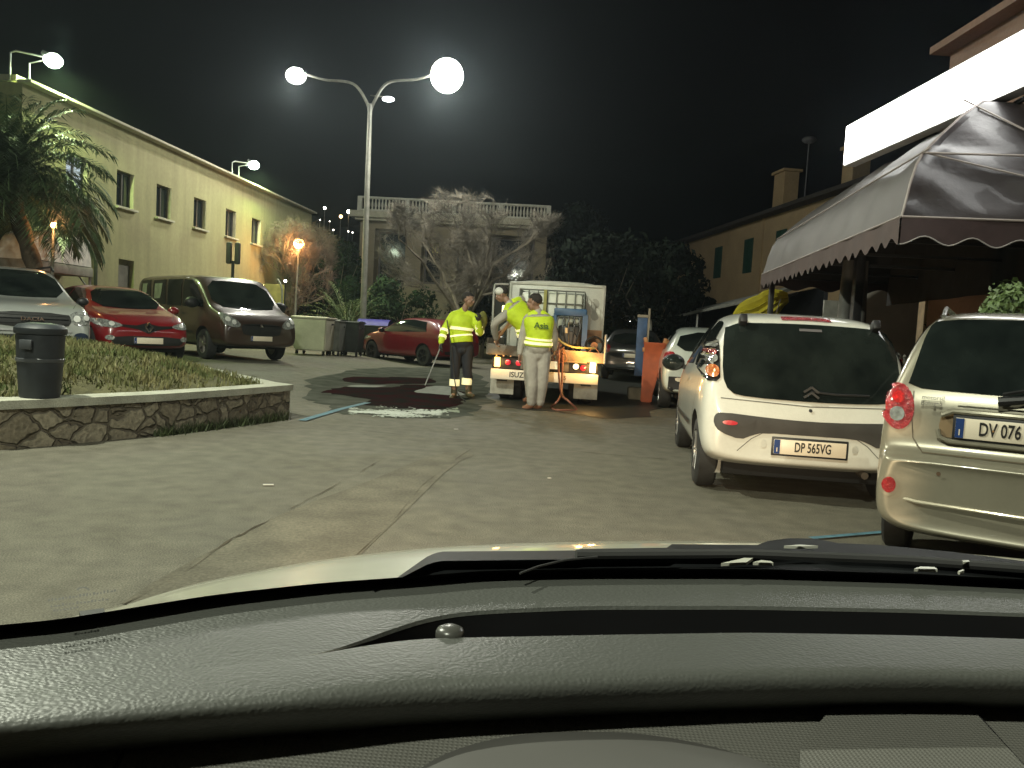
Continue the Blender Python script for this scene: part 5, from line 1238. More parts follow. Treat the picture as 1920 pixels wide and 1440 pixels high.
q = MB(); q.box((-.05, -.245, .42), (.05, .03, .09)); q.tube([(-.02, -.26, .56), (.0, -.27, .2)], .008); q.build('valve', mat('brass', (.3, .22, .12), metal=.7, rough=.35), t)
# hose reel
t = onbed('hose_reel', 'dark hose reel at the back right corner of the truck bed', 'hose reel', .80, .42)
q = MB()
for k in range(5): q.lathe([(.145, -.10 + k * .04), (.165, -.08 + k * .04), (.145, -.06 + k * .04), (.125, -.08 + k * .04)], c=(0, 0, .19), axis='Y', n=24, closed=True)
q.build('hose', CHS, t)
q = MB(); q.lathe([(.06, -.12), (.06, .12)], c=(0, 0, .19), axis='Y', n=16); q.tube([(-.14, -.13, 0), (0, -.13, .19), (.14, -.13, 0)], .014); q.tube([(-.14, .13, 0), (0, .13, .19), (.14, .13, 0)], .014); q.build('hub', mat('reel_rust', (.35, .14, .05), rough=.6), t)
# hose over the tailboard and its red-brown loop on the road
HB = mat('hose_redbrown', (.22, .085, .055), rough=.6, var=.2)
t = thing('hose', 'red brown hose hanging from the truck bed into a triangle loop on the road', 'hose', (0, 0, 0))
a = D(1049, 648, 13.1); b = D(1053, 738, 12.6); g1 = G(1081, 768, .016); g0 = G(1034, 762, .016)
q = MB(); q.tube(crom([a + Vector((0, .3, .05)), a, D(1047, 690, 12.95), b, D(1066, 752, 12.35), g1, G(1060, 769, .016), G(1040, 768, .016), g0, G(1042, 756, .1), D(1052, 738, 12.62), D(1054, 700, 12.95), D(1056, 655, 13.15)], 8), .017, n=7); q.build('tube', HB, t)
t = thing('yellow_hose', 'pale yellow hose slack across the back of the truck bed', 'hose', (0, 0, 0))
q = MB(); q.tube(crom([D(1046, 634, 13.15), D(1054, 642, 13.15), D(1072, 650, 13.15), D(1090, 652, 13.18), D(1115, 653, 13.3)], 6), .018, n=7); q.build('tube', mat('hose_yellow', (.28, .25, .10), rough=.6), t)
t = thing('wooden_plank', 'pale wooden plank leaning on the truck tailboard by the bending worker', 'plank', (0, 0, 0))
q = MB(); q.bar(D(960, 598, 12.9), D(928, 642, 13.05), .05, .03, bev=.004); tag(q.build('board', mat('plank_wood', (.55, .33, .19), rough=.7, var=.15, scale=8), t))
t = thing('coiled_rope_bundle', 'tangled brown hoses and hooks hanging off the middle of the tailboard', 'hoses', (0, 0, 0))
q = MB(); rr = random.Random(6)
for k in range(7):
    p = [D(1040 + rr.uniform(-6, 22), 650 + rr.uniform(-4, 30), 13.1 + rr.uniform(-.05, .05)) for _ in range(5)]; q.tube(crom(p, 5), .015, n=6)
q.build('tube', mat('hose_brown', (.16, .07, .04), rough=.6), t)
# ================================================================== street furniture
LAMPC = mat('lamp_post_paint', (.20, .20, .17), rough=.55, var=.2, metal=.2)
LW = mat('lamp_glow_white', (1, 1, 1), emit=(1, 1, .90), es=120)
PY = 28.0
P0 = D(681, 600, PY); PX, PZ = P0.x, 0
top = D(694, 195, PY)
t = thing('street_lamp', 'tall twin armed street lamp with two glowing heads, standing behind the dumpsters', 'street lamp', (PX, PY, 0))
lx = top.x - PX
q = MB(); q.tube([(0, 0, 0), (0, 0, .8), (0, 0, .82), (lx * .5, 0, top.z * .5), (lx, 0, top.z)], [.13, .13, .11, .10, .075], n=14); q.build('pole', LAMPC, t)
HL_ = D(555, 142, PY); HR_ = D(838, 142, PY - 1.0)
base = Vector((lx, 0, top.z - .35))
heads = []
for hd, s_ in ((HL_, .36), (HR_, .58)):
    e = hd - Vector((PX, PY, 0)); side = 1 if e.x > lx else -1
    pts = crom([base, base + Vector((side * .12, 0, .40)), base + Vector((side * .62, (e.y) * .3, 1.0)), base + Vector(((e.x - lx) * .62, e.y * .7, (e.z - base.z) * .93)), e + Vector((-side * .35, 0, .07))], 6)
    q = MB(); q.tube(pts, [.06 - .025 * k / (len(pts) - 1) for k in range(len(pts))], n=10); q.build('arm', LAMPC, t)
    q = MB(); q.sphere(e + Vector((-side * .05, 0, .10)), s_ * .9, (1.0, .55, .30), n=18); h_ = q.build('lamp_head', LAMPC, t)
    q = MB(); q.sphere(e, s_, (.92, .75, .72 if s_ < .5 else .95), n=24); q.build('bulb', LW, h_); heads.append(hd)
p = D(728, 186, PY - .2) - Vector((PX, PY, 0))
q = MB(); q.tube([(lx, 0, p.z + .15), (p.x, 0, p.z + .12)], .02, n=6); bt = q.build('bracket', LAMPC, t)
q = MB(); q.sphere(p, .21, (1, .5, .42), n=16); q.build('small_lamp', mat('small_lamp_glow', (1, 1, 1), emit=(.92, .97, 1), es=12), bt)
# orange lamps
OL = mat('sodium_glow', (1, .6, .2), emit=(1, .50, .16), es=22)
def small_lamp(px, py, y, r_, label):
    p = D(px, py, y); t = thing('sodium_lamp', label, 'street lamp', (p.x, y, gz(p.x, y)))
    q = MB(); q.tube([(-.05, 0, 0), (-.03, 0, p.z * .5), (0, 0, p.z - r_ * .8)], [.05, .04, .03], n=8); q.build('pole', LAMPC, t)
    q = MB(); q.sphere((0, 0, p.z), r_, n=16); q.build('globe', OL, t)
    q = MB(); q.lathe([(r_ * .6, p.z + r_ * .85), (r_ * .3, p.z + r_ * 1.15), (.001, p.z + r_ * 1.2)], n=14); q.build('cap', LAMPC, t); return p
O1 = small_lamp(560, 465, 31, .20, 'orange glowing globe lamp in front of the reddish bare tree')
O2 = small_lamp(101, 437, 16.4, .065, 'small orange lamp glowing through the palm fronds')
# sign seen edge on against the yellow wall
p = D(436, 520, 24.5)
t = thing('traffic_signal', 'dark two headed traffic signal seen from its back above the brown van', 'traffic signal', (p.x, 24.5, .1))
q = MB(); q.tube([(0, 0, 0), (0, 0, 2.75)], .05); q.build('pole', CHS, t)
for x in (-.13, .13):
    q = MB(); q.box((x, 0, 2.98), (.17, .14, .66), bev=.05); q.build('signal_head', mat('signal_dark', (.035, .03, .022), rough=.6), t)
# yellow panel and grey hoop behind van
p = D(505, 545, 29)
t = thing('yellow_hoarding', 'low yellow hoarding panel behind the brown van windscreen', 'panel', (p.x, 29, 0))
q = MB(); q.box((0, 0, 1.25), (1.1, .08, 2.3), bev=.01); q.build('board', mat('yellow_board2', (.30, .27, .07), rough=.7, var=.2), t); q = MB(); q.box((-.5, 0, .7), (.08, .12, 1.4)); q.box((.5, 0, .7), (.08, .12, 1.4)); q.build('post', CHS, t)
p = D(526, 600, 27.5); t = thing('bent_pole', 'thin pale pole with a curved top beside the yellow hoarding', 'pole', (p.x, 27.5, 0))
q = MB(); q.tube(crom([(0, 0, 0), (.02, 0, 1.9), (-.03, 0, 2.3), (-.16, 0, 2.52)], 6), .035, n=8); q.build('pole', mat('pale_pole', (.28, .28, .22)), t)
p = D(535, 527, 27.5); q = MB(); q.tube([(p.x, 27.5, 0), (p.x, 27.5, p.z)], .03, n=6); t = thing('marker_light', 'tiny white light on a thin post right of the yellow hoarding', 'light', (0, 0, 0)); q.build('post', CHS, t); q = MB(); q.sphere(p, .05); q.build('bulb', HL, t)
# green traffic light
p = D(570, 558, 33); t = thing('green_signal', 'small traffic signal showing green among the dark shrubs', 'traffic signal', (p.x, 33, 0))
q = MB(); q.tube([(0, 0, 0), (0, 0, 1.7)], .05); q.build('pole', CHS, t); q = MB(); q.box((0, 0, p.z + .22), (.30, .2, .86), bev=.03); q.build('housing', CHS, t)
for dz, m1 in ((0, mat('green_lit', (0, 1, .4), emit=(.0, 1, .32), es=3)), (.24, mat('amber_off', (.05, .03, .01))), (.48, mat('red_off', (.06, .005, .005)))):
    q = MB(); q.sphere((0, -.11, p.z + dz), .085, (1, .4, 1)); q.build('lens', m1, t)
p = D(548, 580, 33); q = MB(); q.box((p.x, 33.2, .85), (1.3, .25, 1.7)); tag(q.build('brick_wall', mat('dim_brick', (.14, .07, .05), rough=.9, var=.2), smooth=False), 'low reddish brick wall behind the pale dumpster and the green signal', 'wall')
p = D(170, 600, 20); 
# ---- dumpsters
def dumpster(name, label, px, y, w, h, dpt, bodym, lidm, rz=0, lidh=.10, col_lid=True):
    p = D(px, 600, y); t = thing(name, label, 'dumpster', (p.x, y, gz(p.x, y)), rz)
    q = MB(); q.rings([[(-w * .44, -dpt * .40, .13), (w * .44, -dpt * .40, .13), (w * .44, dpt * .40, .13), (-w * .44, dpt * .40, .13)],
                       [(-w * .47, -dpt * .45, .35), (w * .47, -dpt * .45, .35), (w * .47, dpt * .45, .35), (-w * .47, dpt * .45, .35)],
                       [(-w * .5, -dpt * .5, h), (w * .5, -dpt * .5, h), (w * .5, dpt * .5, h), (-w * .5, dpt * .5, h)]])
    bmesh.ops.bevel(q.bm, geom=q.bm.edges[:], offset=.035, segments=2, affect='EDGES'); q.build('body', bodym, t)
    q = MB(); q.box((0, 0, h + .02), (w * 1.03, dpt * 1.04, .05), bev=.015); q.build('rim', bodym, t)
    rows = [[(-w * .5 + w * i / 8, -dpt * .5 + dpt * j / 8, h + .045 + lidh * math.sin(math.pi * min(1, max(0, j / 8))) ** .6) for i in range(9)] for j in range(9)]
    q = MB(); q.sheet(rows); q.build('lid', lidm, t)
    for x in (-w * .38, w * .38):
        for yy in (-dpt * .32, dpt * .32):
            q = MB(); q.lathe([(.03, -.025), (.075, -.02), (.075, .02), (.03, .025)], c=(x, yy, .075), axis='X', n=16, closed=True); q.build('castor', TYRE, t)
    for sg in (-1, 1):
        q = MB(); q.bar((sg * w * .5, 0, h * .86), (sg * w * .56, 0, h * .86), .05); q.build('lug', CHS, t)
    return t
DG = mat('dumpster_pale', (.52, .50, .40), rough=.6, var=.14, scale=2, fine=.15); DG2 = mat('dumpster_grey', (.13, .135, .12), rough=.6, var=.2)
DK = mat('dumpster_dark', (.02, .025, .022), rough=.5, var=.2); BL = mat('lid_blue', (.035, .03, .22), rough=.5, var=.15)
dumpster('pale_dumpster', 'large pale dumpster standing just past the nose of the brown van', 590, 23.6, 1.05, 1.07, .95, DG, DG, R(-5), .02)
dumpster('grey_dumpster', 'grey dumpster close behind the pale one, mostly hidden', 632, 24.3, .45, 1.02, .9, DG2, DG2, R(-5), .03)
t = dumpster('dark_dumpster', 'dark dumpster with an orange reflective strip beside the grey one', 661, 24.9, .62, 1.02, .8, DK, DK, R(-4), .03)
q = MB(); q.box((-.20, -.425, .74), (.09, .01, .30)); q.build('reflector_strip', mat('orange_reflector', (.8, .16, .05), emit=(1, .2, .06), es=.5), t, smooth=False)  # strip given a glow in place of returned light
t = dumpster('blue_lid_dumpster', 'dark dumpster with a rounded violet blue lid behind the dark red car', 704, 26.5, 1.05, .98, .9, DK, BL, R(-4), .20)
# ---- blue panel and orange container right of the truck
p = D(1205, 600, 15.3); t = thing('display_board', 'upright faded blue board on a pale post, right of the truck', 'board', (p.x, 15.3, 0), R(-4))
q = MB(); q.box((0, 0, 1.02), (.19, .05, 1.12), bev=.01); q.build('board', mat('panel_blue', (.035, .075, .16), rough=.6, var=.35, scale=6), t)
q = MB(); q.box((.12, .02, .88), (.035, .05, 1.76)); q.box((0, .0, 1.61), (.2, .06, .05)); q.build('post', mat('panel_post', (.26, .22, .16), rough=.7), t, smooth=False)
q = MB(); q.box((-.02, .05, .12), (.35, .35, .24), bev=.04); q.build('base', mat('concrete_base', (.13, .12, .09), rough=.9, var=.3), t)
p = D(1232, 600, 14.6); t = thing('orange_container', 'tall orange plastic container with two raised corners, standing by the blue panel', 'container', (p.x, 14.8, 0), R(-10))
ORG = mat('orange_plastic', (.36, .07, .02), rough=.5, var=.2)
ringf = lambda w, d_, z, dx=0: [(-w / 2 + dx, -d_ / 2, z), (w / 2 + dx, -d_ / 2, z), (w / 2 + dx, d_ / 2, z), (-w / 2 + dx, d_ / 2, z)]
q = MB(); q.rings([ringf(.20, .2, .0, -.07), ringf(.22, .24, .2, -.06), ringf(.34, .3, .75, 0), ringf(.40, .34, 1.10, .03), ringf(.42, .36, 1.12, .03)])
bmesh.ops.bevel(q.bm, geom=q.bm.edges[:], offset=.02, segments=2, affect='EDGES')
q.build('body', ORG, t)
for sg in (-1, 1):
    q = MB(); q.box((.03 + sg * .175, 0, 1.15), (.07, .3, .12), Matrix.Rotation(R(sg * 14), 3, 'Y'), bev=.015); q.build('horn', mat('orange_pale', (.42, .17, .05), rough=.5), t)
q = MB(); q.box((-.17, -.1, .98), (.05, .1, .08), bev=.01); q.build('handle', mat('orange_pale', (.4,) * 3), t)
# unseen lamps added to light the near lot and the dashboard
def added_lot_lamp(x, y, h, label):
    t = thing('added_lot_lamp', label, 'street lamp', (x, y, 0)); q = MB(); q.tube([(0, 0, 0), (0, 0, h * .5), (0, 0, h)], [.11, .09, .06], n=12); s_ = 1 if x < 0 else -1
    q.tube(crom([(0, 0, h), (s_ * .3, 0, h + .25), (s_ * 1.2, 0, h + .35)], 5), .035); q.build('pole', LAMPC, t)
    q = MB(); q.box((s_ * 1.4, 0, h + .36), (.6, .28, .1), bev=.03); hh = q.build('lamp_head', LAMPC, t); q = MB(); q.sphere((s_ * 1.42, 0, h + .30), .13, (1.5, .8, .35)); q.build('lens', mat('added_lot_lens', (1, 1, 1), emit=(1, .97, .8), es=15), hh)
    return Vector((x + s_ * 1.42, y, h + .2))
L3 = added_lot_lamp(-6.8, 5.4, 7.2, 'added single armed lamp, unseen, left of the camera outside the picture')
L4 = added_lot_lamp(-4.0, -3.2, 7.0, 'added single armed lamp, unseen, behind the camera outside the picture')
# ================================================================== people
SKIN = mat('skin', (.26, .15, .10), rough=.55, var=.1, scale=15)
HAIR = mat('dark_hair', (.018, .014, .011), rough=.8, var=.5, scale=60, bump=.6, bscale=90)
HIVIS = mat('hivis_yellow', (.50, .66, .02), rough=.7, var=.12, scale=6, bump=.8, bscale=11, emit=(.55, .75, .02), es=.0)
REFL = mat('reflective_tape', (.85, .80, .55), rough=.35, var=.06, emit=(1, .90, .45), es=.55)  # own glow stands in for headlight thrown back by the tape
NAVY = mat('navy_trousers', (.014, .015, .020), rough=.8, var=.3, bump=.3, bscale=10)
BOOT = mat('rubber_boot', (.06, .05, .025), rough=.4, var=.3)
SUIT = mat('white_coverall', (.34, .32, .28), rough=.8, var=.2, scale=5, bump=1.0, bscale=10)
SHOE = mat('brown_shoe', (.22, .10, .055), rough=.6, var=.2)
GLOV = mat('glove', (.30, .28, .24), rough=.8)
GLOVD = mat('dark_glove', (.03, .03, .028), rough=.7)
V = Vector
def limb(m_, pts, rs, n=14, sx=1.0, k=5):
    """smooth tapered limb through joints, optional flattening"""
    P = crom([V(p) for p in pts], k); rr_ = []
    for i in range(len(P)):
        f = i / k; j = min(len(rs) - 2, int(f)); a = f - j; a = a * a * (3 - 2 * a) if a <= 1 else 1
        rr_.append(rs[j] + (rs[min(j + 1, len(rs) - 1)] - rs[j]) * a)
    m_.tube(P, rr_, n=n, sq=sx); m_.sphere(P[0], rr_[0] * .98, n=10); m_.sphere(P[-1], rr_[-1] * .98, n=10)
def torso_rings(J, grow=0.0, t0=0.0, t1=1.0, n=24, steps=16):
    """elliptical rings from crotch (t=0) to neck base (t=1), following pelvis->chest and twisting with hips/shoulders"""
    out = []; hp = J['pel']; ck = J['neck']
    hx = (J['hipR'] - J['hipL']).normalized(); sx_ = (J['shR'] - J['shL']).normalized()
    prof_w = [(0, .135), (.1, .165), (.22, .170), (.38, .150), (.55, .165), (.75, .190), (.86, .185), (.94, .135), (1, .07)]
    prof_d = [(0, .09), (.1, .120), (.22, .122), (.38, .112), (.55, .122), (.75, .128), (.86, .112), (.94, .085), (1, .062)]
    mid = J.get('mid', hp.lerp(ck, .5)); P = [hp, hp.lerp(mid, .6), mid, mid.lerp(ck, .55), ck]
    C_ = crom(P, 8)
    for i in range(steps + 1):
        t = t0 + (t1 - t0) * i / steps; q = t * (len(C_) - 1); j = min(len(C_) - 2, int(q)); c = C_[j].lerp(C_[j + 1], q - j)
        up = (C_[min(len(C_) - 1, j + 2)] - C_[max(0, j - 1)]).normalized(); x = hx.lerp(sx_, t); x = (x - up * x.dot(up)).normalized(); yv = up.cross(x)
        w = interp(t, [a for a, _ in prof_w], [b for _, b in prof_w]) * J.get('bulk', 1) + grow; d_ = interp(t, [a for a, _ in prof_d], [b for _, b in prof_d]) * J.get('bulk', 1) + grow
        out.append([c + x * math.copysign(abs(math.cos(a)) ** .85, math.cos(a)) * w + yv * math.sin(a) * d_ for a in (2 * math.pi * k / n for k in range(n))])
    return out
def fuse(m_, vox):
    return evaluated(m_.mesh('f'), [('REMESH', dict(mode='VOXEL', voxel_size=vox, use_smooth_shade=True)), ('SMOOTH', dict(iterations=2, factor=.5))])
def hand(m_, wrist, d, palm_n, side, curl=.5, r=.0085):
    """palm and five fingers; d along the hand, palm_n out of the palm, side = thumb direction"""
    d = d.normalized(); x = (side - d * side.dot(d)).normalized(); nn = (palm_n - d * palm_n.dot(d)); nn = (nn - x * nn.dot(x)).normalized()
    rs = []
    for t, w, th in ((-.01, .026, .020), (.02, .034, .018), (.055, .042, .016), (.085, .042, .013), (.093, .036, .010)):
        c = wrist + d * t; rs.append([c + x * math.cos(a) * w + nn * math.sin(a) * th for a in (2 * math.pi * k / 12 for k in range(12))])
    m_.rings(rs)
    for i, L in enumerate((.070, .078, .073, .057)):
        b = wrist + d * .088 + x * (.031 - i * .0205); dd = d.copy(); pts = [b - d * .015, b]
        for f in (.45, .32, .26):
            dd = (Matrix.Rotation(curl * (.9 + .12 * i), 3, x) @ dd) if nn.dot(Matrix.Rotation(.1, 3, x) @ dd) > nn.dot(dd) else (Matrix.Rotation(-curl * (.9 + .12 * i), 3, x) @ dd)
            b = b + dd * L * f; pts.append(b.copy())
        m_.tube(pts, [r * 1.08, r * 1.08, r, r * .93, r * .8], n=8); m_.sphere(pts[-1], r * .8, n=8)
    b = wrist + d * .025 + x * .028; dd = (d * .75 + x * .6 + nn * .35).normalized(); pts = [b, b + dd * .035]
    dd = (dd + d * .5 + nn * .3 * curl).normalized(); pts.append(pts[-1] + dd * .03); dd = (dd + nn * .5 * curl).normalized(); pts.append(pts[-1] + dd * .022)
    m_.tube(pts, [r * 1.4, r * 1.25, r * 1.05, r * .85], n=8); m_.sphere(pts[-1], r * .85, n=8)
def head(m_, c, f, up, s=1.0):
    """head centred at c facing f: skull, jaw, nose, ears, brow, lips"""
    f = f.normalized(); up = (up - f * up.dot(f)).normalized(); x = f.cross(up)
    M = Matrix((x, f, up)).transposed().to_4x4(); M.translation = c
    def el(p, r, sc): bmesh.ops.create_uvsphere(m_.bm, u_segments=18, v_segments=12, radius=1, matrix=M @ Matrix.Translation(V(p) * s) @ Matrix.Diagonal((r * sc[0] * s, r * sc[1] * s, r * sc[2] * s, 1)))
    el((0, -.012, .03), .094, (.82, 1.03, .90)); el((0, .02, -.03), .075, (.84, .95, 1.05)); el((0, .045, -.082), .04, (.9, .9, .75)); el((0, .05, -.05), .05, (.9, .9, .9))
    el((0, .098, -.018), .014, (.85, 1.25, 1.7)); el((0, .105, -.030), .014, (1.1, 1, .8)); el((0, .088, -.060), .018, (1.3, .7, .35)); el((0, .088, -.070), .016, (1.3, .7, .35))
    el((0, .080, .022), .03, (1.5, .5, .3))
    for sg in (-1, 1): el((sg * .078, -.008, -.012), .03, (.25, .6, 1.0)); el((sg * .031, .083, .005), .013, (1.1, .6, .7)); el((sg * .05, .06, -.03), .03, (.7, .7, .7))
    return M
def hair_cap(M, s, top=1.0, back=-.055):
    q = MB(); bmesh.ops.create_uvsphere(q.bm, u_segments=26, v_segments=18, radius=1, matrix=M @ Matrix.Translation(V((0, -.016, .036)) * s) @ Matrix.Diagonal((.082 * s, .102 * s, .090 * s, 1)))
    Mi = M.inverted(); rem = []
    for v in q.bm.verts:
        l = Mi @ v.co; lim = .045 + .3 * (l.y / s - .02) if l.y / s > .02 else interp(l.y / s, [-.12, -.03, .02], [back, -.01, .045])
        if l.z < lim * s * top: rem.append(v)
        else: v.co += (v.co - M.translation).normalized() * .006 * noise.noise(v.co * 60)
    bmesh.ops.delete(q.bm, geom=rem, context='VERTS'); return q
def person(label, base, J, clothes, group=None):
    t = thing('person', label, 'person', base, 0)
    n = J['neck']; hc = J['head']; f = J['face']
    b = MB(); b.rings(torso_rings(J)); limb(b, [J['pel'] + V((0, 0, .06)), n], [.08, .06])
    limb(b, [n - (hc - n) * .15, n.lerp(hc, .55)], [.058, .052]); M = head(b, hc, f, J.get('up', V((0, 0, 1))), J.get('hs', 1))
    for S in 'LR':
        limb(b, [J['sh' + S], J['el' + S], J['wr' + S]], [.052, .040, .027]); limb(b, [n.lerp(J['sh' + S], .5), J['sh' + S]], [.06, .055])
        limb(b, [J['hip' + S], J['kn' + S], J['an' + S]], [.082, .056, .040]); limb(b, [J['an' + S], J['an' + S].lerp(J['to' + S], .5), J['to' + S]], [.04, .036, .03])
        hd, pn, sd, cu = J['hand' + S]; hand(b, J['wr' + S], hd, pn, sd, cu, r=.0105)
    link('body', fuse(b, .0085), SKIN, t)
    q = hair_cap(M, J.get('hs', 1)); q.build('hair', HAIR, t)
    for sg in (-1, 1):
        e = MB(); bmesh.ops.create_uvsphere(e.bm, u_segments=10, v_segments=8, radius=.010 * J.get('hs', 1), matrix=M @ Matrix.Translation(V((sg * .031, .086, .006)) * J.get('hs', 1))); e.build('eye', mat('eye', (.5, .48, .45), rough=.2), t)
    clothes(t, J)
    return t
def band(t, J, t0, t1, grow, name='reflective_band', m=None):
    q = MB(); q.rings(torso_rings(J, grow, t0, t1, n=32, steps=2), cap=False)
    a = torso_rings(J, grow - .006, t0, t1, n=32, steps=2); q.rings(a, cap=False); return q.build(name, m or REFL, t, norm=False)
def ringband(m_, a, b, ta, tb, r, n=18):
    p, q = a.lerp(b, ta), a.lerp(b, tb); m_.tube([p, p.lerp(q, .5), q], [r, r, r], n=n, cap=False)

# --- A: in a hi-vis jacket, washing lance in hand
def cA(t, J):
    q = MB(); q.rings(torso_rings(J, .030, .14, .97))
    for S in 'LR': limb(q, [J['sh' + S], J['el' + S], J['wr' + S].lerp(J['el' + S], .12)], [.078, .064, .050]); limb(q, [J['neck'].lerp(J['sh' + S], .3), J['sh' + S]], [.085, .078])
    limb(q, [J['neck'] - V((0, 0, .03)), J['neck'] + V((.0, 0, .045))], [.075, .068]); link('jacket', fuse(q, .011), HIVIS, t)
    band(t, J, .545, .62, .042); band(t, J, .30, .375, .044)
    for S in 'LR':
        q = MB(); ringband(q, J['el' + S], J['wr' + S], .02, .20, .075); ringband(q, J['el' + S], J['wr' + S], .42, .60, .066); q.build('sleeve_band', REFL, t)
    q = MB(); q.rings(torso_rings(J, .012, .0, .22)); q.sphere(J['pel'] + V((0, 0, -.03)), .12, (1, .95, .8))
    for S in 'LR': limb(q, [J['hip' + S] + V((0, 0, .02)), J['kn' + S], J['an' + S] + V((0, 0, .26))], [.108, .082, .074])
    link('trousers', fuse(q, .011), NAVY, t)
    for S in 'LR':
        q = MB(); limb(q, [J['kn' + S] - V((0, 0, .16)), J['an' + S] + V((0, 0, .14)), J['an' + S] + V((0, 0, -.015))], [.066, .056, .052]); limb(q, [J['an' + S] + V((0, 0, -.03)), J['an' + S].lerp(J['to' + S], .6) - V((0, 0, .015)), J['to' + S]], [.05, .046, .038]); link('boot', fuse(q, .010), BOOT, t)
        q = MB(); q.tube([J['kn' + S] - V((0, 0, .10)), J['kn' + S] - V((0, 0, .155)), J['kn' + S] - V((0, 0, .21))], [.086, .086, .086], n=18, cap=True); q.build('leg_band', REFL, t)
    q = MB(); hand(q, J['wrR'] , *J['handR'][:3], J['handR'][3], r=.0125); hand(q, J['wrL'], *J['handL'][:3], J['handL'][3], r=.0125); link('glove', fuse(q, .006), GLOVD, t)
pA = D(866, 745, 13.5); yA = 13.5
def W(px, py, dy=0, y=13.5, b=None): p = D(px, py, y + dy); return p - V((pA.x, yA, 0))
J = dict(pel=W(866, 652), neck=W(868, 588, .02), mid=W(864, 622, .02), hipL=W(855, 654), hipR=W(877, 654, .04), shL=W(850, 592, -.04), shR=W(890, 596, .06), bulk=1.0,
         elL=W(834, 617, -.08), wrL=W(826, 645, -.18), elR=W(900, 624, -.16), wrR=W(897, 602, -.30), knL=W(853, 700, -.03), knR=W(876, 698, .0), anL=W(851, 739), anR=W(878, 737, .02),
         toL=W(846, 746, -.14), toR=W(886, 742, -.12), head=W(878, 562, -.03), face=V((.95, -.35, -.08)), up=V((0, 0, 1)), hs=1.04,
         handL=(V((-.15, -.25, -.9)), V((.8, -.3, 0)), V((.3, -.9, .2)), .75), handR=(V((.15, -.35, .9)), V((-.8, .2, .1)), V((-.3, -.7, .3)), .7))
person('standing person in a yellow hi-vis jacket and dark trousers, holding a washing lance', (pA.x, yA, 0), J, cA)
# shift so boots touch the ground
t = thing('washing_lance', 'long thin washing lance pointing down at the puddle from the jacketed person', 'lance', (0, 0, 0))
q = MB(); g_ = D(826, 651, 13.28); tip = D(797, 722, 12.9); q.tube([g_ + (g_ - tip) * .18, g_, tip], [.014, .012, .009], n=8); q.build('tube', mat('lance_steel', (.3, .3, .3), metal=.6, rough=.4), t)
q = MB(); q.tube([g_ + (g_ - tip) * .18, g_ - (g_ - tip) * .05], .022, n=10); q.build('grip', CHS, t)
q = MB(); q.tube(crom([D(838, 600, 13.3), D(846, 650, 13.2), D(851, 700, 13.2), D(857, 735, 13.0), G(872, 752, .015)], 6), .010, n=6); q.build('hose', CHS, t)
t = thing('rolled_gear', 'olive coloured bundled gear held up against the jacketed person chest', 'gear', (0, 0, 0))
q = MB(); q.sphere(D(905, 600, 13.35), .10, (.8, .8, 1.5), n=16); q.sphere(D(903, 612, 13.3), .07, (.9, .9, 1.2), n=12); q.build('bundle', mat('olive_cloth', (.16, .16, .03), rough=.8, var=.4, bump=.5, bscale=10), t)

# --- coverall wearers
def cB(t, J, lettering=True):
    q = MB(); q.rings(torso_rings(J, .022, .0, .96)); q.sphere(J['pel'] + V((0, 0, -.03)), .13, (1, .95, .8))
    for S in 'LR':
        limb(q, [J['sh' + S], J['el' + S], J['wr' + S].lerp(J['el' + S], .08)], [.078, .066, .046]); limb(q, [J['neck'].lerp(J['sh' + S], .3), J['sh' + S]], [.080, .078])
        limb(q, [J['hip' + S], J['kn' + S], J['an' + S] + V((0, 0, .02))], [.118, .092, .072])
    limb(q, [J['neck'] - V((0, 0, .03)), J['neck'] + (J['head'] - J['neck']) * .22], [.07, .066])
    link('coverall', fuse(q, .011), SUIT, t)
    rg_ = torso_rings(J, .040, .16, .90, n=32, steps=16)
    q = MB(); q.rings(rg_); 
    for S in 'LR': limb(q, [J['neck'].lerp(J['sh' + S], .25) + V((0, 0, .0)), J['neck'].lerp(J['sh' + S], .78)], [.088, .082])
    link('vest', fuse(q, .011), HIVIS, t); band(t, J, .33, .40, .052); band(t, J, .20, .27, .053)
    for S in 'LR':
        q = MB(); limb(q, [J['an' + S] - V((0, 0, .02)), J['an' + S].lerp(J['to' + S], .55) - V((0, 0, .02)), J['to' + S]], [.052, .048, .040]); link('shoe', fuse(q, .010), SHOE, t)
    # back lettering
    up = (J['neck'] - J['pel']).normalized(); x = (J['shR'] - J['shL']).normalized()
    if x.x < 0: x = -x
    nrm_ = x.cross(up); 
    if nrm_.y > 0: nrm_ = -nrm_
    c = J['pel'].lerp(J['neck'], .70) + nrm_ * (.128 + .066) + x * .02
    text_on('vest_lettering', 'Asia', .13, basis(c, x, up), mat('vest_ink', (.05, .12, .02), rough=.8), t, extr=.004, bold=True)
pB = D(1006, 768, 12.25); yB = 12.25
def W(px, py, dy=0): p = D(px, py, yB + dy); return p - V((pB.x, yB, 0))
J = dict(pel=W(1008, 662), neck=W(1010, 588, -.02), mid=W(1011, 628, -.02), hipL=W(996, 664), hipR=W(1020, 664, .02), shL=W(990, 598, .0), shR=W(1031, 602, .04), bulk=1.02,
         elL=W(980, 632, .04), wrL=W(974, 664, -.02), elR=W(1039, 632, .10), wrR=W(1040, 655, .2), knL=W(998, 712, -.03), knR=W(1017, 712, .0), anL=W(996, 757), anR=W(1012, 757, .05),
         toL=W(983, 765, .04), toR=W(1004, 765, .12), head=W(1002, 567, -.02), face=V((-.9, .45, -.10)), up=V((0, 0, 1)), hs=1.12,
         handL=(V((-.05, -.1, -1)), V((.9, .1, 0)), V((.1, .9, 0)), .35), handR=(V((-.1, .4, -.9)), V((-.9, 0, 0)), V((.1, .8, .3)), .5))
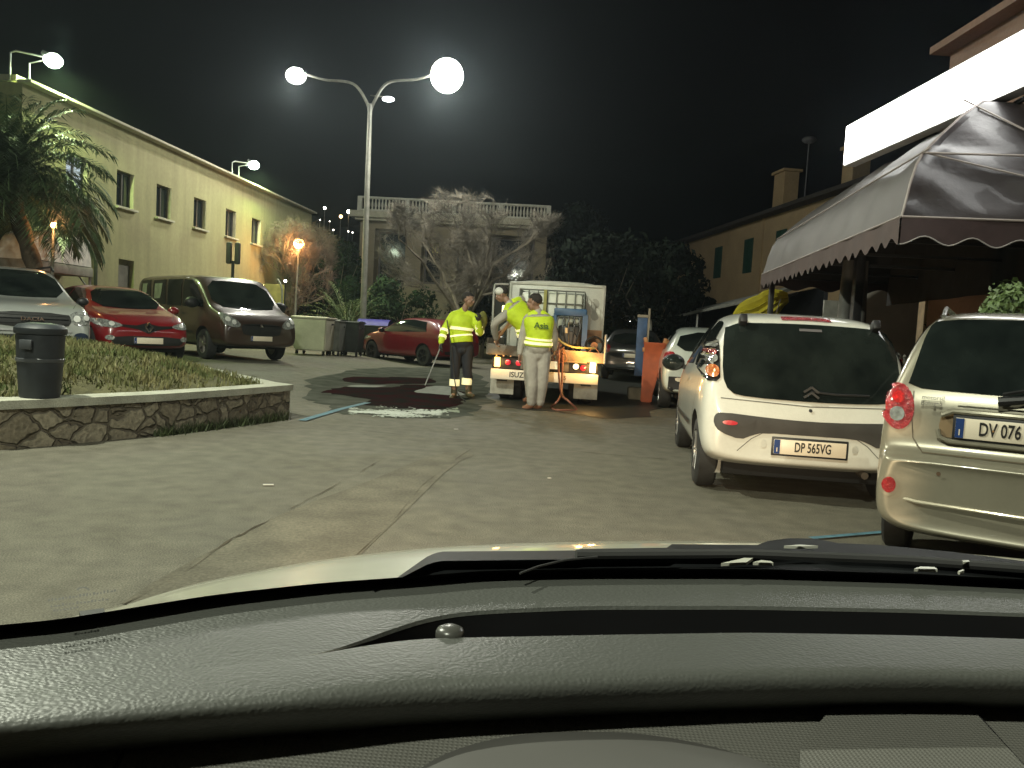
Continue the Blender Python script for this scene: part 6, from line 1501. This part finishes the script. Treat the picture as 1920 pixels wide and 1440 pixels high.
person('person in a white coverall and yellow vest standing with back turned behind the truck', (pB.x, yB, 0), J, cB)
# --- C: bending over the bed
yC = 12.98; pC = D(1004, 760, yC)
def W(px, py, dy=0): p = D(px, py, yC + dy); return p - V((pC.x, yC, 0))
J = dict(pel=W(1000, 640), neck=W(958, 572, -.05), mid=W(984, 603, -.06), hipL=W(990, 642, -.05), hipR=W(1006, 644, .08), shL=W(949, 590, -.16), shR=W(977, 563, .16), bulk=1.06,
         elL=W(928, 607, -.15), wrL=W(930, 636, .02), elR=W(962, 600, .3), wrR=W(940, 618, .35), knL=W(992, 696, -.10), knR=W(1008, 700, .0), anL=W(994, 744, -.04), anR=W(1014, 742, .05),
         toL=W(984, 750, .08), toR=W(1006, 748, .18), head=W(941, 552, -.04), face=V((-.86, .2, -.42)), up=V((-.35, 0, .94)), hs=1.04,
         handL=(V((.1, .2, -1)), V((.8, .3, 0)), V((.2, .8, .2)), .6), handR=(V((-.5, .2, -.8)), V((-.8, 0, .2)), V((.1, -.8, .2)), .6))
def cC(t, J):
    cB(t, J)
    q = MB(); q.sphere(J['head'] + V((-.035, -.02, .045)), .085, (1.0, 1.05, .8), n=18); q.build('cap', mat('white_cap', (.6, .6, .56), rough=.8), t)
person('person in coverall, white cap and yellow vest bending left over the truck bed', (pC.x, yC, 0), J, cC)
# ================================================================== the car the photograph is taken from
CARW = thing('own_car', 'interior dashboard, wipers and pale bonnet of the car the picture is taken from', 'car', (0, 0, 0))
def dash_mat(name, col, sc=260, st=.5, rough=.5, var=.08):
    m = mat(name, col, rough=rough, var=var, scale=3, spec=.45)
    nt = m.node_tree; N = nt.nodes; L = nt.links; b = N['Principled BSDF']
    tc = [n for n in N if n.type == 'TEX_COORD'][0]
    mp = N.new('ShaderNodeMapping'); mp.inputs['Scale'].default_value = (1, 1.5, 1); mp.inputs['Rotation'].default_value = (0, 0, .2)
    wn = N.new('ShaderNodeTexNoise'); wn.inputs['Scale'].default_value = 55; wn.inputs['Detail'].default_value = 3
    L.new(tc.outputs['Object'], wn.inputs['Vector'])
    ad = N.new('ShaderNodeVectorMath'); ad.operation = 'MULTIPLY_ADD'; ad.inputs[1].default_value = (.006, .006, .006)
    L.new(wn.outputs['Color'], ad.inputs[0]); L.new(tc.outputs['Object'], ad.inputs[2]); L.new(ad.outputs[0], mp.inputs[0])
    v = N.new('ShaderNodeTexVoronoi'); v.inputs['Scale'].default_value = sc; v.feature = 'SMOOTH_F1'; v.inputs['Smoothness'].default_value = .7; v.inputs['Randomness'].default_value = .95
    L.new(mp.outputs[0], v.inputs['Vector'])
    n2 = N.new('ShaderNodeTexNoise'); n2.inputs['Scale'].default_value = 130; n2.inputs['Detail'].default_value = 4; L.new(tc.outputs['Object'], n2.inputs['Vector'])
    su = N.new('ShaderNodeMath'); su.operation = 'MULTIPLY_ADD'; su.inputs[1].default_value = -1.1; L.new(v.outputs['Distance'], su.inputs[0]); L.new(n2.outputs['Fac'], su.inputs[2])
    bp = N.new('ShaderNodeBump'); bp.inputs['Strength'].default_value = st; bp.inputs['Distance'].default_value = .0013
    L.new(su.outputs[0], bp.inputs['Height']); L.new(bp.outputs[0], b.inputs['Normal'])
    return m
DASH = dash_mat('dash_leather_grain', (.066, .069, .063), st=.30, sc=300, rough=.46)
def woven(name, col):
    m = mat(name, col, rough=.6, var=.08, scale=3); nt = m.node_tree; N = nt.nodes; L = nt.links; b = N['Principled BSDF']
    tc = [n for n in N if n.type == 'TEX_COORD'][0]
    outs = []
    for d in ('X', 'Y'):
        w = N.new('ShaderNodeTexWave'); w.bands_direction = d; w.inputs['Scale'].default_value = 95; w.inputs['Distortion'].default_value = .4; L.new(tc.outputs['Object'], w.inputs['Vector']); outs.append(w)
    mu = N.new('ShaderNodeMath'); mu.operation = 'MULTIPLY'; L.new(outs[0].outputs['Fac'], mu.inputs[0]); L.new(outs[1].outputs['Fac'], mu.inputs[1])
    bp = N.new('ShaderNodeBump'); bp.inputs['Strength'].default_value = .55; bp.inputs['Distance'].default_value = .0012; L.new(mu.outputs[0], bp.inputs['Height']); L.new(bp.outputs[0], b.inputs['Normal'])
    return m
DASHL = woven('dash_lower_textured', (.10, .098, .088))
DBLK = mat('dash_black', (.006, .006, .007), rough=.55)
DGRY = mat('dash_smooth_grey', (.085, .083, .078), rough=.5, var=.05)
xs_ = [-150, 0, 100, 200, 400, 600, 800, 1100, 1400, 1700, 1920, 2080]
def cv(px, pts): return interp(px, [p[0] for p in pts], [p[1] for p in pts])
c_far = [(-150, 1206), (0, 1187), (40, 1183), (100, 1170), (200, 1152), (400, 1121), (600, 1100), (800, 1087), (1100, 1081), (1400, 1082), (1700, 1091), (1920, 1102), (2080, 1112)]
c_crease = [(-150, 1440), (0, 1419), (230, 1397), (500, 1374), (800, 1351), (1100, 1336), (1400, 1324), (1700, 1319), (1920, 1322), (2080, 1326)]
c_vtop = [(-150, 1330), (0, 1300), (300, 1262), (560, 1233), (620, 1222), (700, 1192), (760, 1170), (820, 1153), (900, 1144), (1100, 1136), (1400, 1136), (1700, 1142), (1920, 1150), (2080, 1157)]
c_vbot = [(-150, 1330), (0, 1300), (300, 1262), (560, 1233), (620, 1222), (700, 1208), (760, 1200), (820, 1196), (900, 1195), (1100, 1191), (1400, 1186), (1700, 1191), (1920, 1198), (2080, 1204)]
NX = 110
PXS = [-160 + (2250) * k / NX for k in range(NX + 1)]
def sm_(pts, px):                            # smoothed curve value
    return sum(cv(px + o, pts) for o in (-50, -30, -10, 10, 30, 50)) / 6 if px > 560 or pts not in (c_vtop, c_vbot) else cv(px, pts)
ZF, ZV = .949, .945                          # real heights of the dashboard top
def at(px, py, z): return G(px, py, z)
VF = [min(1, max(0, (px - 610) / 90)) for px in PXS]
# upper pad: far edge -> vent far edge
def row(curve, z, dpy=0): return [at(px, sm_(curve, px) + dpy, z) for px in PXS]
def blend(c1, c2, f, z, dpy=0): return [at(px, sm_(c1, px) * (1 - f) + sm_(c2, px) * f + dpy, z) for px in PXS]
m_ = MB(); m_.sheet([row(c_far, ZF - .02, -5), row(c_far, ZF - .003, 0)] + [blend(c_far, c_vtop, f, ZF + (ZV - ZF) * f + .001 * math.sin(math.pi * f)) for f in (.1, .25, .4, .55, .7, .85, .95)] + [row(c_vtop, ZV), [p + V((0, -.0015 * vf, -.003 * vf)) for p, vf in zip(row(c_vtop, ZV, 0), VF)]])
m_.build('dash_top_pad', DASH, CARW, norm=False)
# vent slot floor
m_ = MB(); m_.sheet([[p + V((0, -.0012, -.003 * vf)) for p, vf in zip(row(c_vtop, ZV), VF)], [p + V((0, .0, -.034 * vf)) for p, vf in zip(row(c_vtop, ZV), VF)], [p + V((0, -.004, -.034 * vf)) for p, vf in zip(row(c_vbot, ZV, 3), VF)], [p + V((0, .001, -.004 * vf)) for p, vf in zip(row(c_vbot, ZV), VF)]]); bmesh.ops.delete(m_.bm, geom=[v for v in m_.bm.verts if v.co.x < G(585, 1228, ZV).x], context='VERTS'); m_.build('vent_slot', DBLK, CARW, norm=False)
# main roll: vent near edge -> rolls down to the crease
rows = [[p + V((0, .0008 * vf, -.003 * vf)) for p, vf in zip(row(c_vbot, ZV), VF)]]
prof = [(0, 0, ZV), (.04, 0, ZV), (.12, 0, ZV - .0003), (.25, 0, ZV - .001), (.38, 0, ZV - .0022), (.50, 0, ZV - .004), (.61, 0, ZV - .0075), (.71, 0, ZV - .0125), (.80, 0, ZV - .0185), (.88, 0, ZV - .0255), (.95, 0, ZV - .033)]
pz = crom([V((f, z, 0)) for f, _, z in prof], 4)
for q in pz: rows.append(blend(c_vbot, c_crease, q.x, q.y))
rows.append(row(c_crease, ZV - .040, -1)); rows.append([p + V((0, .02, -.014)) for p in row(c_crease, ZV - .042, 2)])
m_ = MB(); m_.sheet(rows); m_.build('dash_roll', DASH, CARW, norm=False)
# ribs in the slot
for k in range(11):
    px = 905 + k * 57; p = at(px, sm_(c_vbot, px) - 1, ZV); m_ = MB(); m_.box(p + V((0, .008, -.010)), (.0016, .012, .009)); m_.build('vent_rib', DBLK, CARW)
m_ = MB(); m_.tube([at(px, sm_(c_vbot, px) - 9, ZV) + V((0, .002, -.014)) for px in PXS if 880 < px < 1960], .0045, n=6); m_.build('vent_bar', mat('vent_bar_black', (.012, .014, .016), rough=.3), CARW)
# sensor dome
p = at(843, 1190, ZV); m_ = MB(); m_.lathe([(.0112, -.004), (.0112, .0), (.010, .0022), (.0065, .004), (.001, .0046)], c=(0, 0, 0), n=28); dm = m_.mesh('sensor_dome'); dm.transform(Matrix.Translation(p + V((0, .004, .001)))); link('sensor_dome', dm, mat('dome_grey', (.05, .05, .045), rough=.3), CARW)
# lower textured panel, from the crease towards the camera
ZL = ZV - .050
c_low = [(-150, 1500), (2080, 1500)]
m_ = MB(); lowrows = [[p + V((0, .03, -.002)) for p in row(c_crease, ZL, 0)]]
for f in (.0, .15, .35, .6, .85, 1.2): lowrows.append([at(px, sm_(c_crease, px) + 1 + (1560 - sm_(c_crease, px)) * f, ZL - .014 * f) for px in PXS])
m_.sheet(lowrows); m_.build('dash_lower_panel', DASHL, CARW, norm=False)
m_ = MB(); m_.tube([at(248, 1392, ZL + .0), at(236, 1403, ZL), at(216, 1442, ZL - .004), at(198, 1475, ZL - .01)], .0014, n=5); m_.build('panel_seam', DBLK, CARW)
# smooth arc of the instrument hood
m_ = MB(); rows = []
arc = [(735, 1500), (790, 1440), (860, 1404), (960, 1380), (1080, 1372), (1200, 1376), (1320, 1396), (1420, 1426), (1480, 1460), (1540, 1510)]
arcs = crom([V((a, b, 0)) for a, b in arc], 5)
far_r = [at(q.x, q.y, ZL + .004) for q in arcs]; mid_r = [at(q.x + (1120 - q.x) * .06, q.y + 6, ZL + .012) for q in arcs]; nr = [at(1120 + (q.x - 1120) * .9, q.y + 24, ZL + .017) for q in arcs]; nr2 = [at(1120 + (q.x - 1120) * .8, q.y * .45 + 1560 * .55, ZL + .020) for q in arcs]
m_.sheet([far_r, mid_r, nr, nr2]); m_.build('instrument_hood', DGRY, CARW, norm=False)
# raised block on the right
m_ = MB(); blk = [(1560, 1326), (1780, 1319), (1806, 1322), (1830, 1337), (1925, 1440), (1990, 1520), (1500, 1520), (1500, 1400)]
up_ = [at(a, b, ZL + .005) for a, b in blk]; m_.poly(up_); lo_ = [p - V((0, 0, .010)) for p in up_]
for k in range(len(up_)): m_.poly([up_[k], up_[(k + 1) % len(up_)], lo_[(k + 1) % len(up_)], lo_[k]])
m_.build('airbag_cover', DASHL, CARW, smooth=False)
m_ = MB(); m_.tube([at(a, b, ZL + .002) for a, b in ((1780, 1319), (1806, 1322), (1832, 1340), (1925, 1443))], .0012, n=5); m_.build('panel_seam', DBLK, CARW)
# black glass edge beyond the pad
c_frit = [(-150, 1190), (0, 1171), (40, 1168), (100, 1163), (200, 1147), (400, 1115), (600, 1093), (800, 1079), (900, 1070), (1100, 1066), (1400, 1066), (1700, 1075), (1920, 1086), (2080, 1096)]
m_ = MB(); m_.sheet([row(c_frit, ZF + .012), [p for p in row(c_far, ZF - .014, 3)]]); m_.build('windscreen_edge', mat('frit_black', (.004, .004, .004), rough=.35), CARW, norm=False)
# bonnet
HOOD = paint('own_bonnet', (.50, .50, .40))
c_hood = [(90, 1172), (150, 1160), (220, 1140), (300, 1113), (400, 1091), (520, 1068), (640, 1050), (760, 1037), (860, 1030), (980, 1024), (1100, 1021), (1250, 1019), (1500, 1022), (1700, 1032), (1920, 1050), (2080, 1066)]
hx_ = [90 + (1990) * k / 70 for k in range(71)]
def hrow(f, z0, z1): return [at(px, (sum(cv(px + o, c_hood) for o in (-30, -10, 10, 30)) / 4) * (1 - f) + (sm_(c_far, px) + 8) * f, z0 + (z1 - z0) * f) for px in hx_]
m_ = MB(); e_ = hrow(0, .90, .92); m_.sheet([[p + V((0, .28, -.16)) for p in e_], [p + V((0, .16, -.05)) for p in e_], [p + V((0, .06, -.012)) for p in e_]] + [hrow(f, .90, .925) for f in (0, .2, .45, .7, 1)]); m_.build('bonnet', HOOD, CARW, norm=False)
m_ = MB(); m_.bar(at(150, 1158, .93), at(196, 1152, .93), .014, .006); m_.sheet([[at(152, 1150, .932), at(176, 1150, .932)], [at(175, 1163, .932), at(202, 1161, .932)]]); m_.build('bonnet_gap', DBLK, CARW)
# cowl and wiper
COWL = mat('cowl_black', (.008, .009, .010), rough=.6, var=.3, scale=20, spec=.2)
c_cowl = [(700, 1108), (735, 1090), (770, 1065), (800, 1044), (815, 1037), (830, 1034), (1080, 1032), (1090, 1029), (1250, 1027), (1258, 1020), (1420, 1022), (1440, 1014), (1480, 1009), (1530, 1010), (1570, 1018), (1650, 1022), (1780, 1034), (1920, 1052), (2080, 1070)]
cx_ = [700 + 1380 * k / 138 for k in range(139)]
def crow(f, z): return [at(px, cv(px, c_cowl) * (1 - f) + (sm_(c_far, px) + 6) * f, z) for px in cx_]
m_ = MB(); e_ = crow(0, .945); m_.sheet([[p + V((0, .01, -.02)) for p in e_], e_, crow(.3, .952), crow(.55, .940), crow(1, .945)]); m_.build('cowl_cover', COWL, CARW, norm=False)
m_ = MB(); m_.tube([at(a, b, .962) for a, b in ((975, 1075), (1010, 1062), (1060, 1050), (1120, 1044))], .0012, n=5); m_.tube([at(a, b, .96) for a, b in ((1080, 1040), (1400, 1038), (1700, 1050), (2000, 1072))], .005, n=8); m_.build('wiper', mat('wiper_sheen', (.05, .05, .05), rough=.25), CARW)
WSH = mat('cowl_glint', (.42, .42, .36), rough=.3)  # pale patches painted on as glints along the black cowl
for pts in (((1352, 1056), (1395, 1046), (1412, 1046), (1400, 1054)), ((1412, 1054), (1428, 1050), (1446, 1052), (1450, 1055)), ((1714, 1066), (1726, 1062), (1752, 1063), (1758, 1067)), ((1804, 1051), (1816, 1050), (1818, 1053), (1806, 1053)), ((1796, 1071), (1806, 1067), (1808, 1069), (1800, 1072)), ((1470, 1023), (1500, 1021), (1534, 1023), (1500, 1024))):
    m_ = MB(); m_.poly([at(a, b, .966) for a, b in pts]); m_.prism([at(a, b, .964) for a, b in pts], (0, 0, -.003)); m_.build('cowl_glint_patch', WSH, CARW, smooth=False)
# small print on the windscreen corner (too small to read) and its mirror image on the pad
PRT = mat('screen_print', (.02, .018, .012), rough=.6)
m_ = MB(); rr = random.Random(9)
def marks(x0, y0, x1, y1, n, h, z, w=.8):
    for k in range(n):
        t0, t1 = k / n, (k + w * rr.uniform(.5, 1)) / n; hh = h * rr.uniform(.5, 1)
        a, b = V((x0, y0, 0)).lerp(V((x1, y1, 0)), t0), V((x0, y0, 0)).lerp(V((x1, y1, 0)), t1)
        m_.poly([at(a.x, a.y, z), at(b.x, b.y, z), at(b.x, b.y - hh, z), at(a.x, a.y - hh, z)])
marks(90, 1128, 220, 1109, 20, 6, .97); marks(95, 1139, 205, 1125, 16, 5, .97); marks(100, 1147, 150, 1140, 8, 4, .97)
for k in range(10): a = math.pi * (.05 + .9 * k / 10); b = math.pi * (.05 + .9 * (k + 1) / 10); m_.poly([at(156 + 13 * math.cos(a), 1108 - 8 * math.sin(a), .97), at(156 + 13 * math.cos(b), 1108 - 8 * math.sin(b), .97), at(156 + 9 * math.cos(b), 1108 - 5.5 * math.sin(b), .97), at(156 + 9 * math.cos(a), 1108 - 5.5 * math.sin(a), .97)])
m_.build('screen_print', PRT, CARW, smooth=False, norm=False)

# unseen car roof above and behind camera, sized for light on the dash
m_ = MB(); m_.box((-.15, -.75, 1.44), (1.5, 1.75, .05), bev=.02); m_.build('unseen_roof_lining', mat('roof_lining_grey', (.3, .3, .27)), CARW)
for x in (-.93, .66):
    m_ = MB(); m_.bar((x, .30, 1.42), (x * 1.12, .98, 1.0), .06); m_.build('windscreen_pillar', mat('roof_lining_grey', (.3,) * 3), CARW)
# ================================================================== sky and light
w = bpy.data.worlds.new('World'); SC.world = w; w.use_nodes = True
nt = w.node_tree; bg = nt.nodes['Background']
sky = nt.nodes.new('ShaderNodeTexSky'); sky.sky_type = 'NISHITA'; sky.sun_disc = False; sky.sun_elevation = R(-4); sky.sun_rotation = R(200); sky.air_density = 1.5
hs = nt.nodes.new('ShaderNodeHueSaturation'); hs.inputs['Saturation'].default_value = .35; hs.inputs['Value'].default_value = 1.0
nt.links.new(sky.outputs[0], hs.inputs['Color']); nt.links.new(hs.outputs[0], bg.inputs[0]); bg.inputs[1].default_value = .10
def lamp(name, typ, loc, power, col, size=.15, aim=None, **kw):
    l = bpy.data.lights.new(name, typ); l.energy = power; l.color = col
    if typ != 'SUN': l.shadow_soft_size = size
    for k, v in kw.items(): setattr(l, k, v)
    o = bpy.data.objects.new(name, l); COL.objects.link(o); o.location = loc
    if aim is not None: o.rotation_euler = (V(aim) - V(loc)).to_track_quat('-Z', 'Y').to_euler()
    return o
WHITE = (1, .98, .84)
lamp('street_light', 'SPOT', HL_ + V((0, -.3, -.36)), 1100, WHITE, .2, HL_ + V((0, -2, -8)), spot_size=R(160), spot_blend=.5)
lamp('street_light', 'SPOT', HR_ + V((0, -.45, -.5)), 1700, WHITE, .2, HR_ + V((0, -2.5, -8)), spot_size=R(165), spot_blend=.5)
lamp('added_lot_light', 'SPOT', L3 + V((0, 0, -.15)), 3400, (.96, 1, .80), .15, L3 + V((1.5, .5, -8)), spot_size=R(165), spot_blend=.6)
lamp('added_lot_light', 'SPOT', L4 + V((0, 0, -.15)), 2600, (.96, 1, .80), .15, L4 + V((1, 4, -8)), spot_size=R(165), spot_blend=.6)
for p in (FL1, FL2): lamp('flood_light', 'SPOT', V(p) + V((.25, 0, -.16)), 900, (.72, 1, .42), .1, V(p) + V((-.4, 0, -5)), spot_size=R(168), spot_blend=.4)
lamp('sodium_light', 'POINT', O1 + V((.0, -.3, 0)), 230, (1, .5, .18), .2)
lamp('sodium_light', 'POINT', O2 + V((0, -.15, 0)), 14, (1, .5, .18), .08)
# own headlamps, low beam
for x, tx in ((-.85, .4), (.45, 3.1)):
    lamp('own_headlamp', 'SPOT', (x, 1.95, .66), 600, (1, .78, .50), .06, (tx, 13, .35), spot_size=R(52), spot_blend=1.0)
TI = K
lamp('truck_lamp', 'POINT', K @ V((.80, -.12, .66)), 12, (1, .55, .15), .05); lamp('truck_lamp', 'POINT', K @ V((.60, -.22, .93)), 16, (1, .5, .12), .05); lamp('truck_lamp', 'POINT', K @ V((-.80, -.10, .66)), 3, (1, .5, .12), .05)
# thin night haze that the lamps light up
HZ = bpy.data.materials.new('haze'); HZ.use_nodes = True; n_ = HZ.node_tree.nodes; n_.remove(n_['Principled BSDF'])
pv = n_.new('ShaderNodeVolumePrincipled'); pv.inputs['Density'].default_value = .0008; pv.inputs['Color'].default_value = (.74, .9, 1, 1); pv.inputs['Anisotropy'].default_value = .72
HZ.node_tree.links.new(pv.outputs[0], n_['Material Output'].inputs['Volume'])
HAZE = True
if HAZE:
    q = MB(); q.box((0, 60, 14), (170, 170, 32)); tag(q.build('haze', HZ, smooth=False), kind='stuff')
v_ = SC.view_settings; v_.view_transform = 'Standard'; v_.look = 'None'; v_.exposure = 0; v_.gamma = 1
cy = SC.cycles; cy.use_denoising = True; cy.max_bounces = 6; cy.diffuse_bounces = 3; cy.glossy_bounces = 3; cy.transmission_bounces = 2; cy.transparent_max_bounces = 4; cy.volume_bounces = 0
cy.sample_clamp_indirect = 4; cy.caustics_reflective = False; cy.caustics_refractive = False
